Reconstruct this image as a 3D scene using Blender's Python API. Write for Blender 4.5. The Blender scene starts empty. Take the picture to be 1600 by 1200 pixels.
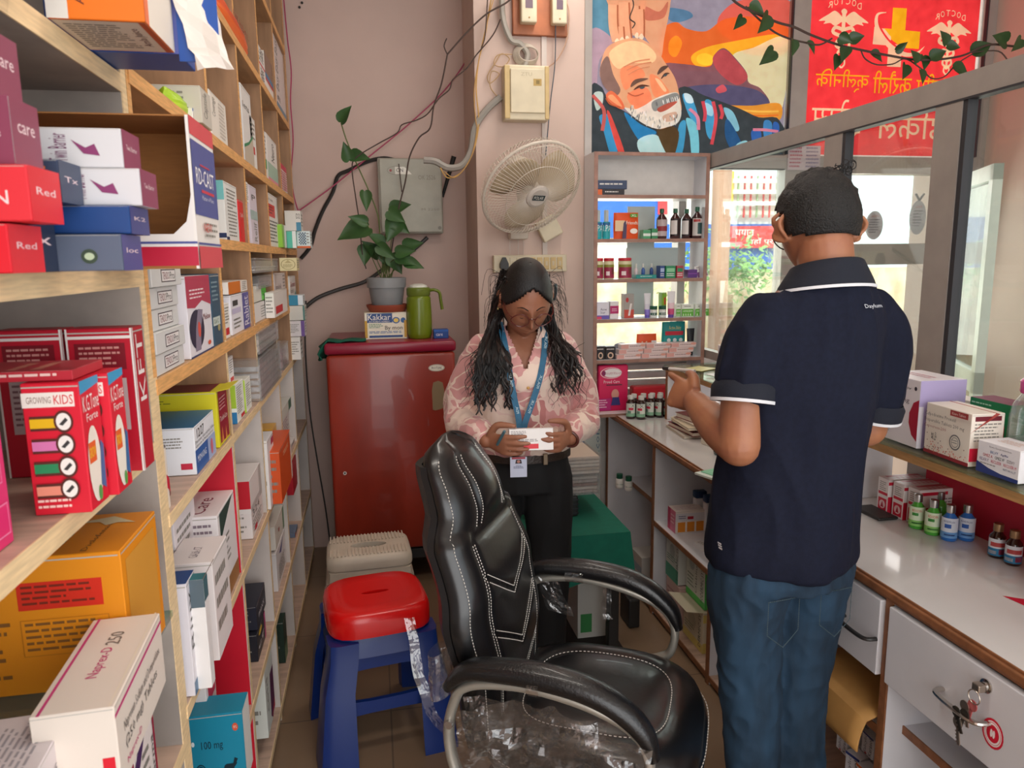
import bpy, bmesh, math, random
from math import sin, cos, pi, radians as rad, sqrt, exp
from mathutils import Vector as V, Matrix
SC = bpy.context.scene
COL = SC.collection
random.seed(7)

# ---------------------------------------------------------------- camera
CAMP = V((0, 0, 1.55))
FPX, YAW, PITCH, ROLL = 1155.0, .183, .1667, -.012
_f = V((sin(YAW)*cos(PITCH), cos(YAW)*cos(PITCH), -sin(PITCH)))
_r0 = V((cos(YAW), -sin(YAW), 0)); _u0 = _r0.cross(_f)
_r = _r0*cos(ROLL)+_u0*sin(ROLL); _u = -_r0*sin(ROLL)+_u0*cos(ROLL)
cd = bpy.data.cameras.new('camera'); cam = bpy.data.objects.new('camera', cd); COL.objects.link(cam)
cd.sensor_width = 36; cd.lens = FPX/1600*36; cd.clip_start = .05
m = Matrix((_r, _u, -_f)).transposed().to_4x4(); m.translation = CAMP
cam.matrix_world = m
cd.dof.use_dof = True; cd.dof.focus_distance = 2.2; cd.dof.aperture_fstop = 9
SC.camera = cam

def hit(px, py, ax, v):
    """point where the sight line through a photo pixel meets the plane axis=v"""
    d = _f+_r*((px-800)/FPX)+_u*((600-py)/FPX)
    return CAMP+d*((v-CAMP[ax])/d[ax])

# ---------------------------------------------------------------- world, sun, lights, exposure
w = bpy.data.worlds.new('World'); SC.world = w; w.use_nodes = True
nt = w.node_tree; bg = nt.nodes['Background']
sky = nt.nodes.new('ShaderNodeTexSky'); sky.sky_type = 'HOSEK_WILKIE'
sky.sun_direction = V((-.35, -.55, .75)).normalized(); sky.turbidity = 5; sky.ground_albedo = .5
mixn = nt.nodes.new('ShaderNodeMixRGB'); mixn.inputs[0].default_value = .72
mixn.inputs[2].default_value = (.93, .96, 1, 1)
nt.links.new(sky.outputs[0], mixn.inputs[1]); nt.links.new(mixn.outputs[0], bg.inputs[0])
bg.inputs[1].default_value = 3.2
sd = bpy.data.lights.new('sun', 'SUN'); sd.energy = 7; sd.angle = rad(3); sd.color = (1, .95, .86)
so = bpy.data.objects.new('sun', sd); COL.objects.link(so)
so.rotation_euler = V((-.35, -.55, .75)).to_track_quat('Z', 'Y').to_euler()

def area(name, loc, target, sx, sy, power, color=(1, 1, 1)):
    d = bpy.data.lights.new(name, 'AREA'); d.shape = 'RECTANGLE'; d.size = sx; d.size_y = sy
    d.energy = power; d.color = color
    o = bpy.data.objects.new(name, d); COL.objects.link(o); o.location = loc
    o.rotation_euler = (V(target)-V(loc)).to_track_quat('-Z', 'Y').to_euler(); return o
area('shopfront_fill', (.9, -1.5, 1.7), (.9, 3, 1.2), 2.8, 2.2, 34, (1, .93, .84))  # area lamp added as fill for daylight from the open front
area('window_daylight', (2.2, 3.75, 1.5), (1.2, 0, 1.0), 2.0, 1.0, 18, (1, .97, .93))
area('ceiling_fill_left', (.25, 1.2, 3.0), (.25, 1.2, 0), 1.2, .12, 13, (1, .93, .84))  # unseen fill lamp, added to brighten the room from above
area('ceiling_fill_right', (.9, 2.9, 3.0), (.7, 2.9, 0), 1.2, .12, 9, (1, .92, .83))  # second added overhead fill, brightens the far end
SC.view_settings.view_transform = 'Standard'; SC.view_settings.look = 'None'
SC.view_settings.exposure = -0.1; SC.view_settings.gamma = 1; SC.view_settings.use_curve_mapping = False

# ---------------------------------------------------------------- materials
MATS = {}
def lin(h):
    h = h.lstrip('#'); c = [int(h[i:i+2], 16)/255 for i in (0, 2, 4)]
    return tuple((x/12.92 if x <= .04045 else ((x+.055)/1.055)**2.4) for x in c)+(1,)
def MT(name, col, rough=.5, metal=0, noise=0, scale=20, bump=0, bscale=60, trans=0, coat=0, col2=None, stretch=None, alpha=1, spec=.5, dist=.002):
    """principled material with noise driven colour variation and bump"""
    if name in MATS: return MATS[name]
    m = bpy.data.materials.new(name); m.use_nodes = True; t = m.node_tree
    b = t.nodes['Principled BSDF']; c = lin(col)
    b.inputs['Base Color'].default_value = c; b.inputs['Roughness'].default_value = rough
    b.inputs['Metallic'].default_value = metal; b.inputs['Transmission Weight'].default_value = trans
    b.inputs['Coat Weight'].default_value = coat; b.inputs['Specular IOR Level'].default_value = spec
    b.inputs['Alpha'].default_value = alpha
    m.diffuse_color = c
    if noise or col2 or bump:
        tc = t.nodes.new('ShaderNodeTexCoord'); mp = t.nodes.new('ShaderNodeMapping')
        if stretch: mp.inputs['Scale'].default_value = stretch
        t.links.new(tc.outputs['Object'], mp.inputs[0])
    if noise or col2:
        n = t.nodes.new('ShaderNodeTexNoise'); n.inputs['Scale'].default_value = scale; n.inputs['Detail'].default_value = 5
        t.links.new(mp.outputs[0], n.inputs['Vector'])
        r = t.nodes.new('ShaderNodeMapRange'); r.inputs[1].default_value = .35; r.inputs[2].default_value = .65
        t.links.new(n.outputs['Fac'], r.inputs[0])
        mx = t.nodes.new('ShaderNodeMixRGB'); t.links.new(r.outputs[0], mx.inputs[0])
        if col2: a, d = c, lin(col2)
        else: a = tuple(x*(1-noise) for x in c[:3])+(1,); d = tuple(min(1, x*(1+noise)) for x in c[:3])+(1,)
        mx.inputs[1].default_value = a; mx.inputs[2].default_value = d
        t.links.new(mx.outputs[0], b.inputs['Base Color'])
    if bump:
        n2 = t.nodes.new('ShaderNodeTexNoise'); n2.inputs['Scale'].default_value = bscale; n2.inputs['Detail'].default_value = 4
        t.links.new(mp.outputs[0], n2.inputs['Vector'])
        bp = t.nodes.new('ShaderNodeBump'); bp.inputs['Strength'].default_value = bump; bp.inputs['Distance'].default_value = dist
        t.links.new(n2.outputs['Fac'], bp.inputs['Height']); t.links.new(bp.outputs[0], b.inputs['Normal'])
    MATS[name] = m; return m
def PR(h):
    """printed card colour"""
    return MT('print_'+h.lstrip('#'), h, rough=.42, spec=.4)
def CLEAR(name, tint='FFFFFF', gloss=.1, rough=.05, opac=0, bump=0, bscale=30):
    """thin clear sheet: transparent with a glossy reflection and some haze"""
    if name in MATS: return MATS[name]
    m = bpy.data.materials.new(name); m.use_nodes = True; t = m.node_tree; t.nodes.clear()
    o = t.nodes.new('ShaderNodeOutputMaterial'); tr = t.nodes.new('ShaderNodeBsdfTransparent'); tr.inputs[0].default_value = lin(tint)
    g = t.nodes.new('ShaderNodeBsdfGlossy'); g.inputs['Roughness'].default_value = rough
    mx = t.nodes.new('ShaderNodeMixShader'); fr = t.nodes.new('ShaderNodeLayerWeight'); fr.inputs[0].default_value = .25
    ma = t.nodes.new('ShaderNodeMath'); ma.operation = 'MULTIPLY_ADD'; ma.inputs[1].default_value = .3; ma.inputs[2].default_value = gloss
    ma.use_clamp = True
    t.links.new(fr.outputs['Fresnel'], ma.inputs[0]); t.links.new(ma.outputs[0], mx.inputs[0])
    t.links.new(tr.outputs[0], mx.inputs[1]); t.links.new(g.outputs[0], mx.inputs[2])
    last = mx
    if opac:
        d = t.nodes.new('ShaderNodeBsdfDiffuse'); d.inputs[0].default_value = lin(tint)
        m2 = t.nodes.new('ShaderNodeMixShader'); m2.inputs[0].default_value = opac
        t.links.new(mx.outputs[0], m2.inputs[1]); t.links.new(d.outputs[0], m2.inputs[2]); last = m2
    if bump:
        tc = t.nodes.new('ShaderNodeTexCoord'); n2 = t.nodes.new('ShaderNodeTexNoise'); n2.inputs['Scale'].default_value = bscale
        n2.inputs['Detail'].default_value = 3
        t.links.new(tc.outputs['Object'], n2.inputs['Vector'])
        bp = t.nodes.new('ShaderNodeBump'); bp.inputs['Strength'].default_value = bump; bp.inputs['Distance'].default_value = .01
        t.links.new(n2.outputs['Fac'], bp.inputs['Height']); t.links.new(bp.outputs[0], g.inputs['Normal'])
    t.links.new(last.outputs[0], o.inputs[0]); MATS[name] = m; return m
def VINYL(h):
    """translucent vinyl film stuck to a window"""
    n = 'vinyl_'+h
    if n in MATS: return MATS[n]
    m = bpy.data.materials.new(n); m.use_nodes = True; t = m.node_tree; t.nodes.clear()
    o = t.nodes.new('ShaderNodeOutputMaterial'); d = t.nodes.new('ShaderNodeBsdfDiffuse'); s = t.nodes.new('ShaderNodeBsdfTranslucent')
    c = lin(h); em = t.nodes.new('ShaderNodeEmission'); em.inputs[1].default_value = .30; ad = t.nodes.new('ShaderNodeAddShader')   # added emission, imitates daylight coming through the film
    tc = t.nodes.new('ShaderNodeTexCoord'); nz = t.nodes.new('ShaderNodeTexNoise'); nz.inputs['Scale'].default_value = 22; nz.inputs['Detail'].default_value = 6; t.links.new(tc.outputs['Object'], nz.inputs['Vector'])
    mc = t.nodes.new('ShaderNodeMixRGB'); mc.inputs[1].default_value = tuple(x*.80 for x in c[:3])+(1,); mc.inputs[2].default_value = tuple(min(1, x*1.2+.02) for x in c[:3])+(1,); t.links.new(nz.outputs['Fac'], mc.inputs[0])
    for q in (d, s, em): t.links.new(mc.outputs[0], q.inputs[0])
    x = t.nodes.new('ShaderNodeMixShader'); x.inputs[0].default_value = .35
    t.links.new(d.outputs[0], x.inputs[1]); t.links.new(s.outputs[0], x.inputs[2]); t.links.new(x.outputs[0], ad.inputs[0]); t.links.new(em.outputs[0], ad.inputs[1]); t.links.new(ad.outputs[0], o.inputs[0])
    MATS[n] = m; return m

# ---------------------------------------------------------------- mesh builder
class MB:
    def __init__(s): s.v = []; s.f = []; s.mi = []; s.mats = []
    def m(s, mat):
        if isinstance(mat, str): mat = PR(mat)
        if mat not in s.mats: s.mats.append(mat)
        return s.mats.index(mat)
    def add(s, vs, fs, mat, M=None):
        b = len(s.v); k = s.m(mat)
        for p in vs:
            p = V(p)
            s.v.append(tuple(M @ p if M is not None else p))
        for f in fs: s.f.append(tuple(b+i for i in f)); s.mi.append(k)
        return s
    def box(s, x0, y0, z0, x1, y1, z1, mat, M=None):
        x0, x1 = min(x0, x1), max(x0, x1); y0, y1 = min(y0, y1), max(y0, y1); z0, z1 = min(z0, z1), max(z0, z1)
        v = [(x0, y0, z0), (x1, y0, z0), (x1, y1, z0), (x0, y1, z0), (x0, y0, z1), (x1, y0, z1), (x1, y1, z1), (x0, y1, z1)]
        return s.add(v, [(0, 3, 2, 1), (4, 5, 6, 7), (0, 1, 5, 4), (1, 2, 6, 5), (2, 3, 7, 6), (3, 0, 4, 7)], mat, M)
    def rbox(s, x0, y0, z0, x1, y1, z1, mat, r=.004, M=None, seg=2):
        bm = bmesh.new(); bmesh.ops.create_cube(bm, size=1)
        for v in bm.verts: v.co = V(((x0+x1)/2+v.co.x*(x1-x0), (y0+y1)/2+v.co.y*(y1-y0), (z0+z1)/2+v.co.z*(z1-z0)))
        bmesh.ops.bevel(bm, geom=bm.edges[:], offset=r, segments=seg, affect='EDGES', profile=.5)
        bm.verts.index_update()
        s.add([v.co for v in bm.verts], [[v.index for v in f.verts] for f in bm.faces], mat, M); bm.free(); return s
    def rings(s, rs, mat, cap=True, closed=False, M=None):
        n = len(rs[0]); vs = [p for r in rs for p in r]; fs = []
        R = len(rs)
        for i in range(R if closed else R-1):
            a, b = i*n, ((i+1) % R)*n
            for j in range(n): k = (j+1) % n; fs.append((a+j, a+k, b+k, b+j))
        if cap and not closed: fs.append(tuple(reversed(range(n)))); fs.append(tuple(range((R-1)*n, R*n)))
        return s.add(vs, fs, mat, M)
    def tube(s, pts, r, mat, n=8, closed=False, cap=True, M=None, flat=1, up=None):
        pts = [V(p) for p in pts]; N = len(pts); rs = []
        rr = r if hasattr(r, '__len__') else [r]*N
        prev = None
        for i, p in enumerate(pts):
            a = pts[(i-1) % N] if (closed or i > 0) else p; b = pts[(i+1) % N] if (closed or i < N-1) else p
            t = (b-a); t = t.normalized() if t.length > 1e-9 else V((0, 0, 1))
            if up is not None: x = V(up).cross(t)
            elif prev is None: x = (V((0, 0, 1)) if abs(t.z) < .9 else V((1, 0, 0))).cross(t)
            else: x = prev-t*prev.dot(t)
            if x.length < 1e-6: x = V((1, 0, 0)).cross(t)
            x.normalize(); y = t.cross(x); prev = x
            rs.append([p+x*(rr[i]*cos(2*pi*j/n))+y*(rr[i]*flat*sin(2*pi*j/n)) for j in range(n)])
        return s.rings(rs, mat, cap, closed, M)
    def lathe(s, prof, mat, n=20, M=None, sq=None, cap=True):
        rs = []
        for r, z in prof:
            ring = []
            for j in range(n):
                a = 2*pi*j/n; c, d = cos(a), sin(a)
                if sq:
                    k = (abs(c)**sq+abs(d)**sq)**(-1/sq); c *= k; d *= k
                ring.append((r*c, r*d, z))
            rs.append(ring)
        return s.rings(rs, mat, cap, False, M)
    def ball(s, c, rx, ry, rz, mat, n=16, k=10, M=None):
        c = V(c); rs = []
        for i in range(1, k):
            a = pi*i/k
            rs.append([c+V((rx*sin(a)*cos(2*pi*j/n), ry*sin(a)*sin(2*pi*j/n), -rz*cos(a))) for j in range(n)])
        return s.rings(rs, mat, True, False, M)
    def poly(s, pts, mat, t=0, M=None):
        """flat polygon in given 3D points, extruded by vector t when given"""
        n = len(pts); pts = [V(p) for p in pts]
        if not t: return s.add(pts, [tuple(range(n))], mat, M)
        t = V(t); q = [p+t for p in pts]
        fs = [tuple(reversed(range(n))), tuple(range(n, 2*n))]+[(j, (j+1) % n, n+(j+1) % n, n+j) for j in range(n)]
        return s.add(pts+q, fs, mat, M)
    def build(s, name, parent=None, smooth=False, loc=None, rz=0, bevel=0, angle=40):
        me = bpy.data.meshes.new(name); me.from_pydata(s.v, [], s.f)
        for mt in s.mats: me.materials.append(mt)
        me.polygons.foreach_set('material_index', s.mi)
        if smooth:
            me.polygons.foreach_set('use_smooth', [True]*len(s.f))
            try: me.set_sharp_from_angle(angle=rad(angle))
            except Exception: pass
        me.update(); o = bpy.data.objects.new(name, me); COL.objects.link(o)
        if loc is not None: o.location = loc
        if rz: o.rotation_euler[2] = rz
        if bevel:
            b = o.modifiers.new('bevel', 'BEVEL'); b.width = bevel; b.segments = 2; b.limit_method = 'ANGLE'
        if parent: o.parent = parent
        return o
def tag(o, label, cat, group=None, kind=None):
    if kind: o['kind'] = kind
    if label: o['label'] = label
    if cat: o['category'] = cat
    if group: o['group'] = group
    return o
def EM(name, loc, label, cat, group=None, rz=0):
    o = bpy.data.objects.new(name, None); COL.objects.link(o); o.location = loc; o.rotation_euler[2] = rz
    o.empty_display_size = .05
    return tag(o, label, cat, group)
def STR(o): o['kind'] = 'structure'; return o
def copy_tree(o, parent=None):
    c = o.copy(); COL.objects.link(c)
    if parent: c.parent = parent
    for ch in list(o.children): copy_tree(ch, c)
    return c
def T(loc=(0, 0, 0), rx=0, ry=0, rz=0, sc=None):
    M = Matrix.Translation(V(loc)) @ Matrix.Rotation(rz, 4, 'Z') @ Matrix.Rotation(ry, 4, 'Y') @ Matrix.Rotation(rx, 4, 'X')
    if sc: M = M @ Matrix.Diagonal((sc[0], sc[1], sc[2], 1))
    return M
def cr(pts, n=6, closed=False):
    """catmull-rom through points (any dimension)"""
    P = [tuple(p) for p in pts]; out = []; N = len(P); D = len(P[0])
    for i in range(N if closed else N-1):
        g = (lambda k: P[k % N]) if closed else (lambda k: P[max(0, min(N-1, k))])
        a, b, c, d = g(i-1), g(i), g(i+1), g(i+2)
        for j in range(n):
            t = j/n
            out.append(tuple(.5*(2*b[k]+(c[k]-a[k])*t+(2*a[k]-5*b[k]+4*c[k]-d[k])*t*t+(3*b[k]-a[k]-3*c[k]+d[k])*t**3) for k in range(D)))
    if not closed: out.append(P[-1])
    return out
# ---------------------------------------------------------------- text and printed art
_TX = {}
def text_geo(s):
    if s in _TX: return _TX[s]
    cu = bpy.data.curves.new('txt', 'FONT'); cu.body = s; cu.resolution_u = 1 if len(s) > 8 else 2
    ob = bpy.data.objects.new('txt', cu); me = ob.to_mesh()
    vs = [v.co.copy() for v in me.vertices]; fs = [tuple(p.vertices) for p in me.polygons]
    ob.to_mesh_clear(); bpy.data.objects.remove(ob); bpy.data.curves.remove(cu)
    if not vs: _TX[s] = ([], []); return _TX[s]
    x0, x1 = min(v.x for v in vs), max(v.x for v in vs); y0, y1 = min(v.y for v in vs), max(v.y for v in vs)
    vs = [((v.x-x0)/max(1e-6, x1-x0), (v.y-y0)/max(1e-6, y1-y0)) for v in vs]
    _TX[s] = (vs, fs); return _TX[s]
def art(mb, fr, items, eps=.0004):
    """fr=(origin,uvec,vvec,normal) face frame; items drawn in 0..1 coordinates, layered outwards"""
    o, U, W, N = [V(x) for x in fr]
    for k, it in enumerate(items):
        e = N*(eps*(1+k*.35)); kind = it[0]
        P = lambda u, v: o+U*u+W*v+e
        if kind == 'r':
            _, a, b, c, d, col = it
            mb.add([P(a, b), P(c, b), P(c, d), P(a, d)], [(0, 1, 2, 3)], col)
        elif kind == 'p': mb.add([P(*q) for q in it[1]], [tuple(range(len(it[1])))], it[2])
        elif kind == 'e':
            _, a, b, c, d, col = it
            mb.add([P(a+c*cos(i*pi/10), b+d*sin(i*pi/10)) for i in range(20)], [tuple(range(20))], col)
        elif kind == 'o':   # ring
            _, a, b, c, d, wd, col = it
            q = [P(a+c*cos(i*pi/12), b+d*sin(i*pi/12)) for i in range(24)]+[P(a+c*wd*cos(i*pi/12), b+d*wd*sin(i*pi/12)) for i in range(24)]
            mb.add(q, [(i, (i+1) % 24, 24+(i+1) % 24, 24+i) for i in range(24)], col)
        elif kind == 'l':   # lines of small print
            _, a, b, c, d, n, col = it; rn = random.Random(n*7+int(a*100))
            for i in range(n):
                y1 = d-(d-b)*(i+.1)/n; y0 = d-(d-b)*(i+.52)/n; x = a
                end = a+(c-a)*(rn.uniform(.55, 1) if i % 3 == 2 else rn.uniform(.85, 1))
                while x < end-.01*(c-a):
                    wl = (c-a)*rn.uniform(.08, .2); x1 = min(end, x+wl)
                    mb.add([P(x, y0), P(x1, y0), P(x1, y1), P(x, y1)], [(0, 1, 2, 3)], col); x = x1+(c-a)*.03
        elif kind in ('t', 'tv', 'tm'):
            _, a, b, c, d, s, col = it; vs, fs = text_geo(s)
            if kind == 't': q = [P(a+(c-a)*x, b+(d-b)*y) for x, y in vs]
            elif kind == 'tm': q = [P(c-(c-a)*x, b+(d-b)*y) for x, y in vs]
            else: q = [P(c-(c-a)*y, b+(d-b)*x) for x, y in vs]
            if q: mb.add(q, fs, col)
def face(w, d, h, k):
    return {'F': ((-w/2, -d/2, 0), (w, 0, 0), (0, 0, h), (0, -1, 0)), 'B': ((w/2, d/2, 0), (-w, 0, 0), (0, 0, h), (0, 1, 0)),
            'R': ((w/2, -d/2, 0), (0, d, 0), (0, 0, h), (1, 0, 0)), 'L': ((-w/2, d/2, 0), (0, -d, 0), (0, 0, h), (-1, 0, 0)),
            'T': ((-w/2, -d/2, h), (w, 0, 0), (0, d, 0), (0, 0, 1)), 'TR': ((w/2, -d/2, h), (0, d, 0), (-w, 0, 0), (0, 0, 1)),
            'TL': ((-w/2, d/2, h), (0, -d, 0), (w, 0, 0), (0, 0, 1))}[k]
def carton(label, loc, w, d, h, base='F0EEEA', faces=None, rz=0, group=None, name='medicine_carton', cat='medicine box', flap=None, tilt=None):
    mb = MB(); mb.rbox(-w/2, -d/2, 0, w/2, d/2, h, base, r=min(.0012, h*.05), seg=1)
    # tuck-in seams on the ends
    for k in ('F', 'R'):
        art(mb, face(w, d, h, k), [('r', .012, .965, .988, .975, 'B9B4AC')], eps=.0002)
    for k, items in (faces or {}).items(): art(mb, face(w, d, h, k), items)
    o = mb.build(name); o.location = loc; o.rotation_euler[2] = rz
    if tilt: o.rotation_euler = tilt
    tag(o, label, cat, group)
    if flap:   # raised lid flap: (edge, length, angle, colour)
        ed, ln, an, colr = flap; fb = MB()
        if ed == 'F': M = T((0, -d/2, h), rx=-an); fb.box(-w/2, -ln, 0, w/2, 0, .0012, colr, M)
        if ed == 'B': M = T((0, d/2, h), rx=an); fb.box(-w/2, 0, 0, w/2, ln, .0012, colr, M)
        if ed == 'R': M = T((w/2, 0, h), ry=-an); fb.box(0, -d/2, 0, ln, d/2, .0012, colr, M)
        if ed == 'L': M = T((-w/2, 0, h), ry=an); fb.box(-ln, -d/2, 0, 0, d/2, .0012, colr, M)
        fb.build('lid_flap', o)
    return o
GY = '8C8880'; DK = '4A4644'
def style(n, a='2B5AA0', b='C8202C', name='CALMED'):
    """a printed layout for the long face of a carton"""
    S = [
     [('t', .08, .55, .7, .78, name, DK), ('l', .08, .12, .75, .45, 4, GY), ('r', .82, .04, .98, .96, a)],
     [('r', 0, 0, 1, .24, a), ('t', .08, .6, .8, .85, name, a), ('l', .08, .32, .7, .52, 3, GY), ('r', .8, .3, .94, .5, b)],
     [('r', 0, .8, 1, 1, a), ('l', .08, .25, .9, .7, 6, GY), ('r', .08, .06, .5, .16, b)],
     [('p', [(0, 0), (1, 0), (1, .45), (.5, .2), (0, .3)], a), ('t', .1, .55, .85, .8, name, b), ('l', .1, .38, .6, .5, 2, GY)],
     [('r', 0, 0, .18, 1, a), ('l', .28, .2, .9, .85, 8, GY), ('r', .28, .05, .6, .13, b)],
     [('tv', .25, .1, .6, .9, name, DK), ('r', .72, 0, 1, 1, a), ('r', .05, .05, .15, .3, b)]]
    return S[n % 6]
def tid(n=6): return [('l', .1, .15, .9, .85, n, GY)]
# ================================================================ ROOM
WALL = MT('wall_paint_pink', 'CDB3A8', rough=.8, noise=.05, scale=2.5, bump=.25, bscale=25)
WALLR = MT('wall_paint_pale', 'D0B8AC', rough=.75, noise=.05, scale=3, bump=.2, bscale=20)
WHITE = MT('white_laminate', 'D9DADF', rough=.32, noise=.03, scale=8)
EDGE = MT('brown_edge_band', '8A5A3A', rough=.5, noise=.2, scale=30)
EDGER = MT('pinkish_edge_band', '9C7566', rough=.5, noise=.15, scale=30)
ALU = MT('aluminium_section', 'A8A19B', rough=.42, metal=.35, noise=.06, scale=10)
ALUD = MT('dark_rubber_gasket', '2E2E33', rough=.5)
GLASS = CLEAR('window_glass', 'F6FAF8', gloss=0, rough=.02)
PLY = MT('plywood_face', 'C49A70', rough=.6, noise=.14, scale=5, stretch=(8, 1, 8), bump=.15)
PLYE = MT('plywood_pale_edge', 'E9CDA0', rough=.55, noise=.12, scale=14, stretch=(14, 1.2, 14))
PLYO = MT('plywood_orange_edge', 'E0A868', rough=.55, noise=.16, scale=14, stretch=(14, 1.2, 14))
PLYB = MT('plywood_brown_upright', 'A07A5A', rough=.65, noise=.16, scale=6, stretch=(6, 6, 1))
GREYL = MT('dusty_grey_laminate', '8E8680', rough=.6, noise=.14, scale=6, col2='B1A79E')
WLAM = MT('dusty_white_laminate', 'CFC6C0', rough=.5, noise=.05, scale=7)
WOODS = MT('worn_shelf_top', 'BFA391', rough=.5, noise=.14, scale=9, stretch=(1, 6, 1))
REDL = MT('red_laminate', 'C8102C', rough=.45, noise=.05, scale=6)

# floor with large tiles
fm = bpy.data.materials.new('floor_tiles'); fm.use_nodes = True; t = fm.node_tree; b = t.nodes['Principled BSDF']
tc = t.nodes.new('ShaderNodeTexCoord'); br = t.nodes.new('ShaderNodeTexBrick'); br.offset = 0
br.inputs['Scale'].default_value = 1; br.inputs['Brick Width'].default_value = .6; br.inputs['Row Height'].default_value = .6
br.inputs['Mortar Size'].default_value = .003; br.inputs['Color1'].default_value = lin('917860'); br.inputs['Color2'].default_value = lin('8D745D')
br.inputs['Mortar'].default_value = lin('6E5C4C')
t.links.new(tc.outputs['Object'], br.inputs['Vector']); nz = t.nodes.new('ShaderNodeTexNoise'); nz.inputs['Scale'].default_value = 6
t.links.new(tc.outputs['Object'], nz.inputs['Vector']); mx = t.nodes.new('ShaderNodeMixRGB'); mx.blend_type = 'MULTIPLY'; mx.inputs[0].default_value = .25
t.links.new(br.outputs[0], mx.inputs[1]); t.links.new(nz.outputs[0], mx.inputs[2]); t.links.new(mx.outputs[0], b.inputs['Base Color'])
b.inputs['Roughness'].default_value = .28
STR(MB().box(-.9, -1.8, -.1, 3.4, 4.15, 0, fm).build('floor'))
STR(MB().box(-.9, -1.8, 3.1, 3.4, 4.15, 3.2, MT('ceiling_white', 'E2DAD2', rough=.9, noise=.03)).build('ceiling'))
STR(MB().box(-.8, -1.8, 0, -.7, 4.1, 3.1, WALL).build('wall_left'))
STR(MB().box(-.7, 4.0, 0, .52, 4.1, 3.1, WALL).build('wall_back'))
STR(MB().box(.504, 3.58, 0, 1.03, 4.1, 3.1, WALLR).build('wall_pillar'))
STR(MB().box(3.25, .2, 0, 3.4, 4.1, 3.1, WALLR).build('wall_right'))
# wall under the shop window and the shutter-like panelling
LOW = MT('window_sill_panel', 'D8D2CC', rough=.5, noise=.04)
sp = MB(); sp.box(1.03, 3.62, 0, 2.13, 3.72, .78, LOW)
for i in range(5): sp.rbox(1.05, 3.60, .80+i*.045, 2.13, 3.66, .835+i*.045, LOW, r=.004, seg=1)
STR(sp.build('wall_below_window'))
# window wall frames at Y = 3.6
def bar(mb, x0, x1, z0, z1, y0=3.57, y1=3.65, mat=None): mb.box(x0, y0, z0, x1, y1, z1, mat or ALU)
wf = MB(); bar(wf, 1.03, 1.065, .0, 3.1); bar(wf, 2.09, 2.19, .0, 3.1); bar(wf, 1.065, 2.09, 1.99, 2.055); bar(wf, 1.065, 2.09, 1.01, 1.055)
bar(wf, 1.52, 1.56, 1.055, 1.99); wf.box(1.07, 3.575, 1.985, 2.09, 3.6, 1.995, ALUD)
wf.box(2.088, 3.56, 2.06, 2.094, 3.58, 3.1, ALUD)
STR(wf.build('window_1'))
STR(MB().box(1.065, 3.61, 1.055, 2.09, 3.616, 1.99, GLASS).build('window_1_glass'))
STR(MB().box(1.065, 3.632, 2.055, 2.09, 3.638, 3.1, GLASS).build('window_2_glass'))
df = MB(); bar(df, 3.19, 3.27, 0, 3.1); bar(df, 2.19, 3.19, 1.97, 2.055); bar(df, 2.19, 3.19, 1.50, 1.61); bar(df, 2.19, 2.25, 0, 1.97); bar(df, 2.25, 3.19, 0, .25)
df.box(3.185, 3.56, 2.06, 3.192, 3.58, 3.1, ALUD)
STR(df.build('door_1'))
STR(MB().box(2.19, 3.61, .25, 3.19, 3.616, 1.97, GLASS).build('door_1_glass'))
STR(MB().box(2.19, 3.632, 2.055, 3.19, 3.638, 3.1, GLASS).build('window_3_glass'))
# outer leaf of the door standing open
ol = MB(); M = T((3.17, 3.66, 0), rz=rad(62))
for a, bb, c, d in ((-.8, -.74, 0, 1.95), (-.06, 0, 0, 1.95), (-.8, 0, 1.88, 1.95), (-.8, 0, .9, 1.0), (-.8, 0, 0, .2)):
    ol.box(a, 0, c, bb, .04, d, MT('pale_green_door_frame', 'CFD8CC', rough=.4, noise=.03), M)
ol.box(-.74, .015, .2, -.06, .02, 1.88, GLASS, M)
STR(ol.build('door_2'))
hg = MB(); hg.rbox(3.165, 3.555, 1.66, 3.2, 3.57, 1.79, ALU, r=.003)
for i in range(3): hg.tube([(3.18, 3.55, 1.67+i*.04), (3.18, 3.55, 1.7+i*.04)], .007, ALU, n=8)
tag(hg.build('door_hinge'), 'small silver hinge on the right frame of the doorway', 'hinge')

# aluminium partition along the counter, with glass
PX0, PX1 = 1.60, 1.64
pt = MB(); pt.box(PX0, .5, 1.965, PX1, 3.56, 2.035, ALU); pt.box(PX0, .5, 1.06, PX1, 3.56, 1.10, ALU)
for y0, y1 in ((2.375, 2.475), (1.845, 1.945), (1.2, 1.28), (3.50, 3.56)):
    pt.box(PX0-.004, y0, .8, PX1, y1, 1.965, ALU)
for y in (2.37, 1.84): pt.box(PX0-.002, y-.012, 1.1, PX1-.01, y+.004, 1.965, ALUD)
pt.box(PX0-.006, .5, 1.962, PX1-.01, 3.5, 1.968, ALUD)
PRT = EM('glass_partition', (0, 0, 0), 'grey aluminium framed glass partition standing behind the long counter', 'partition')
pt.build('frame', PRT)
for y0, y1 in ((.5, 1.2), (1.28, 1.845), (1.945, 2.375), (2.475, 3.5)): MB().box(1.617, y0, 1.10, 1.622, y1, 1.965, GLASS).build('glass_pane', PRT)

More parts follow.
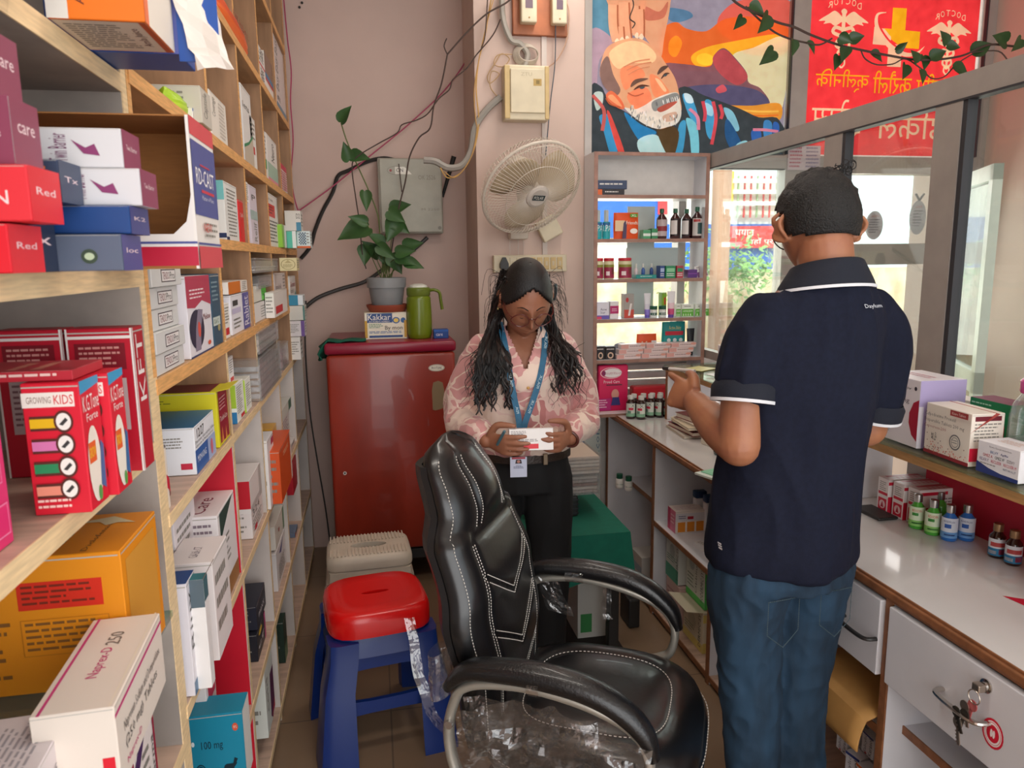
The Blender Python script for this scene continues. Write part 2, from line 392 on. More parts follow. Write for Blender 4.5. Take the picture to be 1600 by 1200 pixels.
# ================================================================ LEFT SHELVING
YD = [1.33, 1.95, 2.43, 2.93, 3.42, 3.90]; TH = .012
rack = EM('medicine_rack', (-.5, 2.6, 0), 'tall plywood pigeonhole rack of medicines running along the left wall to the back', 'shelf rack')
def rackpart(mb, name): o = mb.build(name, rack); o.matrix_parent_inverse = Matrix.Translation(-V((-.5, 2.6, 0))); return o
LV = [2.56, 2.21, 1.86, 1.61, 1.355, 1.115, .745, .365, .05]   # top of each board
for y in YD:
    mb = MB(); mb.box(-.68, y-.010, 1.115, -.37, y+.010, 3.0, PLYB); mb.box(-.3705, y-.010, 1.36, -.369, y+.010, 3.0, PLYO)
    lo = WLAM
    mb.box(-.68, y-.010, 0, -.37, y+.010, 1.115, lo); mb.box(-.3705, y-.010, 0, -.3695, y+.010, 1.36, PLYE)
    if y == 1.95:
        mb.box(-.66, y-.0115, .05, -.372, y-.0095, 1.095, REDL)
    rackpart(mb, 'upright')
for i, z in enumerate(LV):
    mb = MB(); up = z > 1.2; top = PLY if up else WOODS; th = .026 if up else .022
    mb.box(-.68, YD[0], z-th, -.3695, YD[-1], z, top)
    mb.box(-.3695, YD[0], z-th, -.367, YD[-1], z, PLYO if z > 1.2 else PLYE)
    if not up: mb.box(-.68, YD[0], z, -.372, YD[-1], z+.0008, WOODS)
    rackpart(mb, 'shelf_board')
rackpart(MB().box(-.70, YD[0], 0, -.68, YD[-1], 3.0, PLYB), 'back_panel')
near = EM('medicine_rack', (-.5, .8, 0), 'nearest bay of the left shelving, with thick pale plywood edges', 'shelf rack')
def nearpart(mb, name): o = mb.build(name, near); o.matrix_parent_inverse = Matrix.Translation(-V((-.5, .8, 0))); return o
for y in (1.302, .15):
    nearpart(MB().box(-.68, y-.012, 0, -.37, y+.012, 3.0, GREYL).box(-.37, y-.012, 0, -.368, y+.012, 3.0, PLYE), 'upright')
for z in (2.15, 1.84, 1.542, 1.257, .70, .40, .1):
    nearpart(MB().box(-.68, .162, z-.028, -.37, 1.29, z-.001, GREYL).box(-.37, .162, z-.028, -.368, 1.29, z, PLYE).box(-.68, .162, z-.001, -.37, 1.29, z, WOODS if z < 1.3 else PLY), 'shelf_board')
gm = CLEAR('green_edge_glass', 'EAF6F1', gloss=.06, rough=.03, opac=.02)
nearpart(MB().box(-.67, .165, .948, -.365, 1.288, .958, gm), 'glass_shelf')
nearpart(MB().box(-.70, .15, 0, -.68, 1.30, 3.0, GREYL), 'back_panel')

# ================================================================ RIGHT COUNTER
CX, CZ = 1.15, .79
ctr = EM('counter', (1.38, 1.9, 0), 'long white laminate counter with brown edging and open shelves below', 'counter')
def cpart(mb, name, par=None, **k):
    o = mb.build(name, par or ctr, **k); o.matrix_parent_inverse = Matrix.Translation(-V((1.38, 1.9, 0))) if not par else Matrix()
    return o
CTOP = MT('glossy_counter_top', 'DCDCDC', rough=.12, noise=.02, scale=5, coat=.3)
cpart(MB().box(CX, .3, CZ-.028, 1.6, 3.56, CZ, CTOP).box(CX-.004, .3, CZ-.03, CX, 3.56, CZ+.0005, EDGE).rbox(CX-.012, .3, CZ-.022, CX-.003, 3.56, CZ-.004, EDGE, r=.003), 'worktop')
for y in (3.545, 2.90, 2.335, 1.42, 1.0, .32):
    mb = MB(); mb.box(CX+.002, y-.010, 0, 1.6, y+.010, CZ-.028, WHITE); mb.box(CX-.003, y-.011, 0, CX+.002, y+.011, CZ-.028, EDGE)
    cpart(mb, 'side_panel')
cpart(MB().box(1.59, .3, 0, 1.6, 3.56, CZ-.028, WHITE), 'back_panel')
for (y0, y1, z, dx) in ((2.91, 3.535, .43, .1), (2.345, 2.89, .43, 0), (.33, 3.535, .035, 0), (1.01, 1.41, .44, .05), (.33, .99, .40, .1), (1.43, 2.325, .43, 0)):
    mb = MB(); mb.box(CX+.004+dx, y0, z-.018, 1.59, y1, z, WHITE if z > .1 else WOODS); mb.box(CX+dx, y0, z-.02, CX+.004+dx, y1, z+.001, EDGE); cpart(mb, 'shelf')
for (y0, y1) in ((1.435, 1.99), (1.015, 1.405), (.33, .985)):
    o = MB().rbox(CX-.014, y0, .565, CX+.004, y1, CZ-.036, WHITE, r=.002).box(CX+.004, y0+.02, .57, 1.55, y1-.02, .58, WHITE).build('drawer', ctr)
    o.matrix_parent_inverse = Matrix.Translation(-V((1.38, 1.9, 0)))
    yc = (y0+y1)/2; cm = MT('chrome', 'C9C4BE', rough=.18, metal=1)
    if y1 > 1.5: yc = 1.50
    if .98 < y0 < 1.1: yc = 1.17
    h = MB().tube(cr([(CX-.014, yc+.06, .655), (CX-.04, yc+.05, .656), (CX-.046, yc, .655), (CX-.04, yc-.05, .654), (CX-.014, yc-.06, .655)], 5), .0065, cm if y1 < 1.5 else MT('black_handle', '222222', rough=.3), n=8, flat=.7)
    hh = h.build('handle', o, smooth=True)
    if .98 < y0 < 1.1:
        lk = MB(); M = T((CX-.014, 1.125, .725), ry=-pi/2); lk.lathe([(.0001, 0), (.014, 0), (.014, .003), (.009, .004), (.008, .008), (.0001, .009)], cm, n=18, M=M); lk.build('lock', o, smooth=True)
        st = MB(); fr = ((CX-.0143, 1.125, .61), (0, -.05, 0), (0, 0, .06), (-1, 0, 0))
        st_items = [('e', .5, .5, .5, .5, 'D8203A'), ('o', .5, .5, .42, .42, .9, 'F4E8E8'), ('o', .5, .5, .36, .36, .82, 'F4E8E8'), ('e', .5, .5, .25, .25, 'D8203A'), ('e', .44, .5, .06, .14, 'F4E8E8'), ('e', .56, .5, .06, .14, 'F4E8E8')]
        art(st, fr, st_items); st.build('sticker', o)
# raised ledge along the partition
led = EM('raised_shelf', (1.47, 2.1, CZ), 'raised wooden shelf with a glass top along the back of the counter', 'shelf')
def lp(mb, n): o = mb.build(n, led); o.matrix_parent_inverse = Matrix.Translation(-V((1.47, 2.1, CZ))); return o
lp(MB().box(1.345, .4, 1.02, 1.598, 3.27, 1.045, MT('ledge_wood', 'B58858', rough=.5, noise=.15, scale=12, stretch=(10, 1, 10))), 'shelf_board')
lp(MB().box(1.335, .4, 1.046, 1.598, 3.27, 1.053, gm), 'glass_top')
for y in (3.26, 2.02): lp(MB().box(1.35, y-.008, CZ+.001, 1.598, y+.008, 1.019, WHITE).box(1.346, y-.009, CZ+.001, 1.35, y+.009, 1.019, EDGE), 'end_panel')
lp(MB().box(1.592, .4, CZ+.001, 1.598, 1.86, 1.019, MT('crimson_backing', 'B81E38', rough=.6)), 'back_panel')

# ================================================================ DISPLAY CABINET by the window
cab = EM('display_cabinet', (1.32, 3.47, CZ), 'narrow white open display cabinet with five shelves in front of the window', 'cabinet')
def kp(mb, n): o = mb.build(n, cab); o.matrix_parent_inverse = Matrix.Translation(-V((1.32, 3.47, CZ))); return o
KZ0, KZ1, KY0, KY1 = .7915, 2.035, 3.39, 3.555
for x0, x1 in ((1.025, 1.043), (1.577, 1.595)):
    kp(MB().box(x0, KY0+.003, KZ0, x1, KY1, KZ1, WHITE).box(x0, KY0, KZ0, x1, KY0+.003, KZ1, EDGER), 'side_panel')
kp(MB().box(1.043, KY0+.003, KZ1-.016, 1.577, KY1, KZ1, WHITE).box(1.043, KY0, KZ1-.016, 1.577, KY0+.003, KZ1, EDGER), 'top_panel')
KS = [1.842, 1.640, 1.452, 1.262, 1.066, .80]
for z in KS: kp(MB().box(1.043, KY0+.003, z-.016, 1.577, KY1, z, WHITE).box(1.043, KY0, z-.016, 1.577, KY0+.003, z, EDGER), 'shelf')
kp(MB().box(1.043, 3.53, 1.842, 1.577, 3.55, 2.02, LOW), 'back_panel')
kp(MB().box(1.245, 3.548, 1.27, 1.385, 3.554, 1.80, MT('frosted_mirror_panel', 'B9C2BE', rough=.3)).box(1.24, 3.547, 1.46, 1.51, 3.553, 1.60, MT('frosted_mirror_panel', 'B9C2BE', rough=.3)), 'mirror_panel')

# ================================================================ OUTDOORS
GRD = MT('dusty_ground', 'C9B79C', rough=.95, noise=.12, scale=2)
o = MB().box(-6, 3.9, -.35, 14, 30, -.25, GRD).build('ground'); STR(o)
STN = MT('rubble_stone', 'C8AC88', rough=.9, noise=.25, scale=5, bump=.8, bscale=8, col2='EBDCC0')
tag(MB().box(-2, 7.0, -.25, 8, 7.4, 1.42, STN).build('stone_wall'), 'pale rubble stone wall seen outside through the shop window', 'wall')
BL, RD, YL, WH = (MT('painted_blue', '2F62B8', .7, noise=.06), MT('painted_red', 'D83A3E', .7, noise=.05), MT('painted_yellow', 'EEC93A', .7, noise=.05), MT('painted_white', 'E8E4DC', .7, noise=.05))
bd = EM('painted_building', (5, 11, 0), 'colourful blue, red and yellow painted building across the road', 'building')
def bp(mb, n): o = mb.build(n, bd); o.matrix_parent_inverse = Matrix.Translation(-V((5, 11, 0))); return o
def B3(x0, y0, x1, y1, Y=11): a = hit(x0, y0, 1, Y); c = hit(x1, y1, 1, Y); return a.x, c.z, c.x, a.z
x0, z0, x1, z1 = B3(900, 425, 1275, 250)
bp(MB().box(x0, 11, -.25, x1, 12, z1+1.4, WH), 'wall')
def pn(a, b, c, d, mat, y=10.98): X0, Z0, X1, Z1 = B3(a, b, c, d, y); return MB().box(X0, y-.03, min(Z0, Z1), X1, y+.01, max(Z0, Z1), mat)
bp(pn(1000, 426, 1240, 350, BL, 10.97), 'blue_panel'); bp(pn(1122, 352, 1139, 310, BL, 10.94), 'blue_panel')
bp(pn(1122, 318, 1146, 268, YL, 10.93), 'yellow_panel'); bp(pn(925, 372, 1030, 312, BL, 10.95), 'blue_panel')
r = pn(1139, 388, 1250, 353, RD, 10.90); a = hit(1165, 385, 1, 10.86); c = hit(1225, 357, 1, 10.86)
art(r, ((a.x-.5, 10.86, a.z), ((c.x-a.x)*1.2+.5, 0, 0), (0, 0, c.z-a.z), (0, -1, 0)), [('t', .25, .62, .5, .95, 'धयान', 'FFF6F0'), ('t', .42, .08, .95, .48, 'यहाँ पर फेरे', 'FFF6F0')], eps=.005)
bp(r, 'red_sign_panel'); bp(pn(1028, 335, 1042, 312, RD, 10.9), 'red_panel')
gr = MB()
for i in range(9):
    xx = 1150+i*10; a = hit(xx, 340, 1, 10.9); c = hit(xx+4, 275, 1, 10.9); gr.box(a.x, 10.86, a.z, c.x, 10.9, c.z, RD if i % 3 else MT('grille_green', '9DB88C', .6))
for yy in (283, 300, 318): X0, Z0, X1, Z1 = B3(1145, yy+3, 1240, yy-3, 10.85); gr.box(X0, 10.82, Z0, X1, 10.86, Z1, WH)
bp(gr, 'balcony_grille')
PO = MT('rusty_painted_pole', 'C99C84', rough=.8, noise=.25, scale=4, stretch=(1, 1, .3))
tag(MB().tube([(2.74, 5.6, -.25), (2.74, 5.6, 4.2)], .075, PO, n=14).build('utility_pole', smooth=True), 'thick rust stained utility pole outside the window', 'pole')
tag(MB().tube([(2.57, 5.6, -.25), (2.57, 5.6, 4.2)], .06, MT('grey_pole', 'B9AFA2', .8, noise=.15), n=14).build('utility_pole', smooth=True), 'slimmer grey pole beside the rusty pole outside', 'pole')
bu = MB(); rn = random.Random(3)
for i in range(900):
    c = V((3.3+rn.gauss(0, .3), 6.5+max(-.3, min(.3, rn.gauss(0, .12))), 1.42+rn.gauss(0, .13))); s = rn.uniform(.025, .045)
    a = V((rn.uniform(-1, 1), rn.uniform(-1, 1), rn.uniform(-1, 1))).normalized(); b2 = a.orthogonal().normalized()
    bu.add([c-a*s, c+b2*s*.5, c+a*s, c-b2*s*.5], [(0, 1, 2, 3)], '8DB56A')
bu.tube([(3.3, 6.5, -.25), (3.3, 6.5, 1.2)], .03, PLYB); tag(bu.build('bush'), 'bright green bush in front of the stone wall outside', 'bush')
# ================================================================ WINDOW VINYLS (stuck on the inside of the upper panes)
def vinyl(name, label, cat, x0, x1, z0, z1, Y, items):
    """items in 0..1 coordinates; shapes are layers of printed film"""
    mb = MB(); o, U, W_ = V((x0, Y, z0)), V((x1-x0, 0, 0)), V((0, 0, z1-z0))
    for k, it in enumerate(items):
        e = V((0, -.0006*(k*.3+1), 0)); P = lambda u, v: o+U*u+W_*v+e
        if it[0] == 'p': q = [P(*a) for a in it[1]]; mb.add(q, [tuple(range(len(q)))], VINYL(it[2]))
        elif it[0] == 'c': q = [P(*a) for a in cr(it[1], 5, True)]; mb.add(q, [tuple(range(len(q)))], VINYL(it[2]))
        elif it[0] == 's':   # stroke with width
            pts = cr(it[1], 5); n = len(pts); L = []; R = []
            for i, a in enumerate(pts):
                b0, b1 = pts[max(0, i-1)], pts[min(n-1, i+1)]; dx, dy = b1[0]-b0[0], b1[1]-b0[1]; l = sqrt(dx*dx+dy*dy) or 1
                w_ = it[3]*(1 if len(it) < 5 else sin(pi*min(1, max(.05, (i+.5)/n)))); L.append((a[0]-dy/l*w_, a[1]+dx/l*w_)); R.append((a[0]+dy/l*w_, a[1]-dx/l*w_))
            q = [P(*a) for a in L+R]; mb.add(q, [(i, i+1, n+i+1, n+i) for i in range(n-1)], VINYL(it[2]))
        elif it[0] in 'tm':
            _, a, b, c, d, s, col = it; vs, fs = text_geo(s)
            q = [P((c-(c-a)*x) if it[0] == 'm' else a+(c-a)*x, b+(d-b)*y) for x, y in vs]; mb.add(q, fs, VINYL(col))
    ob = mb.build(name); tag(ob, label, cat); return ob
# -- painting of an old man: coordinates traced from zoomed view 1600x1156 of [900..1260]x[0..260]; frame spans (103..1495, top..1045)
def pz(x, y): return ((x-100)/1395, 1-(y+40)/1100)
def PZ(*a): return [pz(a[i], a[i+1]) for i in range(0, len(a), 2)]
I = []
I.append(('p', [(0, 0), (1, 0), (1, 1), (0, 1)], '8C8496'))
I += [('c', PZ(100, -40, 220, -40, 250, 150, 220, 270, 100, 280), '5E8FA6'), ('c', PZ(100, 240, 200, 240, 260, 330, 160, 420, 140, 620, 100, 600), 'B79AA8'),
      ('c', PZ(620, 60, 760, 70, 800, 110, 700, 150, 630, 130), '5C86A8'),
      ('c', PZ(1000, 80, 1150, -20, 1495, -30, 1495, 250, 1250, 300, 1050, 240, 980, 180), 'F06A5A'),
      ('c', PZ(580, 220, 680, 150, 760, 190, 900, 200, 1040, 110, 1300, 90, 1495, 160, 1480, 330, 1250, 350, 1100, 330, 1000, 460, 780, 470, 600, 430), 'F4702E'),
      ('c', PZ(640, 280, 690, 240, 730, 290, 690, 380, 640, 360), 'FF9A2A'), ('c', PZ(800, 370, 900, 310, 1100, 260, 1400, 200, 1440, 250, 1200, 310, 1010, 400, 900, 440, 820, 430), 'FFC02E'),
      ('c', PZ(840, 370, 900, 350, 960, 380, 930, 430, 850, 420), 'FFD23A'),
      ('c', PZ(1090, 370, 1240, 300, 1495, 230, 1480, 700, 1380, 690, 1220, 560), 'F2E4B4'),
      ('c', PZ(600, 440, 760, 430, 930, 440, 960, 360, 1030, 310, 1120, 380, 1200, 470, 1220, 540, 1310, 580, 1380, 690, 1200, 710, 900, 670, 700, 600), '8A5E66'),
      ('c', PZ(950, 380, 1030, 320, 1130, 400, 1210, 500, 1130, 560, 1000, 480), 'C4545A'), ('c', PZ(760, 590, 1000, 560, 1280, 590, 1370, 690, 1100, 700, 850, 650), '5E5A7C'),
      ('c', PZ(980, 590, 1030, 560, 1060, 600, 1000, 620), 'E0606A'),
      ('c', PZ(1050, 710, 1250, 700, 1455, 680, 1455, 800, 1250, 790), 'F0A03A'), ('s', PZ(1100, 730, 1300, 740, 1450, 735), 'FFC85A', .006), ('s', PZ(1180, 765, 1320, 770, 1450, 762), 'E07A2A', .005)]
# shawl
I += [('c', PZ(100, 620, 170, 600, 220, 680, 330, 760, 560, 840, 720, 590, 900, 640, 1150, 720, 1300, 780, 1460, 800, 1460, 1080, 100, 1080), '3C4448')]
for q, c in (((160, 800, 230, 790, 250, 880, 290, 1060, 240, 1060, 190, 900), '3E96C8'), ((215, 790, 240, 790, 340, 1050, 300, 1060), 'E0524A'), ((120, 650, 180, 640, 180, 720, 140, 760), 'C8D8D0'),
             ((330, 770, 450, 850, 560, 900, 500, 950, 430, 950), '2E86C0'), ((430, 960, 560, 920, 660, 1050, 470, 1060), 'BFE4E4'), ((740, 640, 800, 650, 850, 760, 850, 840, 790, 780), '4AA6D6'),
             ((750, 630, 800, 640, 820, 690, 770, 690), 'D6E8E8'), ((770, 800, 850, 850, 870, 1050, 820, 1060, 800, 930), '7FD0E0'), ((720, 850, 770, 830, 750, 1040, 700, 1050), '46A0CC'),
             ((900, 680, 970, 710, 970, 930, 920, 900), '4AA6D6'), ((905, 690, 960, 720, 960, 780, 910, 760), 'A8D8E4'), ((1040, 720, 1110, 750, 1160, 860, 1130, 880, 1070, 800), '8CCBE0'),
             ((1060, 800, 1120, 860, 1190, 1000, 1130, 1040, 1060, 930), '2C5E92'), ((1250, 880, 1320, 880, 1320, 980, 1270, 980), '3A6EC0'), ((1340, 810, 1400, 820, 1400, 960, 1350, 940), '4A92D0'),
             ((1410, 820, 1455, 830, 1455, 940, 1420, 950), '3A6EC0'), ((1140, 980, 1220, 950, 1230, 1040, 1150, 1060), '9AD6E0'), ((560, 880, 640, 850, 720, 900, 690, 1060, 640, 1060), '5A4428')):
    I.append(('c', PZ(*q), c))
for q, c in (((960, 680, 985, 800, 960, 980), 'E0505A'), ((1010, 700, 1030, 760, 1020, 800), 'E0505A'), ((885, 680, 905, 760, 900, 820), 'D84A58'), ((110, 660, 190, 760, 180, 900), 'C8605A'), ((1260, 870, 1350, 870, 1450, 880), 'E68AA0'), ((790, 735, 850, 790, 860, 880), 'E08AA0')):
    I.append(('s', PZ(*q), c, .009))
# arm and hand
I += [('c', PZ(440, -40, 620, -40, 635, 60, 600, 260, 580, 390, 520, 330, 440, 200), 'E8A880'), ('c', PZ(460, 60, 560, 90, 620, 20, 600, 120, 520, 150, 460, 140), 'C87860'),
      ('c', PZ(200, -40, 450, -40, 460, 120, 450, 260, 380, 240, 260, 260, 225, 100), 'E2A27C')]
for q, w_ in (((245, 60, 250, 200, 275, 300), .024), ((320, 40, 330, 180, 343, 280), .026), ((395, 60, 405, 160, 410, 255), .022), ((435, 80, 440, 180, 440, 262), .015), ((300, 200, 308, 290), .014)):
    I.append(('s', PZ(*q), 'E6AE88', w_)); I.append(('s', [(a[0]+w_*.9, a[1]) for a in PZ(*q)], 'B06848', .004))
    e = PZ(*q[-2:])[0]; I.append(('c', [(e[0]-.012, e[1]), (e[0], e[1]+.02), (e[0]+.012, e[1]), (e[0], e[1]-.02)], 'F6DCC0'))
# head, tilted
I += [('c', PZ(160, 480, 200, 350, 300, 290, 430, 275, 540, 340, 610, 430, 680, 530, 715, 650, 730, 760, 660, 850, 560, 880, 430, 820, 330, 740, 230, 640, 170, 560), 'E6AA80'),
      ('c', PZ(220, 380, 330, 300, 450, 300, 540, 370, 520, 430, 380, 440, 280, 480), 'F0CFA0'), ('c', PZ(160, 480, 210, 400, 250, 520, 300, 620, 260, 660, 180, 590), '8A6E66'),
      ('c', PZ(300, 480, 420, 460, 470, 520, 400, 560, 330, 620), 'F0946A'), ('c', PZ(360, 640, 480, 600, 520, 700, 460, 780, 360, 700), 'F08E66'),
      ('c', PZ(200, 660, 240, 630, 300, 680, 330, 740, 300, 750, 230, 710), 'E2744E'), ('c', PZ(215, 670, 245, 655, 290, 700, 310, 735, 250, 705), 'F0A878'),
      ('c', PZ(500, 520, 550, 520, 610, 580, 640, 630, 580, 660, 530, 650), 'EC9468'), ('c', PZ(540, 540, 570, 545, 620, 610, 600, 620), 'F6C89C'),
      ('c', PZ(330, 740, 400, 750, 470, 720, 530, 680, 620, 640, 700, 630, 720, 700, 730, 780, 700, 840, 620, 870, 560, 880, 470, 850, 380, 790), 'DDDCD2'),
      ('c', PZ(520, 700, 600, 660, 690, 630, 710, 670, 620, 720, 540, 760), '8C8E8C'), ('c', PZ(560, 740, 640, 700, 700, 690, 640, 740, 580, 765), 'B65A4A'), ('c', PZ(600, 790, 690, 760, 690, 810, 620, 830), 'C9A894'),
      ('s', PZ(370, 600, 410, 560, 490, 540), '6E5448', .012, 1), ('s', PZ(555, 510, 590, 470, 630, 450), '5E4840', .012, 1), ('s', PZ(390, 620, 440, 590, 500, 590), '5A3A30', .007, 1),
      ('s', PZ(580, 540, 610, 505, 640, 500), '5A3A30', .006, 1), ('c', PZ(430, 605, 450, 595, 470, 598, 450, 612), '4A5A60'), ('c', PZ(595, 515, 612, 505, 625, 508, 610, 522), '4A5A60'),
      ('s', PZ(320, 470, 400, 430, 500, 410), 'C88A66', .004), ('s', PZ(340, 490, 420, 450, 510, 430), 'C88A66', .004), ('s', PZ(350, 520, 420, 480, 500, 460), 'C88A66', .003), ('s', PZ(350, 640, 400, 660, 460, 640), 'B8684A', .004),
      ('s', PZ(300, 740, 230, 720, 200, 680), 'C0623E', .004)]
rn = random.Random(5)
for i in range(60):
    x = rn.uniform(370, 700); y = 700+abs(x-560)*-.25+rn.uniform(60, 130)+(40 if x > 480 else 0); I.append(('s', PZ(x, y, x+rn.uniform(-8, 8), y+rn.uniform(16, 34)), rn.choice(['F4F2EA', 'A8AAA6', 'C9C8C0', '6E7274']), .0028, 1))
for i in range(16): x = rn.uniform(540, 700); I.append(('s', PZ(x, 700-(x-540)*.3, x+6, 730-(x-540)*.3), rn.choice(['F0EEE6', '6E7072']), .003, 1))
a = hit(923, 10, 1, 3.6); c = hit(1230, 237, 1, 3.6)
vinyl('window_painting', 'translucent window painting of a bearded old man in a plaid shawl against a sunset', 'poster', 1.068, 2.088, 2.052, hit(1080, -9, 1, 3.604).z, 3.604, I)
# -- red clinic sign, read from the back (mirrored)
RC, CRM, YEL = 'E83A40', 'F2E2B8', 'F4C21C'
def rz_(x, y): return ((x-60)/(1305-60)*.985, 1-(y+260)/1355)
def RZ(*a): return [rz_(a[i], a[i+1]) for i in range(0, len(a), 2)]
J = [('p', [(0, 0), (1, 0), (1, 1), (0, 1)], 'F0DCD4'), ('p', [(0, .012), (.985, .012), (.985, 1), (0, 1)], RC)]
def cad(cx, cy, s):
    g = lambda *a: RZ(*[(cx if i % 2 == 0 else cy)+v*s for i, v in enumerate(a)])
    L = [('p', g(-14, 0, 14, 0, 8, 330, -8, 330), CRM), ('c', g(-20, -20, 0, -34, 20, -20, 14, 0, -14, 0), CRM)]
    for sx in (-1, 1):
        L.append(('c', g(0, 40, sx*60, -15, sx*110, 10, sx*175, 55, sx*130, 55, sx*140, 75, sx*95, 68, sx*60, 85, sx*20, 60), CRM))
        for k, (w_, y0) in enumerate(((70, 100), (45, 190), (32, 260), (20, 315))):
            L.append(('s', g(0, y0+55, sx*w_, y0+30, sx*w_*.8, y0-5, sx*5, y0+8), CRM, .009-.0015*k))
    for k, ch in enumerate('DOCTOR'):
        an = rad(32-12.8*k)*1; r = 185
        x = cx+math.sin(an)*r*1.05*s*1.0; y = cy+110*s-math.cos(an)*r*1.05*s; q = RZ(x+15*s, y+22*s)[0]; q2 = RZ(x-15*s, y-22*s)[0]
        L.append(('m', q2[0], q[1], q[0], q2[1], ch, CRM))
    return L
J += cad(315, 100, 1.0)+cad(1083, 140, .95)
J += [('p', RZ(655, 45, 755, 45, 755, 195, 865, 200, 865, 320, 740, 315, 655, 260), YEL), ('p', RZ(590, 190, 655, 195, 655, 290, 740, 300, 740, 450, 640, 450, 640, 305, 525, 300, 530, 180), CRM),
      ('p', RZ(600, 188, 660, 190, 655, 45, 755, 45, 755, 195, 865, 200, 865, 320, 770, 316, 690, 280, 640, 230), YEL),
      ('s', RZ(600, 80, 548, 110, 560, 190, 640, 290, 760, 355, 850, 345, 900, 305), RC, .018, 1), ('s', RZ(608, 80, 545, 100, 552, 190, 640, 300, 760, 360, 850, 350, 905, 300), CRM, .013, 1)]
q0, q1 = RZ(135, 640)[0], RZ(1240, 485)[0]
J += [('m', *RZ(135, 640)[0], RZ(515, 0)[0][0], RZ(0, 480)[0][1], 'क्लीनिक', YEL), ('m', *RZ(545, 640)[0], RZ(830, 0)[0][0], RZ(0, 480)[0][1], 'करौली', YEL), ('m', *RZ(865, 640)[0], RZ(1035, 0)[0][0], RZ(0, 490)[0][1], 'नीम', YEL), ('m', *RZ(1065, 625)[0], RZ(1225, 0)[0][0], RZ(0, 520)[0][1], 'बाबा', YEL)]
J += [('m', *RZ(120, 960)[0], RZ(560, 0)[0][0], RZ(0, 690)[0][1], 'स्टोर्स', CRM), ('m', *RZ(590, 960)[0], RZ(1250, 0)[0][0], RZ(0, 740)[0][1], 'मेडिकल', CRM)]
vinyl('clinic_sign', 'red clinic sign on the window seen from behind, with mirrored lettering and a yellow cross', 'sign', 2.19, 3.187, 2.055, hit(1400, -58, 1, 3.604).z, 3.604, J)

# ================================================================ ELECTRICS ON THE PILLAR AND BACK WALL
CREAM = MT('aged_cream_plastic', 'D9CDB0', rough=.45, noise=.06, scale=12)
CREAM2 = MT('yellowed_plastic', 'CDB27C', rough=.45, noise=.06)
FANW = MT('fan_cream', 'D8CDBE', rough=.4, noise=.04)
PW = 3.58
def W(px, py, Y=PW): p = hit(px, py, 1, Y); return p.x, p.z
def rect(px0, py0, px1, py1, Y=PW): a = W(px0, py0, Y); c = W(px1, py1, Y); return a[0], c[1], c[0], a[1]
# meter board
x0, z0, x1, z1 = rect(799, -20, 884, 60)
mbd = EM('meter_board', ((x0+x1)/2, PW, z0), 'reddish wooden board with two cream switch units at the top of the pillar', 'switch board')
def ch(mb, name, par, **k): o = mb.build(name, par, **k); o.matrix_parent_inverse = par.matrix_basis.inverted() if not par.parent else Matrix(); return o
bpy.context.view_layer.update()
def par_inv(o): return Matrix.Translation(-o.location)
def ch(mb, name, par, **k):
    o = mb.build(name, par, **k)
    if par.type == 'EMPTY': o.matrix_parent_inverse = (Matrix.Translation(par.location) @ Matrix.Rotation(par.rotation_euler[2], 4, 'Z')).inverted()
    return o
ch(MB().rbox(x0, PW-.03, z0, x1, PW-.001, z1, MT('reddish_board', 'A8623C', .5, noise=.2, scale=10), r=.003), 'board', mbd)
for a, b2, c, d in ((809, -25, 834, 43), (857, -25, 880, 45)):
    X0, Z0, X1, Z1 = rect(a, b2, c, d); m_ = MB().rbox(X0, PW-.075, Z0, X1, PW-.03, Z1, CREAM, r=.006)
    m_.box(X0+.02, PW-.0765, Z0+.06, X1-.02, PW-.075, Z0+.1, '6E5A68'); m_.ball(((X0+X1)/2, PW-.076, Z0+.02), .004, .002, .004, 'B08A50'); ch(m_, 'switch_unit', mbd)
# distribution box
x0, z0, x1, z1 = rect(783, 107, 852, 193)
db = EM('fuse_box', ((x0+x1)/2, PW, z0), 'cream fuse box with tan side strips mounted above the fan', 'fuse box')
ch(MB().rbox(x0, PW-.08, z0, x1, PW-.001, z1, CREAM, r=.006), 'body', db)
ch(MB().rbox(x0, PW-.086, z0+.004, x0+.025, PW-.078, z1-.004, CREAM2, r=.003), 'side_strip', db); ch(MB().rbox(x1-.02, PW-.086, z0+.004, x1, PW-.078, z1-.004, CREAM2, r=.003), 'side_strip', db)
dd = MB().rbox(x0+.027, PW-.092, z0+.03, x1-.022, PW-.08, z1-.02, CREAM, r=.003); art(dd, ((x0+.027, PW-.092, z0+.03), (x1-x0-.049, 0, 0), (0, 0, z1-z0-.05), (0, -1, 0)), [('t', .3, .84, .62, .92, 'ZTU', 'BDB090'), ('r', .66, .62, .9, .78, 'B89A5A'), ('r', .74, .66, .84, .75, '8A7440')]); ch(dd, 'door', db)
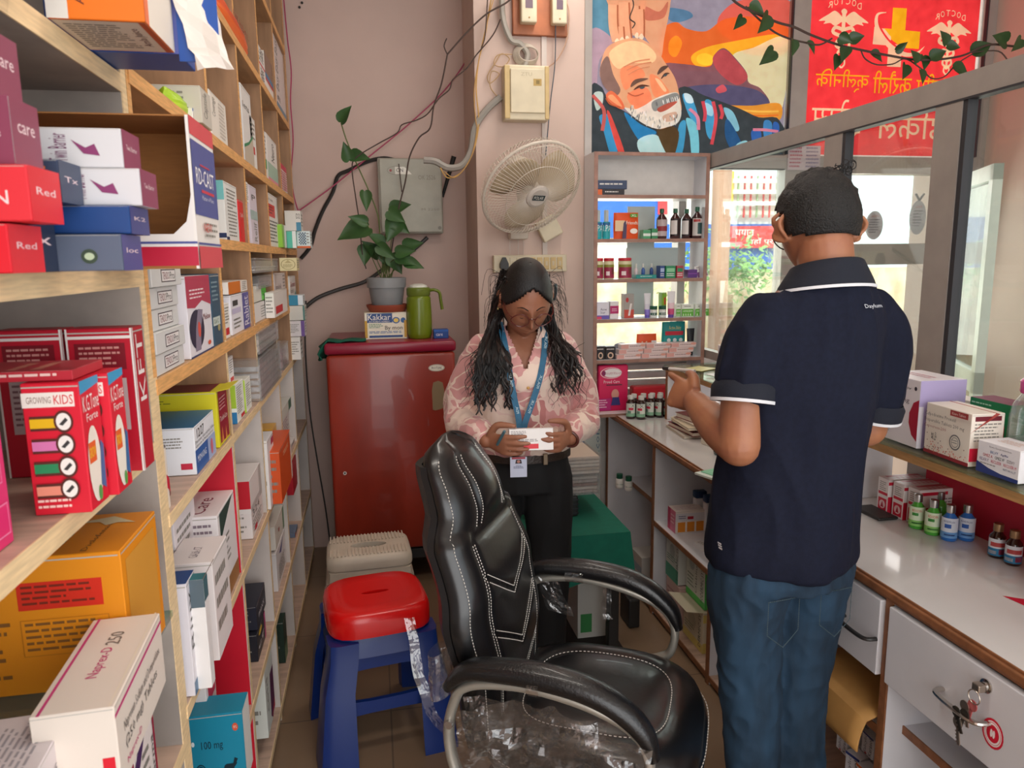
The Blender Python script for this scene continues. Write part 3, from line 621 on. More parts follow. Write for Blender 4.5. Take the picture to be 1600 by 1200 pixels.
# back wall isolator box
BW = 4.0
x0, z0, x1, z1 = rect(589, 251, 690, 366, BW)
ib = EM('isolator_box', ((x0+x1)/2, BW, z0), 'grey green metal isolator box with a side lever on the back wall', 'electrical box')
GM = MT('grey_green_metal', 'A9A698', rough=.5, noise=.05)
ch(MB().rbox(x0, BW-.11, z0, x1, BW-.001, z1, GM, r=.006), 'body', ib)
dd = MB().rbox(x0+.008, BW-.122, z0+.006, x1-.004, BW-.11, z1-.004, GM, r=.005)
art(dd, ((x0+.008, BW-.122, z0+.006), (x1-x0-.012, 0, 0), (0, 0, z1-z0-.01), (0, -1, 0)), [('e', .28, .84, .16, .06, '8A8678'), ('e', .28, .84, .15, .053, 'A9A698'), ('e', .18, .84, .02, .018, '9A3A3A'), ('r', .25, .79, .4, .89, 'E8E4D8'), ('p', [(.4, .79), (.52, .79), (.43, .87), (.4, .89)], 'E8E4D8'), ('t', .27, .82, .38, .87, 'ON', '333333'), ('t', .62, .72, .9, .78, 'OK 2526', '8A8474'), ('t', .66, .3, .95, .33, 'M 2250', '8A8474'), ('e', .93, .95, .03, .025, '7A766A'), ('e', .95, .06, .03, .025, '7A766A')])
ch(dd, 'door', ib)
lx, lz = W(668, 300, BW)
a, b2 = W(691, 305, BW-.05), W(708, 246, BW-.05)
lv = MB().tube([(x1, BW-.05, a[1]), (a[0], BW-.06, a[1])], .008, '8A5A50').tube([(a[0], BW-.06, a[1]-.01), (b2[0], BW-.09, b2[1])], [.007, .013], MT('black_rubber', '1C1C1C', .6), n=10)
ch(lv, 'lever', ib, smooth=True)
# switchboard
x0, z0, x1, z1 = rect(769, 399, 882, 424)
sb = EM('switchboard', ((x0+x1)/2, PW, z0), 'long yellowed switch and socket panel on the pillar behind the woman', 'switch board')
bb = MB().rbox(x0, PW-.045, z0, x1, PW-.001, z1, CREAM, r=.004); ch(bb, 'panel', sb)
for i in range(9):
    u = x0+.045+(x1-x0-.06)*i/9; m_ = MB().rbox(u, PW-.05, z0+.012, u+.026, PW-.045, z1-.012, CREAM2 if i > 2 else CREAM, r=.002); m_.box(u+.008, PW-.053, z0+.03, u+.018, PW-.05, z1-.03, 'CDBF9E'); ch(m_, 'switch', sb)
pl = EM('plug', (W(784, 412)[0], PW-.06, W(784, 412)[1]), 'black power plug pushed into the left end of the switchboard', 'plug')
X, Z = W(784, 412); BK = MT('black_plastic', '2A2A2A', .45)
ch(MB().rings([[(X+sx*w_, PW-.052-y, Z+zz) for sx, y in ((-1, 0), (1, 0), (1, .03), (-1, .03))] for w_, zz in ((.006, .03), (.02, .0), (.02, -.018), (.008, -.03))], BK), 'plug_body', pl)
ch(MB().tube(cr([(X, PW-.066, Z-.028), (X+.004, PW-.06, Z-.08), (X+.0, PW-.02, Z-.2), (X+.01, PW-.01, Z-.5)], 5), .004, BK, n=6), 'cord', pl)
# white junction box hanging askew
c0 = W(855, 357); m_ = MB().rbox(-.052, -.018, -.052, .052, .018, .052, CREAM, r=.006); o = m_.build('junction_box'); o.location = (c0[0], PW-.03, c0[1]); o.rotation_euler = (0, rad(-28), 0)
tag(o, 'small square junction box hanging askew below the fan', 'junction box')
# red dot behind switchboard
# conduits and trunking on the pillar
x, _ = W(846, 200); tag(MB().box(x, PW-.012, W(846, 398)[1], x+.024, PW-.0005, W(846, 50)[1], MT('white_trunking', 'D0C4BC', .5)).build('cable_trunking'), 'slim white cable trunking running down the pillar behind the fan', 'trunking')
def wire(name, label, cat, pts, r, col, Y=PW, rough=.5, n=7, off=.012):
    P = [(*W(a, b2, Y-off), Y-off) for a, b2 in pts]; P = [(q[0], q[2], q[1]) for q in P]
    return tag(MB().tube(cr(P, 6), r, MT('cable_'+col, col, rough), n=n).build(name, smooth=True), label, cat)
wire('flexible_conduit', 'thick grey flexible conduit curving from the fuse box to the isolator box', 'conduit', [(782, 152), (760, 172), (742, 200), (736, 235), (722, 258), (700, 262), (680, 252), (662, 250)], .016, '9A948C', off=.03)
wire('flexible_conduit', 'grey conduit dropping from the top of the meter board behind the pillar wires', 'conduit', [(784, -10), (786, 30), (798, 62), (812, 68), (824, 84), (820, 104)], .014, 'A29C92', off=.03)
cl = MB()
for k in range(6):
    rr = .055-.004*k; cx_, cz_ = W(820+k*.6, 88)
    cl.tube([(cx_+rr*1.05*cos(t_*2*pi/24)*(1+.05*k), PW-.02-.004*k, cz_+rr*.9*sin(t_*2*pi/24)) for t_ in range(24)], .0035, MT('cable_B5A99A', 'B5A99A', .5), n=6, closed=True)
tag(cl.build('coiled_cable', smooth=True), 'coil of pale grey cable hanging above the fuse box', 'cable')
wire('yellow_wire', 'thin yellow wire hanging in a long loop beside the pillar edge', 'wire', [(768, -5), (762, 30), (757, 60), (748, 95), (744, 140), (748, 190), (740, 235), (722, 268), (700, 278), (688, 262)], .003, 'C89A4A', off=.04)
wire('yellow_wire', 'thin yellow wire running just left of the other one down to the isolator box', 'wire', [(772, -5), (760, 40), (750, 85), (741, 140), (743, 185), (745, 205), (735, 248), (712, 277), (694, 268)], .0025, 'BC9050', off=.05)
wire('loose_wire', 'tan wire looping from the meter board down to the fuse box corner', 'wire', [(884, 0), (889, 20), (886, 60), (873, 90), (858, 104), (846, 110)], .003, 'C09A80', off=.03)
wire('loose_wire', 'tangled tan wire looping at the left of the fuse box', 'wire', [(800, 85), (778, 86), (772, 100), (786, 104), (796, 92), (784, 84), (774, 98), (762, 118), (766, 130), (780, 116), (768, 112), (766, 135), (778, 152)], .0025, 'B5946A', off=.03)
wire('pull_cord', 'dark blue pull cord hanging from the meter board past the fan', 'cord', [(868, 40), (867, 100), (860, 160), (855, 215), (851, 260)], .0025, '3A4A58', off=.05)
wire('black_cable', 'thick black cable running from the isolator box down behind the shelf rack', 'cable', [(620, 251), (600, 247), (575, 252), (545, 266), (528, 275), (520, 300), (504, 330), (492, 360), (485, 385), (470, 404)], .010, '2C2826', Y=BW)
wire('black_cable', 'thick black cable rising from the fridge side behind the potted plant', 'cable', [(470, 487), (495, 466), (530, 452), (570, 440), (600, 420), (640, 395), (668, 371)], .010, '3A3532', Y=BW)
wire('magenta_string', 'magenta string stretched diagonally across the back wall', 'string', [(466, 330), (520, 291), (580, 242), (640, 193), (700, 135), (740, 72), (764, -4)], .0035, 'A83A5C', Y=BW, off=.05)
wire('magenta_string', 'magenta string hanging down the edge of the shelf rack', 'string', [(443, -5), (449, 60), (455, 110), (454, 160), (458, 220), (455, 270), (459, 305), (466, 330)], .003, 'A8305A', Y=3.93, off=.02)
wire('black_pipe_cable', 'thin black cable hanging down behind the fridge left side', 'cable', [(478, 470), (477, 540), (484, 640), (496, 720), (508, 790), (516, 850)], .004, '3A3532', Y=BW)
for q in ((468, 12), (472, 5)):
    x, z = W(*q, BW); tag(MB().ball((x, BW-.006, z), .006, .008, .006, BK).build('wall_screw', smooth=True), 'dark screw in the wall near the top left, '+('lower one' if q[1] > 8 else 'upper one'), 'screw')

# ================================================================ WALL FAN
fx, fz = W(830, 296, 3.28)
fan = EM('wall_fan', (fx, PW, fz), 'cream wall mounted fan with a round wire guard, tilted down', 'fan')
FC = V((fx, 3.26, fz-.0)); ax = V((.27, -.72, -.64)).normalized(); sx_ = ax.cross(V((0, 0, 1))).normalized()*-1; sy_ = sx_.cross(ax)*-1
if sy_.z < 0: sy_ = -sy_
FM = Matrix((sx_, sy_, ax)).transposed().to_4x4(); FM.translation = FC
R_ = .232
def pol(r, a, z): return (r*cos(a), r*sin(a), z)
ring = MB(); ring.tube([pol(R_, i*2*pi/48, 0) for i in range(48)], .007, FANW, n=8, closed=True, M=FM); ch(ring, 'guard_rim', fan, smooth=True)
fg = MB()
for i in range(84):
    a = i*2*pi/84; tw = .12
    fg.tube([pol(.055, a, .055), pol(.11, a+tw*.3, .062), pol(.18, a+tw*.7, .048), pol(.222, a+tw, .022), pol(R_, a+tw, .002)], .0013, FANW, n=4, cap=False, M=FM)
for rr, zz in ((.15, .057), (.225, .02)): fg.tube([pol(rr, i*2*pi/40, zz) for i in range(40)], .0016, FANW, n=5, closed=True, M=FM)
ch(fg, 'front_guard', fan)
bg_ = MB()
for i in range(72):
    a = i*2*pi/72; bg_.tube([pol(.06, a, -.09), pol(.17, a-.1, -.085), pol(.222, a-.15, -.05), pol(R_, a-.15, -.002)], .0014, FANW, n=4, cap=False, M=FM)
for rr, zz in ((.13, -.089), (.2, -.07)): bg_.tube([pol(rr, i*2*pi/40, zz) for i in range(40)], .0016, FANW, n=5, closed=True, M=FM)
ch(bg_, 'rear_guard', fan)
bm_ = MB(); bm_.lathe([(.0001, .062), (.04, .066), (.052, .06), (.055, .05)], MT('fan_badge_rim', 'D0C6BC', .35), n=30, M=FM)
art(bm_, (FM @ V((-.03, -.012, .068)), FM.to_3x3() @ V((.06, 0, 0)), FM.to_3x3() @ V((0, .026, 0)), FM.to_3x3() @ V((0, 0, 1))), [('r', 0, 0, 1, 1, '26363A'), ('t', .1, .2, .9, .8, 'POLAR', 'E8E4DC')])
ch(bm_, 'badge', fan, smooth=True, angle=25)
BL_ = MT('fan_blade_beige', 'C6B294', rough=.35)
hb = MB(); hb.lathe([(.0001, .035), (.025, .03), (.035, .01), (.035, -.04), (.0001, -.04)], FANW, n=20, M=FM); ch(hb, 'hub', fan, smooth=True)
for k in range(3):
    a0 = rad(25)+k*2*pi/3; vs = []; fs = []
    for i in range(9):
        for j in range(7):
            u, v = i/8, j/6; r = .03+.175*u; wd = rad(24)+rad(34)*sin(pi*min(1, u*.75+.12))*(1-.25*u**3)
            a = a0+(v-.5)*2*wd*.92+.2*u; vs.append(pol(r*(1-.05*abs(v-.5)), a, (v-.5)*-.05+.0))
    for i in range(8):
        for j in range(6): b0 = i*7+j; fs.append((b0, b0+1, b0+8, b0+7))
    m_ = MB(); m_.add(vs, fs, BL_, FM); ob = ch(m_, 'blade', fan, smooth=True)
    so_ = ob.modifiers.new('thickness', 'SOLIDIFY'); so_.thickness = .003
mt_ = MB(); mt_.lathe([(.0001, -.2), (.045, -.19), (.06, -.16), (.06, -.1), (.05, -.09), (.0001, -.09)], FANW, n=24, M=FM); ch(mt_, 'motor_housing', fan, smooth=True)
ar = MB(); ar.tube(cr([FM @ V((0, 0, -.15)), V((fx-.01, 3.44, fz-.06)), V((fx-.01, 3.5, fz-.15))], 5), .02, FANW, n=12); ar.rbox(fx-.055, PW-.075, fz-.21, fx+.035, PW-.001, fz-.12, FANW, r=.012); ch(ar, 'wall_bracket', fan, smooth=True)
for q, l_ in ((795, 405), (808, 405), (816, 402)):
    a = W(q, 345); b2 = W(q, l_); ch(MB().tube([(a[0], PW-.03, a[1]), (b2[0], PW-.03, b2[1])], .0013, 'D8D0C8', n=5), 'pull_string', fan)

# ================================================================ FRIDGE
FR = MT('red_fridge_enamel', '98301F', rough=.3, noise=.16, scale=2.2, coat=.25, stretch=(3, 3, .8)); FRT = MT('maroon_fridge_top', '8E1834', rough=.28)
fr = EM('fridge', (.075, 3.68, 0), 'old red single door fridge with a maroon top and scratched door', 'fridge', rz=rad(0))
FX0, FX1, FY0, FY1, FZ0, FZ1 = -.222, .362, 3.40, 3.97, .16, 1.185
ch(MB().rbox(FX0+.008, FY0+.05, FZ0+.02, FX1-.008, FY1, FZ1-.05, FR, r=.01), 'body', fr, smooth=True)
do = MB().rbox(FX0, FY0, FZ0+.03, FX1, FY0+.048, FZ1-.052, FR, r=.016, seg=3)
U_ = FX1-FX0; W_ = FZ1-FZ0-.09
art(do, ((FX0, FY0-.0003, FZ0+.03), (U_, 0, 0), (0, 0, W_), (0, -1, 0)), [('e', .85, .93, .065, .018, 'C9C4B4'), ('e', .85, .93, .056, .013, 'EDE8DA'), ('t', .81, .924, .89, .936, 'FROSTLINE', '4A4644'),
  ('p', [(.81, .72), (.83, .715), (.88, .722), (.905, .73), (.905, .82), (.895, .855), (.86, .865), (.82, .857), (.808, .82)], '8A7658'), ('e', .1, .42, .014, .009, 'D8D4CC'), ('e', .1, .42, .007, .005, '333333')], eps=.0006)
dob = ch(do, 'door', fr, smooth=True)
tp = MB().rbox(FX0-.006, FY0-.006, FZ1-.05, FX1+.006, FY1, FZ1, FRT, r=.014, seg=3); ch(tp, 'top_cover', fr, smooth=True)
st = MB();
for xx in (FX0+.03, FX1-.03):
    for yy in (FY0+.06, FY1-.05): st.tube([(xx, yy, 0), (xx, yy, FZ0)], .018, BK)
st.rbox(FX0, FY0+.02, FZ0-.03, FX1, FY1, FZ0+.02, BK, r=.005); ch(st, 'stand', fr)
FT = FZ1
# green cloth on the fridge
GC = MT('dark_green_cloth', '0E5A45', rough=.9, bump=.6, bscale=80)
gc = MB(); P_ = []
for i in range(15):
    row = []
    for j in range(7):
        u, v = i/14, j/6; x = FX0-.04+.22*u; y = 3.43+.10*v+.01*sin(9*u); z = FT+.006+.008*abs(sin(7*u+3*v))
        if u < .2: x = FX0-.02-.02*sin(u*20+v*5); z = FT-(0.2-u)*.38-.005*sin(v*9)
        row.append((x, y, z))
    P_.append(row)
gc.add([p for r in P_ for p in r], [(i*7+j, i*7+j+1, (i+1)*7+j+1, (i+1)*7+j) for i in range(14) for j in range(6)], GC)
o = gc.build('green_cloth', smooth=True); s_ = o.modifiers.new('t', 'SOLIDIFY'); s_.thickness = .006; s_.offset = 1; tag(o, 'crumpled dark green cloth hanging over the left corner of the fridge top', 'cloth')
# biscuit-style box with plant on top
def FTP(px, py, Y): return W(px, py, Y)
x0, z0, x1, z1 = rect(569, 488, 636, 529, 3.55)
carton('white and blue printed carton under the terracotta plate on the fridge', ((x0+x1)/2, 3.62, FT+.001), x1-x0, .15, .125, 'EDE6D2', {'F': [
  ('r', .06, .62, .66, .97, '2C4E8A'), ('t', .08, .72, .62, .94, 'Kakkar', 'F4F0E4'), ('t', .1, .64, .6, .69, 'AYURVEDIC REMEDY', 'F4F0E4'), ('e', .75, .7, .09, .12, '2F62A0'), ('e', .75, .7, .06, .08, 'E8C860'), ('e', .92, .7, .06, .1, '2F62A0'),
  ('r', 0, .05, .06, .7, 'C89A2E'), ('l', .1, .4, .45, .58, 3, '4A8A6A'), ('t', .48, .3, .9, .5, 'By mon', '3A3A3A'), ('l', .1, .2, .9, .3, 2, '3A6AA8'), ('r', .1, .06, .9, .14, '2C4E8A'), ('r', .94, .05, 1, .7, 'C89A2E')]}, name='printed_carton', cat='carton')
TER = MT('terracotta_plastic', '9C4A34', .55)
PXc, PYc = hit(605, 470, 1, 3.62).x, 3.62; ZB = FT+.127
tag(MB().lathe([(.0001, 0), (.085, 0), (.098, .022), (.100, .034), (.092, .034), (.08, .008), (.0001, .008)], TER, n=30, M=T((PXc, PYc, ZB))).build('plant_saucer', smooth=True), 'terracotta plastic saucer under the grey plant pot', 'saucer')
pot = EM('potted_pothos', (PXc, PYc, ZB+.009), 'pothos plant with long vines in a grey plastic pot on the fridge', 'plant')
GP = MT('grey_pot_plastic', '8E9092', .45)
ch(MB().lathe([(.0001, 0), (.066, 0), (.070, .005), (.085, .105), (.092, .105), (.094, .15), (.088, .152), (.084, .14), (.0001, .135)], GP, n=36, M=T((PXc, PYc, ZB+.009))), 'pot', pot, smooth=True)
ch(MB().lathe([(.0001, .138), (.084, .138)], MT('potting_soil', '3C2E24', .95, noise=.3), n=24, M=T((PXc, PYc, ZB+.009)), cap=False), 'soil', pot)
LEAF = MT('pothos_leaf_green', '34562A', rough=.42, noise=.18, scale=14); LEAFD = MT('dark_leaf_green', '2C4A26', rough=.4, noise=.15); STEM = MT('plant_stem', '5E6A3A', .6); TW = MT('dry_vine_brown', '4A3A34', .8)
def leaf(c, d, L, nrm=None, mat=None, fold=.18, wd=.42):
    """heart shaped leaf mesh; c = petiole end, d = tip direction"""
    d = V(d).normalized(); nrm = V(nrm or (0, -1, .35)); s = d.cross(nrm).normalized(); n = s.cross(d).normalized()
    prof = [(-.10, .16), (-.05, .30), (.08, .41), (.25, .44), (.45, .36), (.65, .24), (.83, .11), (1, 0)]
    vs = []; fs = []
    for i, (t_, hw) in enumerate(prof):
        ce = V(c)+d*(t_*L)+n*(-.10*L*t_*t_); vs += [ce+s*(hw*L*wd/.42)+n*(hw*L*fold*2), ce+s*(hw*L*.5*wd/.42)+n*(hw*L*fold*.5), ce-n*0.0+ (d*(.1*L) if i == 0 else V((0,0,0))), ce-s*(hw*L*.5*wd/.42)+n*(hw*L*fold*.5), ce-s*(hw*L*wd/.42)+n*(hw*L*fold*2)]
    for i in range(len(prof)-1):
        for j in range(4): b0 = i*5+j; fs.append((b0, b0+1, b0+6, b0+5))
    m_ = MB(); m_.add(vs, fs, mat or LEAF); return m_
def wp(px, py, Y): h_ = hit(px, py, 1, Y); return V((h_.x, Y, h_.z))
root = V((PXc, PYc, ZB+.14))
def plant_leaf(par, base, tip, Y, Y2=None, mat=None, wd=.42, back=0):
    a = wp(*base, Y); b2 = wp(*tip, Y2 or Y-.02); d = b2-a; o = ch(leaf(a, d, d.length, mat=mat, wd=wd), 'leaf', par, smooth=True); return a
LF = [((541, 240), (540, 249), 0), ]
leaves = [((533, 190), (541, 176)), ((545, 250), (541, 236)), ((549, 243), (562, 245)), ((570, 300), (572, 318)), ((612, 328), (642, 318)), ((610, 340), (640, 365)), ((618, 345), (605, 378)), ((574, 356), (526, 372)), ((572, 348), (556, 342)),
          ((573, 385), (570, 408)), ((590, 400), (566, 375)), ((595, 390), (600, 402)), ((592, 385), (618, 405)), ((612, 400), (628, 428)), ((620, 395), (644, 392)), ((632, 385), (655, 380)), ((634, 410), (662, 418)), ((608, 330), (630, 345)), ((598, 382), (585, 372)), ((622, 402), (638, 408))]
rl = random.Random(11)
for k, (b0, t0) in enumerate(leaves):
    Y = 3.60+rl.uniform(-.07, .04); dx, dy = t0[0]-b0[0], t0[1]-b0[1]; L0 = sqrt(dx*dx+dy*dy); s_ = max(1, 30/L0)
    a = wp(*b0, Y); b2 = wp(b0[0]+dx*s_, b0[1]+dy*s_, Y-.03); ch(leaf(a, b2-a, (b2-a).length, nrm=(rl.uniform(-.4, .4), -1, rl.uniform(.1, .8)), wd=rl.uniform(.3, .44)), 'leaf', pot, smooth=True)
    if k > 3:
        mid = (a+root)/2+V((rl.uniform(-.02, .02), 0, .03)); ch(MB().tube(cr([root+V((rl.uniform(-.03, .03), 0, 0)), mid, a], 5), .0022, STEM, n=5), 'stem', pot, smooth=True)
def vine(pts, Y0, Y1, r, mat, name, par):
    n = len(pts); P = [wp(a, b2, Y0+(Y1-Y0)*i/(n-1)) for i, (a, b2) in enumerate(pts)]; ch(MB().tube(cr(P, 5), r, mat, n=6), name, par, smooth=True)
vine([(600, 425), (598, 400), (594, 370), (590, 335), (575, 295), (560, 262), (550, 240), (540, 215), (533, 192)], 3.62, 3.62, .0035, STEM, 'vine', pot)
vine([(608, 425), (612, 390), (622, 330), (633, 285), (640, 245), (655, 215), (672, 200), (678, 165), (690, 130), (699, 85)], 3.62, 3.5, .004, TW, 'vine', pot)
vine([(699, 85), (694, 72), (698, 60)], 3.5, 3.5, .003, TW, 'vine', pot)
vine([(572, 420), (566, 395), (562, 350), (556, 310), (550, 262), (558, 245), (590, 225), (620, 208), (628, 195), (650, 188), (668, 178), (685, 155), (702, 140), (708, 124), (728, 108), (745, 85), (770, 55), (782, 30)], 3.62, 3.5, .0032, TW, 'vine', pot)
vine([(623, 256), (628, 300)], 3.85, 3.85, .003, TW, 'vine', pot)
vine([(699, 85), (730, 50), (760, 22), (790, 5), (806, -8)], 3.5, 3.5, .004, TW, 'vine', pot)
vine([(762, -5), (758, 55), (752, 75)], 3.5, 3.5, .003, TW, 'vine', pot)
# green jug
jx = hit(656, 528, 1, 3.55).x; JG = MT('olive_green_plastic', '6E8012', rough=.3, coat=.2); JG2 = MT('olive_green_handle', '6A7A2A', .35)
jug = EM('water_jug', (jx, 3.55, FT+.001), 'olive green woven pattern plastic jug with a handle on the fridge', 'jug')
vs, fs = [], []; NN = 48; RR = 44
for i in range(RR):
    z = .205*i/(RR-1); r = .058+.002*sin(z*20)-.006*(1-min(1, z/.02))-(max(0, z-.19)*.6)
    for j in range(NN):
        a = 2*pi*j/NN; k = .0014*(sin(a*24+z*260)*.5+sin(a*24-z*260)*.5); rr = r+k*1.6; vs.append((rr*cos(a), rr*sin(a), z))
for i in range(RR-1):
    for j in range(NN): fs.append((i*NN+j, i*NN+(j+1) % NN, (i+1)*NN+(j+1) % NN, (i+1)*NN+j))
fs.append(tuple(reversed(range(NN)))); m_ = MB(); m_.add(vs, fs, JG, T((jx, 3.55, FT+.001))); ch(m_, 'body', jug, smooth=True, angle=80)
ch(MB().lathe([(.052, .20), (.056, .205), (.056, .235), (.05, .24), (.0001, .24)], JG2, n=30, M=T((jx, 3.55, FT+.001))), 'collar', jug, smooth=True)
ch(MB().lathe([(.044, .238), (.04, .25), (.02, .257), (.0001, .258)], 'D8D8CC', n=24, M=T((jx, 3.55, FT+.001))), 'lid', jug, smooth=True)
ch(MB().tube(cr([(jx+.05, 3.55, FT+.225), (jx+.075, 3.54, FT+.228), (jx+.098, 3.54, FT+.215), (jx+.104, 3.54, FT+.18), (jx+.11, 3.54, FT+.135)], 5), .011, JG2, n=10, flat=.7), 'handle', jug, smooth=True)
x0, z0, x1, z1 = rect(677, 513, 700, 528, 3.52)
carton('small blue carton on the fridge to the right of the green jug', ((x0+x1)/2, 3.52, FT+.001), x1-x0, .06, .042, '1E4A94', {'F': [('r', 0, .75, 1, 1, '2E62B4'), ('t', .15, .3, .6, .55, 'care', 'E8E8F0')]})
# ================================================================ MEDICINES ON THE LEFT RACK
def S(label, xl, xr, yt, zb, base='EFECE6', fr=None, sd=None, top=None, dp=.13, xf=-.378, group=None, zt=None, name='medicine_carton', flap=None, cat='medicine box', tilt=0, stack=None):
    """carton standing on the board at height zb whose aisle face spans photo columns xl..xr and tops out at row yt"""
    a = hit(xl, yt, 0, xf); b_ = hit(xr, yt, 0, xf); zb = zb if stack is None else stack
    y0, y1 = a.y, b_.y; h = (zt if zt else a.z)-zb-.0015
    if xf-.02 < -.37:      # keep clear of the uprights and of the board above
        yc = (y0+y1)/2
        for A_, B_ in zip(YD, YD[1:]):
            if A_ < yc < B_: y0, y1 = max(y0, A_+.012), min(y1, B_-.012)
        for L_ in LV:
            if L_-.027 > zb+.02: h = min(h, max(.02, min(L_-.03-zb, h)))
    h = max(.02, min(.34, h)); d = max(.02, y1-y0-.002); b_ = V((0, y0+d, 0)); a = V((0, y0, 0)); y1 = y0+d
    fc = {'R': fr or style(abs(hash_(label)) % 6, *PAL[abs(hash_(label)) % len(PAL)])}
    fc['F'] = sd if sd is not None else tid(5)
    if top: fc['TR'] = top
    return carton(label, (xf-dp/2, (y0+y1)/2, zb+.001), dp, d, h, base, fc, group=group, name=name, flap=flap, cat=cat, rz=tilt)
def hash_(s):
    k = 0
    for c in s: k = (k*31+ord(c)) % 99991
    return k
PAL = [('3C6EB0', 'C8202C', 'Rabicip'), ('2E8A74', 'C8202C', 'Pantodac'), ('B8304A', '2B4A80', 'Zerodol'), ('7A5AA0', 'C8202C', 'Telma'), ('D06A2A', 'C8202C', 'Montair'), ('4AA6A0', 'B02030', 'Glycomet'), ('38507A', 'C8202C', 'Azee')]
bM_, bA_, bT_, bB_, bC_, bD_, bE_, bF_ = 1.61, 1.86, 2.21, 1.355, 1.116, .746, .366, .051
# --- top rows
S('tall white and red carton on the highest visible board, left of the brown one', 400, 411, 62, bT_, fr=[('r', 0, .5, 1, .56, 'D03040'), ('tv', .2, .6, .8, .95, 'Tabs', DK), ('tv', .2, .05, .8, .45, 'Rebet', DK)])
S('brown fronted carton with white base on the highest visible board', 412, 424, 78, bT_, 'EDE4DA', fr=[('r', 0, .5, 1, 1, '8A6A58'), ('r', 0, .38, 1, .5, '3A7AA8'), ('r', 0, .3, 1, .38, 'C83A3A')])
S('tallest stack-like white carton at the far end of the highest visible board', 426, 441, 50, bT_, 'E2D4D0', fr=[('tv', .05, .3, .4, .98, 'Easy Easy Easy', DK), ('r', 0, 0, 1, .12, '6A8AA0'), ('t', .1, .16, .4, .22, 'E', DK)])
def packet(label, xl, xr, yt, yb, X, cols, txt=None, zb=None):
    a = hit(xl, yb, 0, X); b_ = hit(xr, yb, 0, X); zt = hit(xl, yt, 0, X).z; zb = zb if zb is not None else a.z; y0, y1 = a.y, b_.y; vs = []; fs = []; n = 10
    rn = random.Random(hash_(label)); m_ = MB(); rs = []
    for i in range(n+1):
        v = i/n; th = .03*sin(pi*min(.97, max(.03, v)))**.5; wv = 1-.06*abs(2*v-1)**3; ring = []
        for j in range(20):
            t_ = 2*pi*j/20; ring.append((X-.035+th*cos(t_)+rn.uniform(-.0025, .0025), (y0+y1)/2+(y1-y0)/2*wv*sin(t_)*(1 if abs(sin(t_)) < .99 else 1.02), zb+(zt-zb)*v))
        rs.append(ring)
    for i in range(n): m_.rings(rs[i:i+2], cols[int(i*len(cols)/n)], cap=(i in (0, n-1)))
    if txt: art(m_, ((X-.003, y0+.2*(y1-y0), zb), (0, (y1-y0)*.6, 0), (0, 0, zt-zb), (1, 0, 0)), txt, eps=.004)
    return tag(m_.build('snack_packet' if False else 'plastic_packet', smooth=True), label, 'packet')
packet('orange plastic packet on the high board of the rack near the top edge', 350, 395, -25, 22, -.355, ['F06A22', 'E8541A'], [('t', .1, .5, .9, .7, 'HERBAL', '8A2A10')], zb=hit(350, 22, 0, -.355).z)
packet('green and red plastic packet on the high board, in front of the orange one', 364, 396, 22, 95, -.366, ['2E7A62', 'C83A40', '2E7A62', 'D8D0C8', '2E7A62', 'B83040', '24705A'], zb=bT_)
# --- row on board A
S('grey white carton with a green curve on the second high board', 375, 389, 128, bA_, 'E6E4E0', fr=[('t', .1, .72, .75, .8, 'lets', DK), ('c' if False else 'p', [(0, 0), (1, 0), (1, .42), (.5, .28), (0, .2)], 'C9BBA8'), ('p', [(0, .2), (.5, .28), (1, .42), (1, .46), (.5, .32), (0, .24)], '2E8A5A')])
S('small white carton with a red square beside the grey white one', 389, 397, 178, bA_, fr=[('r', .1, .3, .7, .45, 'C8202C'), ('l', .1, .55, .9, .9, 4, GY)])
S('white carton with a green square on the second high board', 405, 414, 195, bA_, fr=[('r', .25, .22, .85, .42, '2E9A5A'), ('l', .2, .5, .9, .9, 5, GY)])
S('white carton with a pale green foot on the second high board', 415, 430, 206, bA_, fr=[('r', 0, 0, 1, .1, 'E890A0'), ('r', 0, .1, 1, .42, 'A8C8B4'), ('tv', .4, .5, .7, .9, 'Neuro', DK)])
S('white carton patterned with red dots at the far end of the second high board', 431, 446, 246, bA_, fr=[('r', 0, .8, 1, 1, 'D82A50')]+[('e', .3+.16*i, .12+.085*j, .06, .03, 'D82A50') for i in range(4) for j in range(8)])
S('tall cream carton just above the printed carton with the slogan on its side', 326, 350, 138, bA_, 'EDE6DA', fr=[('tv', .1, .5, .35, .9, 'Coverage', GY), ('l', .5, .1, .9, .9, 10, 'C9C0B4')], dp=.05)
S('pale grey carton lying beside the tall cream carton on the second high board', 312, 330, 133, bA_, 'CFC9BC', fr=[('tv', .2, .2, .7, .9, 'Capsule', GY)], dp=.2, xf=-.36)
S('small white carton tucked beneath the pale grey carton', 300, 312, 168, bA_, dp=.1)
packet('lime green sachet lying on the second high board', 284, 305, 137, 163, -.38, ['B8D83A', 'A4C82A'], zb=bA_)
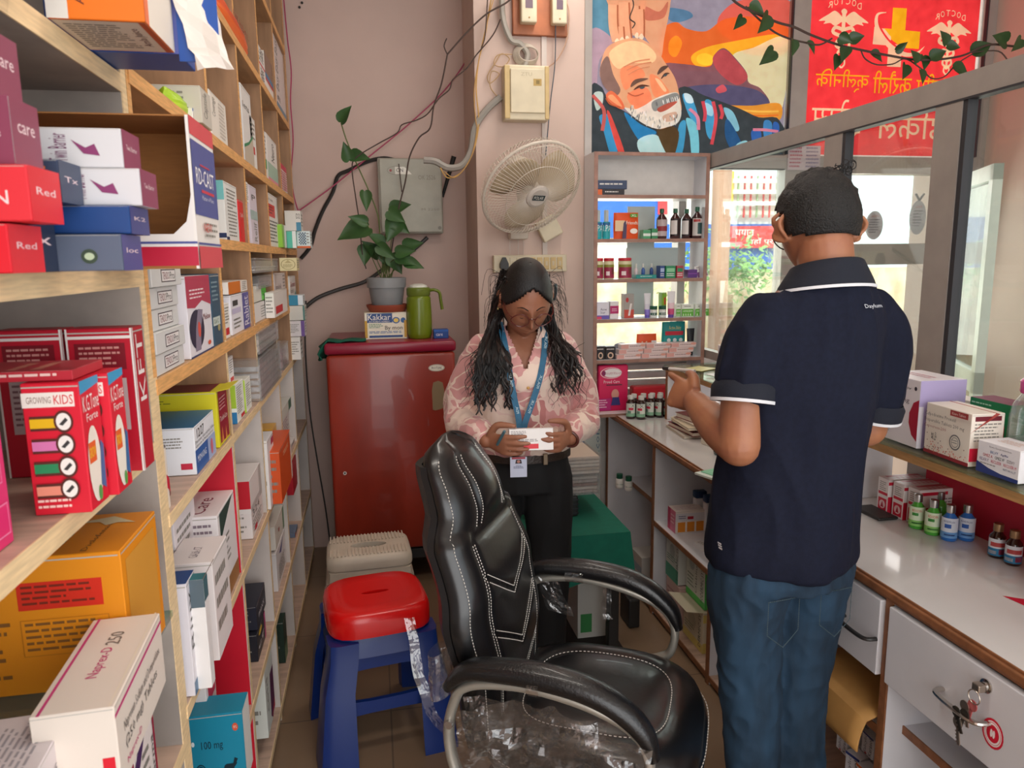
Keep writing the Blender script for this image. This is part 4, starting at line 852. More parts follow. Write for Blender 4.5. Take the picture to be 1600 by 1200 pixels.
# --- row on board M
S('white carton with a teal top band next to the big printed carton', 348, 368, 281, bM_, 'E8E8E4', fr=[('l', .2, .05, .9, .9, 14, GY), ('r', 0, 0, .2, .06, '2B3A60')], sd=[('r', 0, .68, 1, 1, '7CC4C4'), ('r', .4, .04, 1, .12, '2B3A60')], dp=.16)
S('red and white carton, lower one of the two red cartons on the middle board', 372, 386, 311, bM_, 'D8262C', fr=[('t', .2, .6, .9, .7, 'Cefix', 'F4D8D0')], sd=[], dp=.14)
S('red carton with a white printed flap, upper one of the two red cartons', 375, 386, 278, 1.70, 'D8262C', fr=[('r', .0, 0, 1, 1, 'F0ECE6'), ('tv', .1, .1, .35, .9, 'Evox', DK), ('l', .5, .1, .95, .9, 8, GY)], sd=[], dp=.14, stack=hit(372, 311, 0, -.378).z+.002)
S('mauve and white carton on the middle board beside the red pair', 388, 399, 287, bM_, 'DCD2DC', fr=[('t', .3, .75, .8, .85, 'P', DK), ('r', 0, .42, 1, .58, 'A8BCB8'), ('tv', .4, .05, .8, .38, 'Relif', GY)])
S('large white carton with a red square and upside-down lettering on the middle board', 402, 431, 289, bM_, 'ECE8E2', fr=[('r', .02, .56, .72, .8, 'D8342A'), ('t', .1, .86, .6, .9, 'SITAR', GY), ('l', .1, .6, .62, .76, 3, '6A3030'), ('l', .05, .06, .9, .5, 7, '6E6A64'), ('r', .96, 0, 1, 1, 'B4AEA4')])
S('lime green slim carton at the far end of the middle board', 440, 446, 350, bM_, '8AC03A', fr=[('r', .5, 0, 1, 1, 'F0ECE6')], xf=-.36)
# --- row on board B
zt_ = 1.355
tb = [(241, 545, 'lowest'), (241, 520, 'second from the bottom'), (239, 492, 'third from the bottom'), (237, 465, 'fourth from the bottom'), (236, 442, 'fifth from the bottom'), (238, 424, 'topmost')]
zc = zt_+.001
for k, (xl, yt, wd) in enumerate(tb):
    hh = .0375; off = [0, .004, -.004, -.002, .006, -.004][k]; y0 = 1.352+off*.4
    L_ = .20 if k < 5 else .215
    carton('pale grey flat carton with framed lettering, %s in its stack' % wd, (-.374-.06+off, y0+L_/2, zc), .12, L_, hh, 'D4D4D2',
           {'R': [('r', .30, .2, .78, .8, '4A3A44'), ('r', .315, .25, .765, .75, 'E6E2E0'), ('t', .34, .32, .56, .68, 'TENDO', '7A2434'), ('t', .58, .32, .74, .68, 'Pro', DK)]}, group='stack of pale grey flat cartons'); zc += hh+.001
S('maroon and white carton showing an x-ray of a leg, upright on the shelf', 288, 326, 432, bB_, 'E8E4EA', fr=[('p', [(0, .62), (.3, .6), (.6, .68), (1, .6), (1, 1), (0, 1)], 'B83A56'), ('l', .12, .7, .75, .84, 3, 'F0D8DC'), ('e', .32, .33, .3, .25, '2A2A44'), ('p', [(.2, .06), (.42, .06), (.46, .3), (.6, .56), (.4, .58), (.26, .34)], '8A8094'), ('e', .4, .32, .06, .1, 'E0584A'), ('t', .6, .42, .92, .5, 'Melow', '7A2434'), ('e', .8, .1, .07, .03, 'E05A3A'), ('r', 0, 0, 1, .02, '2A3A6A')], sd=[], dp=.09, xf=-.372)
S('dark teal blue carton standing beside the leg x-ray carton', 327, 345, 428, bB_, '33546A', fr=[('l', .1, .6, .8, .9, 5, '8AA4B0'), ('r', 0, .28, .8, .4, 'C8D4CC'), ('t', .1, .31, .6, .37, 'Cal C', '3A5A3A'), ('e', .6, .24, .15, .05, 'A8A070')], xf=-.372, dp=.12)
S('slim white carton at the start of the third bay', 349, 357, 475, bB_, fr=[('r', .1, .1, .8, .3, 'C8202C'), ('l', .1, .4, .9, .9, 6, GY)])
S('white carton with a violet stripe and a small square code print', 359, 388, 462, bB_, 'ECEAF0', fr=[('r', .62, 0, 1, 1, '5A5AA0'), ('tv', .68, .1, .95, .9, 'Rablet', 'F0ECF4'), ('r', .1, .72, .36, .86, '3A3A3A'), ('r', .05, .52, .5, .66, 'C8C0DC'), ('l', .1, .1, .5, .4, 3, GY)], dp=.1)
S('white carton with an orange side panel on top of the violet striped carton', 356, 386, 441, bB_, 'F0EAE2', fr=[('r', 0, 0, .6, 1, 'D8741E'), ('l', .7, .1, .95, .9, 5, GY)], stack=hit(359, 462, 0, -.378).z+.002, dp=.1)
S('white carton printed with ovals beside the violet striped carton', 389, 393, 478, bB_)
S('white folded carton on the shelf, under the one with the lime green label', 397, 416, 475, bB_, 'E8E4E2', fr=[('l', .5, .1, .9, .8, 5, GY)])
S('cream carton with a bright green end label', 394, 415, 448, bB_, 'E4E0D4', fr=[('r', .62, 0, 1, 1, '58C83A'), ('t', .68, .3, .94, .6, 'DS', '2A6A2A')], stack=hit(397, 475, 0, -.378).z+.002)
CB = CLEAR('clear_plastic_box', 'FAFAFA', gloss=.08, rough=.08, opac=.10, bump=.3, bscale=25)
SIL = MT('silver_foil', 'D8D6D8', rough=.35, metal=.5, noise=.2, scale=40, bump=.8, bscale=60, dist=.004)
def cbox(label, xl, xr, yt, yb, X, dp=.14, inner='D8D2CE', zb=None, sheets=0):
    a = hit(xl, yt, 0, X); b_ = hit(xr, yb, 0, X); y0, y1 = a.y, hit(xr, (yt+yb)/2, 0, X).y; z1 = a.z; z0 = zb if zb is not None else hit(xl, yb, 0, X).z
    E_ = EM('clear_plastic_box', (X-dp/2, (y0+y1)/2, z0), label, 'plastic box')
    m_ = MB(); q = .0015
    for (A, B_) in (((X-dp, y0, z0), (X, y1, z0+q)), ((X-dp, y0, z0), (X, y0+q, z1-.008)), ((X-dp, y1-q, z0), (X, y1, z1-.008)), ((X-dp, y0, z0), (X-dp+q, y1, z1-.008)), ((X-q, y0, z0), (X, y1, z1-.008))): m_.box(*A, *B_, CB)
    ch(m_, 'tub', E_); ch(MB().rbox(X-dp-.003, y0-.003, z1-.008, X+.003, y1+.003, z1, CB, r=.003), 'lid', E_)
    n = sheets or 2
    for i in range(n):
        zz = z0+.006+(z1-z0-.03)*i/n; c_ = MB().rbox(X-dp+.008, y0+.008, zz, X-.006, y1-.008, zz+(z1-z0-.03)/n*.75, SIL if sheets else PR(inner), r=.003); ch(c_, 'strip_pack' if sheets else 'card_insert', E_)
    return E_
cbox('clear organiser box with silver contents high on the shelf below the middle board', 398, 434, 403, 427, -.36, zb=None, sheets=2)
cbox('small clear tub of tablets on the shelf, beneath the wide organiser box', 403, 424, 431, 452, -.37, sheets=2)
cbox('small clear tub between the green labelled carton and the red square carton', 417, 428, 478, 512, -.37, zb=bB_+.001)
S('pinkish white carton with faint grey lettering near the shelf end', 428, 451, 428, bB_, 'E6DAD6', fr=[('t', .1, .58, .6, .72, 'mabik', '8A7E84'), ('l', .75, .1, .98, .95, 9, GY)], dp=.12)
S('small white carton with a red square in front of the pinkish carton', 427, 448, 457, bB_, 'EAE4DE', fr=[('r', .1, .12, .6, .42, 'D0202C')], xf=-.345, dp=.03)
S('narrow printed white carton standing at the very end of the shelf', 452, 461, 432, bB_)
def SF(label, xl, xr, yt, zb, base, art_, Y=3.45, dp=.10, h=None):
    a = hit(xl, yt, 1, Y); b_ = hit(xr, yt, 1, Y); hh = (a.z-zb-.001) if h is None else h
    return carton(label, ((a.x+b_.x)/2, Y+dp/2, zb+.001), b_.x-a.x, dp, max(.02, hh), base, {'F': art_, 'R': tid(4)})
_q = SF('teal and white carton near the end of the middle board', 447, 462, 361, bM_, '58C0A8', [('r', .6, 0, 1, 1, 'E8ECE8')], Y=3.40)
SF('off-white carton with a blue foot resting on the teal carton', 444, 469, 329, _q.location.z+_q.dimensions.z, 'DDD6CE', [('r', .7, 0, 1, .42, '4A8AA8'), ('t', .72, .6, .95, .85, 'D2', DK)], Y=3.40)
SF('white carton with a blue chequer pattern and orange foot sticking out of the rack end', 463, 484, 361, bM_, 'DCE8E8', [('r', 0, 0, 1, .12, 'D8622A')]+[('r', .15+.09*i, .2+.08*j, .24+.09*i, .28+.08*j, '2A4A6A') for i in range(6) for j in range(9) if (i+j) % 2]+[('l', .74, .2, .95, .9, 4, GY)], Y=3.42)
SF('cream rounded card box near the end of the shelf, beside the organiser box', 436, 463, 403, hit(436, 424, 1, 3.0).z, 'D8CC9C', [('o', .5, .5, .42, .4, .92, '8A7A4A'), ('l', .2, .25, .8, .5, 3, '8A7A4A'), ('p', [(.3, .6), (.5, .85), (.7, .6)], 'B8A878')], Y=3.0)
# --- row on board C
_q = SF('white carton with a violet end at the rack end', 450, 478, 548, bC_+.105, 'DED8DA', [('r', .8, 0, 1, 1, '6A4A90'), ('l', .1, .2, .7, .8, 6, GY)], Y=3.42, h=.07)
_p = SF('long grey white carton at the rack end, on top of the violet ended carton', 438, 478, 522, _q.location.z+.071, 'D0CEC6', [('r', .93, 0, 1, 1, '4A7A74')], Y=3.42, h=.065)
SF('blue and white carton just under the shelf end', 449, 475, 498, _p.location.z+.066, 'DDE4E8', [('r', 0, 0, .7, 1, '2E86A8')], Y=3.42, h=.045)
_w = SF('tall white carton at the rack end beneath the violet ended carton', 450, 472, 585, bC_, 'E4E0DC', [('l', .1, .2, .9, .8, 6, GY)], Y=3.42, h=.103)
S('big blue and white carton with handwritten date on its upper face', 302, 335, 668, bC_, 'EDEFF4', fr=[('r', 0, 0, 1, .5, '2E62A8'), ('r', .6, 0, 1, .5, 'A8B8DC'), ('t', .08, .22, .5, .36, 'MSM-KING', 'F0F4FA'), ('t', .12, .72, .45, .92, '12/27', '222222'), ('t', .02, .62, .98, .7, 'Diacerein, Glucosamine Sulfate', '33363C'), ('t', .02, .53, .9, .6, 'Chloride & Methylsulfonyl', '33363C'), ('e', .78, .25, .06, .18, 'D87080')], sd=[('l', .1, .55, .3, .8, 4, GY), ('l', .6, .55, .85, .8, 4, GY), ('r', .8, .12, .95, .25, 'C8304A')], top=[('r', 0, 0, 1, 1, '236A98'), ('t', .15, .6, .5, .72, 'MSM-KING', 'BFD4E4')], dp=.15, xf=-.375)
S('yellow carton with a maroon end panel behind the blue and white carton', 337, 366, 612, bC_, 'D8CE2A', fr=[('r', .12, .05, .95, .97, '9A1E34'), ('l', .2, .6, .8, .85, 4, 'D8A0A0'), ('t', .18, .42, .85, .52, 'TendoCare', 'F4E4D8'), ('p', [(.2, .06), (.3, .34), (.4, .06)], 'E08A4A'), ('p', [(.55, .06), (.62, .3), (.72, .06)], 'E08A4A')], sd=[('l', .1, .75, .6, .88, 3, '8A8A2A'), ('l', .75, .1, .95, .5, 7, '8A8A2A')], top=[('r', .04, .06, .96, .9, '7A2430')], dp=.24, xf=-.373, flap=('R', .03, rad(10), PR('D8CE2A')))
S('white carton with a lime green side and blue foot', 367, 380, 602, bC_, 'EDF0E8', fr=[('l', .1, .2, .8, .92, 12, GY), ('r', .5, .04, .95, .14, 'C8202C')], sd=[('r', 0, .4, 1, 1, 'A8C83A'), ('r', 0, 0, 1, .3, '2E7AB0')], dp=.1)
S('slim white and green carton just beyond the lime sided carton', 382, 391, 594, bC_, 'EDF0E8', fr=tid(10), sd=[('r', 0, 0, 1, 1, 'B4D050')], dp=.1)
S('tall white carton with a teal title bar and red band', 392, 402, 545, bC_, 'F0EEEC', fr=[('l', .2, .3, .9, .92, 10, GY), ('r', .3, .12, .9, .22, 'C8302C')], sd=[('r', .1, .82, .9, .93, '2A5A62'), ('r', 0, .38, 1, .52, 'C8302C'), ('t', .15, .84, .8, .91, 'Metformin Tablets', 'D8E4E4')], dp=.15)
S('small white carton with a red dot standing before the tall white carton', 355, 364, 560, 1.2, 'F0EEEC', fr=[('r', .3, .1, .9, .26, 'C8302C'), ('l', .2, .4, .9, .9, 6, GY)], dp=.04, xf=-.40, stack=hit(364, 600, 0, -.40).z)
cbox('large clear tub with a pale card inside, upper one of two on the fourth bay', 404, 436, 518, 556, -.36, inner='D8D0CA')
cbox('clear box packed with silver strips, lower one of two on the fourth bay', 405, 440, 559, 613, -.36, sheets=5, zb=bC_+.001)
cbox('slender clear box of pink strips beside the silver strips', 441, 452, 540, 604, -.37, inner='C8A0A4', zb=bC_+.001)
# --- row on board D
S('white carton with a red emblem, left of the pair on the lower shelf', 270, 306, 812, bD_, 'ECE4E6', fr=[('l', .1, .6, .8, .9, 4, GY), ('e', .8, .5, .06, .05, 'C8304A'), ('r', .1, .3, .5, .35, 'C8304A')], top=[('r', 0, .5, 1, 1, '3A3440'), ('t', .1, .2, .9, .4, 'ADVENT', '8A4A5A'), ('r', .5, .5, 1, .7, 'C8203A')], dp=.15, xf=-.43)
S('white carton with an ingredients table and orange topped picture, right of the pair', 339, 371, 806, bD_, 'ECE6E6', fr=[('p', [(.1, .7), (.8, .95), (.9, .98), (.1, .98)], '2A4A44'), ('l', .15, .35, .6, .68, 5, GY), ('r', .3, 0, 1, .2, '9A6A3A')], sd=[('l', .04, .1, .5, .92, 12, '8A7A84'), ('l', .6, .1, .95, .92, 12, '8A7A84')], top=[('r', 0, .7, 1, 1, 'C06A2A'), ('t', .1, .2, .7, .4, 'Care', '8A4A5A'), ('e', .2, .8, .1, .1, 'C82A3A')], dp=.17, xf=-.376)
S('white carton lettered along its end, lying before the ingredients carton', 331, 357, 878, bD_, 'E6DEDC', sd=[('tv', .3, .1, .55, .9, 'Cal-Life CT', '5A565C')], fr=tid(3), top=[('t', .2, .4, .6, .6, 'Cal-Life CT', '8A7E88')], dp=.088, xf=-.34)
S('navy topped white carton leaning forward on the lower shelf', 290, 305, 912, bD_, 'E4E0E6', fr=[('tv', .1, .4, .5, .9, 'Rjuv', DK), ('r', 0, 0, 1, .12, '5A7A9A')], top=[('r', 0, 0, 1, 1, '2A4A80')], dp=.12, xf=-.36)
S('white carton with a torn teal lid on the lower shelf', 317, 324, 905, bD_, 'EDEAE8', fr=[('r', .0, .8, 1, 1, '3A6A74')], top=[('r', 0, 0, 1, 1, '3A7A84')], sd=[('r', 0, .75, 1, 1, '5A6A74')], dp=.08, xf=-.335, flap=('R', .03, rad(60), PR('6A5A50')))
S('flat red and white carton in the third bay, upper one', 389, 408, 752, .84, 'E8E2E0', fr=[('r', .8, 0, 1, 1, 'B8B4B0')], sd=[('r', 0, 0, 1, 1, 'C81E30'), ('r', 0, 0, 1, .15, 'E8E2E0')], dp=.14, stack=hit(400, 790, 0, -.378).z+.003)
S('white carton with printed capitals in the third bay, lower one', 392, 411, 792, bD_, 'E6DEDC', fr=[('t', .1, .6, .7, .8, '324', DK), ('l', .1, .1, .9, .5, 4, GY), ('r', .2, .1, .4, .25, 'C8203A')], dp=.12)
S('tall white carton beside the yellow one in the fourth bay', 416, 427, 690, bD_, 'E8E8EA', fr=[('r', .6, .85, 1, .95, 'B83A5A'), ('t', .3, .1, .9, .16, 'rif', DK)], dp=.06, xf=-.36)
S('yellow topped carton in the fourth bay', 425, 436, 671, bD_, 'D8A43A', fr=[('l', .2, .3, .8, .8, 6, 'B07A20')], dp=.1, xf=-.39)
S('orange carton in clear wrapping in the fourth bay', 436, 455, 705, bD_+.04, 'D8541E', fr=[('l', .3, .75, .8, .85, 2, 'F0C8A0'), ('r', .9, 0, 1, 1, 'E8D8D0')], xf=-.33, dp=.07, stack=bD_+.001)
S('white medicine carton behind the orange wrapped carton', 437, 452, 662, bD_, 'E4DCD8', fr=[('l', .1, .2, .9, .9, 9, 'A89098')], xf=-.39)
S('green topped white carton in the fourth bay', 440, 458, 643, bD_+.15, 'E0E0D8', fr=[('r', .7, 0, 1, 1, '3A6A4E')], stack=hit(440, 660, 0, -.39).z+.004, xf=-.385, dp=.1)
S('red carton in the fifth bay above the white cartons', 456, 470, 726, .84, 'B81A2C', fr=[('l', .1, .8, .8, .9, 2, 'D88A8A')], stack=hit(458, 778, 0, -.378).z+.002)
S('white printed carton under the red carton in the fifth bay', 458, 471, 779, bD_-.0, 'E8E0DC', fr=[('l', .1, .2, .9, .9, 8, '8A6A78')], zt=hit(458, 779, 0, -.378).z)
# --- row on board E and F
S('bright teal carton with a horse emblem and dosage lettering', 300, 377, 1112, bE_, '1788A6', name='medicine_carton', fr=[('e', .88, .8, .07, .06, 'D8583A')], sd=[], dp=.03, xf=-.395)
# the teal carton's broad face looks down the aisle
_o = bpy.data.objects[-1] if False else None
for _o in list(bpy.data.objects):
    if _o.get('label', '').startswith('bright teal carton'): bpy.data.objects.remove(_o)
a = hit(300, 1195, 1, 1.62); b_ = hit(378, 1112, 1, 1.62)
carton('bright teal carton with a horse emblem and dosage lettering', ((a.x+b_.x)/2, 1.66, bE_+.001), b_.x-a.x, .08, b_.z-bE_, '1788A6', {'F': [('e', .85, .80, .055, .055, 'D8583A'), ('t', .82, .78, .88, .82, 'RPG', 'F4D8C8'), ('t', .2, .5, .6, .64, '100 mg', '12303C'), ('e', .05, .62, .03, .035, 'DDE8EC'), ('o', .16, .22, .1, .11, .86, '12303C'), ('o', .16, .22, .07, .08, .8, '12303C'), ('e', .16, .22, .04, .04, '12303C'),
  ('p', [(.62, .18), (.6, .1), (.63, .1), (.65, .2), (.74, .2), (.76, .1), (.79, .1), (.78, .24), (.84, .3), (.8, .33), (.76, .3), (.64, .3), (.6, .28), (.58, .2)], '0E2A36'), ('p', [(.76, .28), (.8, .38), (.86, .36), (.82, .3)], '0E2A36'), ('r', .58, .07, .82, .08, '0E2A36')], 'R': [('r', 0, 0, 1, 1, 'E8E4DC')]})
S('white and red printed carton behind the teal carton, half hidden by the board above', 318, 335, 1040, bE_, 'E6DCD8', fr=[('r', .2, .6, .9, .85, 'C8405A'), ('l', .1, .1, .9, .5, 4, 'C87A8A')], xf=-.42)
S('black carton with a yellow emblem, second row from the bottom', 401, 416, 992, bE_, '23242E', fr=[('e', .4, .8, .2, .1, 'D8B83A'), ('t', .1, .3, .8, .5, 'cf', 'D8D8DC'), ('r', .85, 0, 1, 1, 'B83A78')], xf=-.385)
S('dark blue carton on top of the black carton', 400, 416, 948, .5, '2A2C3A', fr=[('t', .2, .3, .8, .5, 'maxx', 'D8D8DC')], xf=-.385, stack=hit(401, 992, 0, -.385).z+.002)
S('white carton with a purple curved print in the third bay near the floor', 412, 426, 1046, bF_+.06, 'DDE0D8', fr=[('p', [(.5, .1), (.7, 0), (1, .2), (1, .7), (.6, .7)], '5A1E50'), ('p', [(.6, .05), (1, .05), (1, .2)], 'C8304A'), ('tv', .1, .3, .3, .8, 'cold', GY)], xf=-.372)
S('pale green slim carton beside the purple curved one', 427, 433, 1025, bF_+.1, 'C8D8C0', xf=-.38)
S('small green topped white carton in the fourth bay, second lowest shelf', 429, 447, 824, bE_+.14, 'E4E0D6', fr=[('r', .85, 0, 1, 1, '4A7A4A'), ('e', .4, .5, .06, .1, 'A84A3A')], stack=hit(431, 862, 0, -.385).z, xf=-.385)
S('white carton with a violet arrow in the fourth bay', 431, 447, 866, bE_, 'E6E2E2', fr=[('p', [(.3, .8), (.8, .95), (.5, .7)], '4A4A90'), ('l', .2, .1, .9, .55, 8, GY)], xf=-.385)
S('dark green narrow carton at the rack foot', 442, 447, 972, bF_+.1, '2A3E34', fr=[('r', 0, 0, 1, .4, '6A8A6A')], xf=-.385, stack=bF_+.001)
S('grey blue small carton in the fifth bay second lowest shelf', 464, 469, 880, bE_, '6A7A94', fr=[])
# ================================================================ NEAREST BAY
NB = 1.542
rd = EM('shipping_carton', (-.36, 1.19, NB), 'large open brown card box with a blue and red printed side on the nearest shelf', 'cardboard box')
CARD = MT('corrugated_card', 'A06A38', rough=.85, noise=.06, scale=30, stretch=(1, 1, 8))
X0_, X1_, Y0_, Y1_, H_ = -.60, -.235, 1.10, 1.255, .205; q = .004
sdp = MB().box(X1_-q, Y0_, NB+.001, X1_, Y1_, NB+H_, PR('E8E2DC'))
art(sdp, ((X1_, Y0_, NB+.001), (0, Y1_-Y0_, 0), (0, 0, H_), (1, 0, 0)), [('r', 0, .88, 1, 1, 'D24A52'), ('r', 0, .36, 1, .85, '4A5290'), ('t', .12, .57, .88, .68, 'RD-CAST', 'F4F0EC'), ('r', .3, .52, .85, .54, 'C8344A'), ('t', .3, .47, .8, .5, 'Plaster of Paris', 'D8D8E8'), ('s' if False else 'r', .3, .70, .7, .71, 'C8344A'), ('r', 0, .16, 1, .175, '4A5290'), ('r', 0, 0, 1, .15, 'CE4650'), ('l', .3, .2, .9, .32, 3, GY), ('t', .25, .25, .6, .31, 'NEW', 'D84A40')], eps=.0006)
ch(sdp, 'printed_side', rd); ch(MB().box(X0_, Y1_-q, NB+.001, X1_-q, Y1_, NB+H_, CARD), 'back_side', rd)
ch(MB().box(X0_, Y0_, NB+.001, X1_-q, Y1_-q, NB+.001+q, CARD).box(X0_, Y0_, NB+.001+q, X0_+q, Y1_-q, NB+H_, CARD), 'base', rd)
fl = MB(); fl.poly([(X0_+q, Y0_, NB+.005), (X1_-q, Y0_, NB+.005), (X1_-q, Y0_, NB+.10), (X1_-.012, Y0_, NB+.065), (X1_-.03, Y0_, NB+.048), (X0_+q, Y0_, NB+.048)], PR('E4DEDA'), (0, q, 0))
art(fl, ((X0_+q, Y0_, NB+.001), (X1_-X0_-q, 0, 0), (0, 0, .05), (0, -1, 0)), [('r', 0, .08, 1, .6, 'B81838'), ('r', 0, .68, 1, .74, '4A5290'), ('l', .55, .35, .75, .5, 2, 'E8C8CC')], eps=.0006); ch(fl, 'front_lip', rd)
ch(MB().box(X0_, Y0_, NB+H_-.002, X1_-q, Y1_, NB+H_, CARD), 'top_side', rd)
def end_box(label, x1, y0, z, L, dd_, hh, side, endc, txt, rz=0, name='medicine_carton', sdart=None, group=None):
    return carton(label, (x1-L/2, y0+dd_/2, z), L, dd_, hh, side, {'F': sdart if sdart is not None else [('l', .3, .15, .62, .85, 5, GY), ('tv', .68, .15, .76, .85, txt, '7A3A64'), ('p', [(.78, .7), (.84, .5), (.88, .6), (.9, .3), (.83, .35)], '8A3A6A')], 'R': [('r', 0, 0, 1, 1, endc), ('t', .2, .5, .8, .64, txt, 'F0D8DC')], 'B': tid()}, rz=rz, group=group)
z_ = NB+.001
# bottom layer, then upwards
end_box('slate blue carton, lowest in the front row beside the shipping carton', -.272, .90, z_, .17, .07, .040, '5A6478', '4A4A88', 'loc', sdart=[('t', .1, .6, .25, .8, 'X', 'D8D8D8'), ('l', .15, .1, .5, .25, 1, 'D87A3A'), ('e', .8, .4, .05, .2, '3A4A3A'), ('e', .8, .4, .03, .1, 'B8C8A8')])
end_box('navy carton with a white vertical brand name on the nearest shelf', -.338, .90-.062, z_, .13, .06, .056, '28324A', '28324A', 'x', sdart=[('tv', .7, .1, .9, .8, 'tynor', 'D0D4E0')])
end_box('royal blue carton stacked over the slate blue one', -.265, .915, z_+.041, .16, .07, .031, '1E4480', '3A3E7E', 'K2', sdart=[('l', .1, .3, .6, .5, 1, '6A84B0')])
end_box('white carton with a mauve end, lower one of the pair in the open box', -.255, .93, z_+.073, .24, .065, .041, 'D8D6D8', '8A3A58', 'Twin Barrier')
end_box('white carton with a mauve end, upper one of the pair in the open box', -.272, .935, z_+.115, .24, .065, .043, 'D8D6D8', '8A3A58', 'Twin Barrier')
end_box('dark blue rounded carton in front of the lower mauve ended carton', -.315, .865, z_+.072, .12, .06, .043, '38445E', '38445E', 'Tx', sdart=[('l', .55, .7, .9, .85, 1, 'E0783A'), ('t', .8, .1, .9, .3, 'X', 'D8D8D8'), ('e', .55, .1, .06, .12, '14182A')])
end_box('bright red carton with orange print, lowest at the left edge of the nearest shelf', -.325, .76, z_, .16, .07, .045, 'DC1E2E', 'DC1E2E', 'Red', sdart=[('r', 0, .45, .8, .6, 'F08A2A'), ('l', 0, .28, .8, .4, 1, 'F4C8C0')])
end_box('bright red carton with white lettering, on top of the other red one', -.303, .76, z_+.047, .18, .07, .050, 'E0323C', 'DC1E2E', 'Red', sdart=[('t', .5, .3, .9, .55, 'STERON', 'F8D8D8'), ('r', 0, .45, .25, .55, 'F08A2A'), ('r', 0, .62, .2, .7, 'F4D8D0')])
end_box('mauve ended white carton at the left edge, above the red cartons', -.318, .775, z_+.099, .18, .06, .060, 'D8D2D0', '8A4058', 'care', sdart=[('r', .6, 0, 1, 1, '8A4058'), ('t', .7, .4, .95, .55, 'Sterile', 'E8D0D4')])
end_box('mauve ended white carton at the left edge, the topmost one of its stack', -.332, .78, z_+.160, .17, .06, .060, 'D8D2D0', '8A4058', 'care', sdart=[('r', .6, 0, 1, 1, '8A4058'), ('t', .7, .4, .95, .55, 'Sterile', 'E8D0D4')])
# upper board
ZU = 1.842
end_box('maroon and white carton on the upper near shelf at the left edge', -.345, .86, ZU, .16, .07, .07, 'A8B4CC', '7A3458', 'care', sdart=[('r', .65, 0, 1, 1, '7A3458')])
oc = carton('orange and white carton with a maroon badge lying on the upper near shelf', (-.315, 1.10, ZU), .11, .14, .16, 'F07A22', {'F': [('r', 0, 0, .22, 1, 'E4E0D8'), ('tv', .3, .1, .42, .6, 'Amla Juice', '7A3A2A'), ('r', .55, .25, .85, 1, '6A3048'), ('tv', .62, .35, .78, .9, 'DIABETEX', 'F0E0D8'), ('e', .9, .72, .08, .08, 'F0E8E0')], 'R': [('r', 0, 0, 1, 1, 'E8DED0'), ('r', 0, 0, .12, 1, 'E86A1E')], 'B': tid()}, flap=('R', .05, rad(-70), PR('E8DED0')))
_b = MB(); art(_b, ((-.053, .066, 0), (.106, 0, 0), (0, -.132, 0), (0, 0, -1)), [('r', 0, 0, 1, 1, 'D8CCC0'), ('l', .08, .1, .7, .9, 12, '6A6460'), ('tv', .74, .2, .88, .8, 'Amla Juice', '5A2A3A'), ('r', .93, 0, 1, 1, 'B84A2A')]); _o = _b.build('printed_underside', oc)
bc = carton('bright blue carton with an opened front flap on the upper near shelf', (-.34, 1.225, ZU), .17, .10, .15, '2450A0', {'F': [('r', .8, 0, 1, 1, '5A62A8'), ('p', [(.2, .3), (.3, .4), (.35, .5), (.4, .36), (.5, .38), (.4, .3), (.42, .2), (.3, .28)], 'C8B83A'), ('tv', .84, .3, .94, .8, 'Cool', 'D8D8E8')], 'R': [('t', .3, .05, .7, .12, 'e-ve', 'D0D8E8')]})
MB().box(0, -.002, 0, .055, 0, .17, PR('2450A0'), T((.085, -.05, -.01))).build('lid_flap', bc)
tw = MB(); rn = random.Random(2); vs = []
for i in range(9):
    for j in range(5): vs.append((-.262+.05*j/4+.03*i/8+rn.uniform(-.004, .004), 1.165+.01*j/4+rn.uniform(-.004, .004), ZU+.10-.12*i/8+rn.uniform(-.004, .004)))
tw.add(vs, [(i*5+j, i*5+j+1, i*5+j+6, i*5+j+5) for i in range(8) for j in range(4)], PR('E0D6CC')); o = tw.build('torn_carton_flap', smooth=False); o.modifiers.new('t', 'SOLIDIFY').thickness = .001
tag(o, 'torn whitish card flap hanging between the orange and blue cartons', 'card flap')
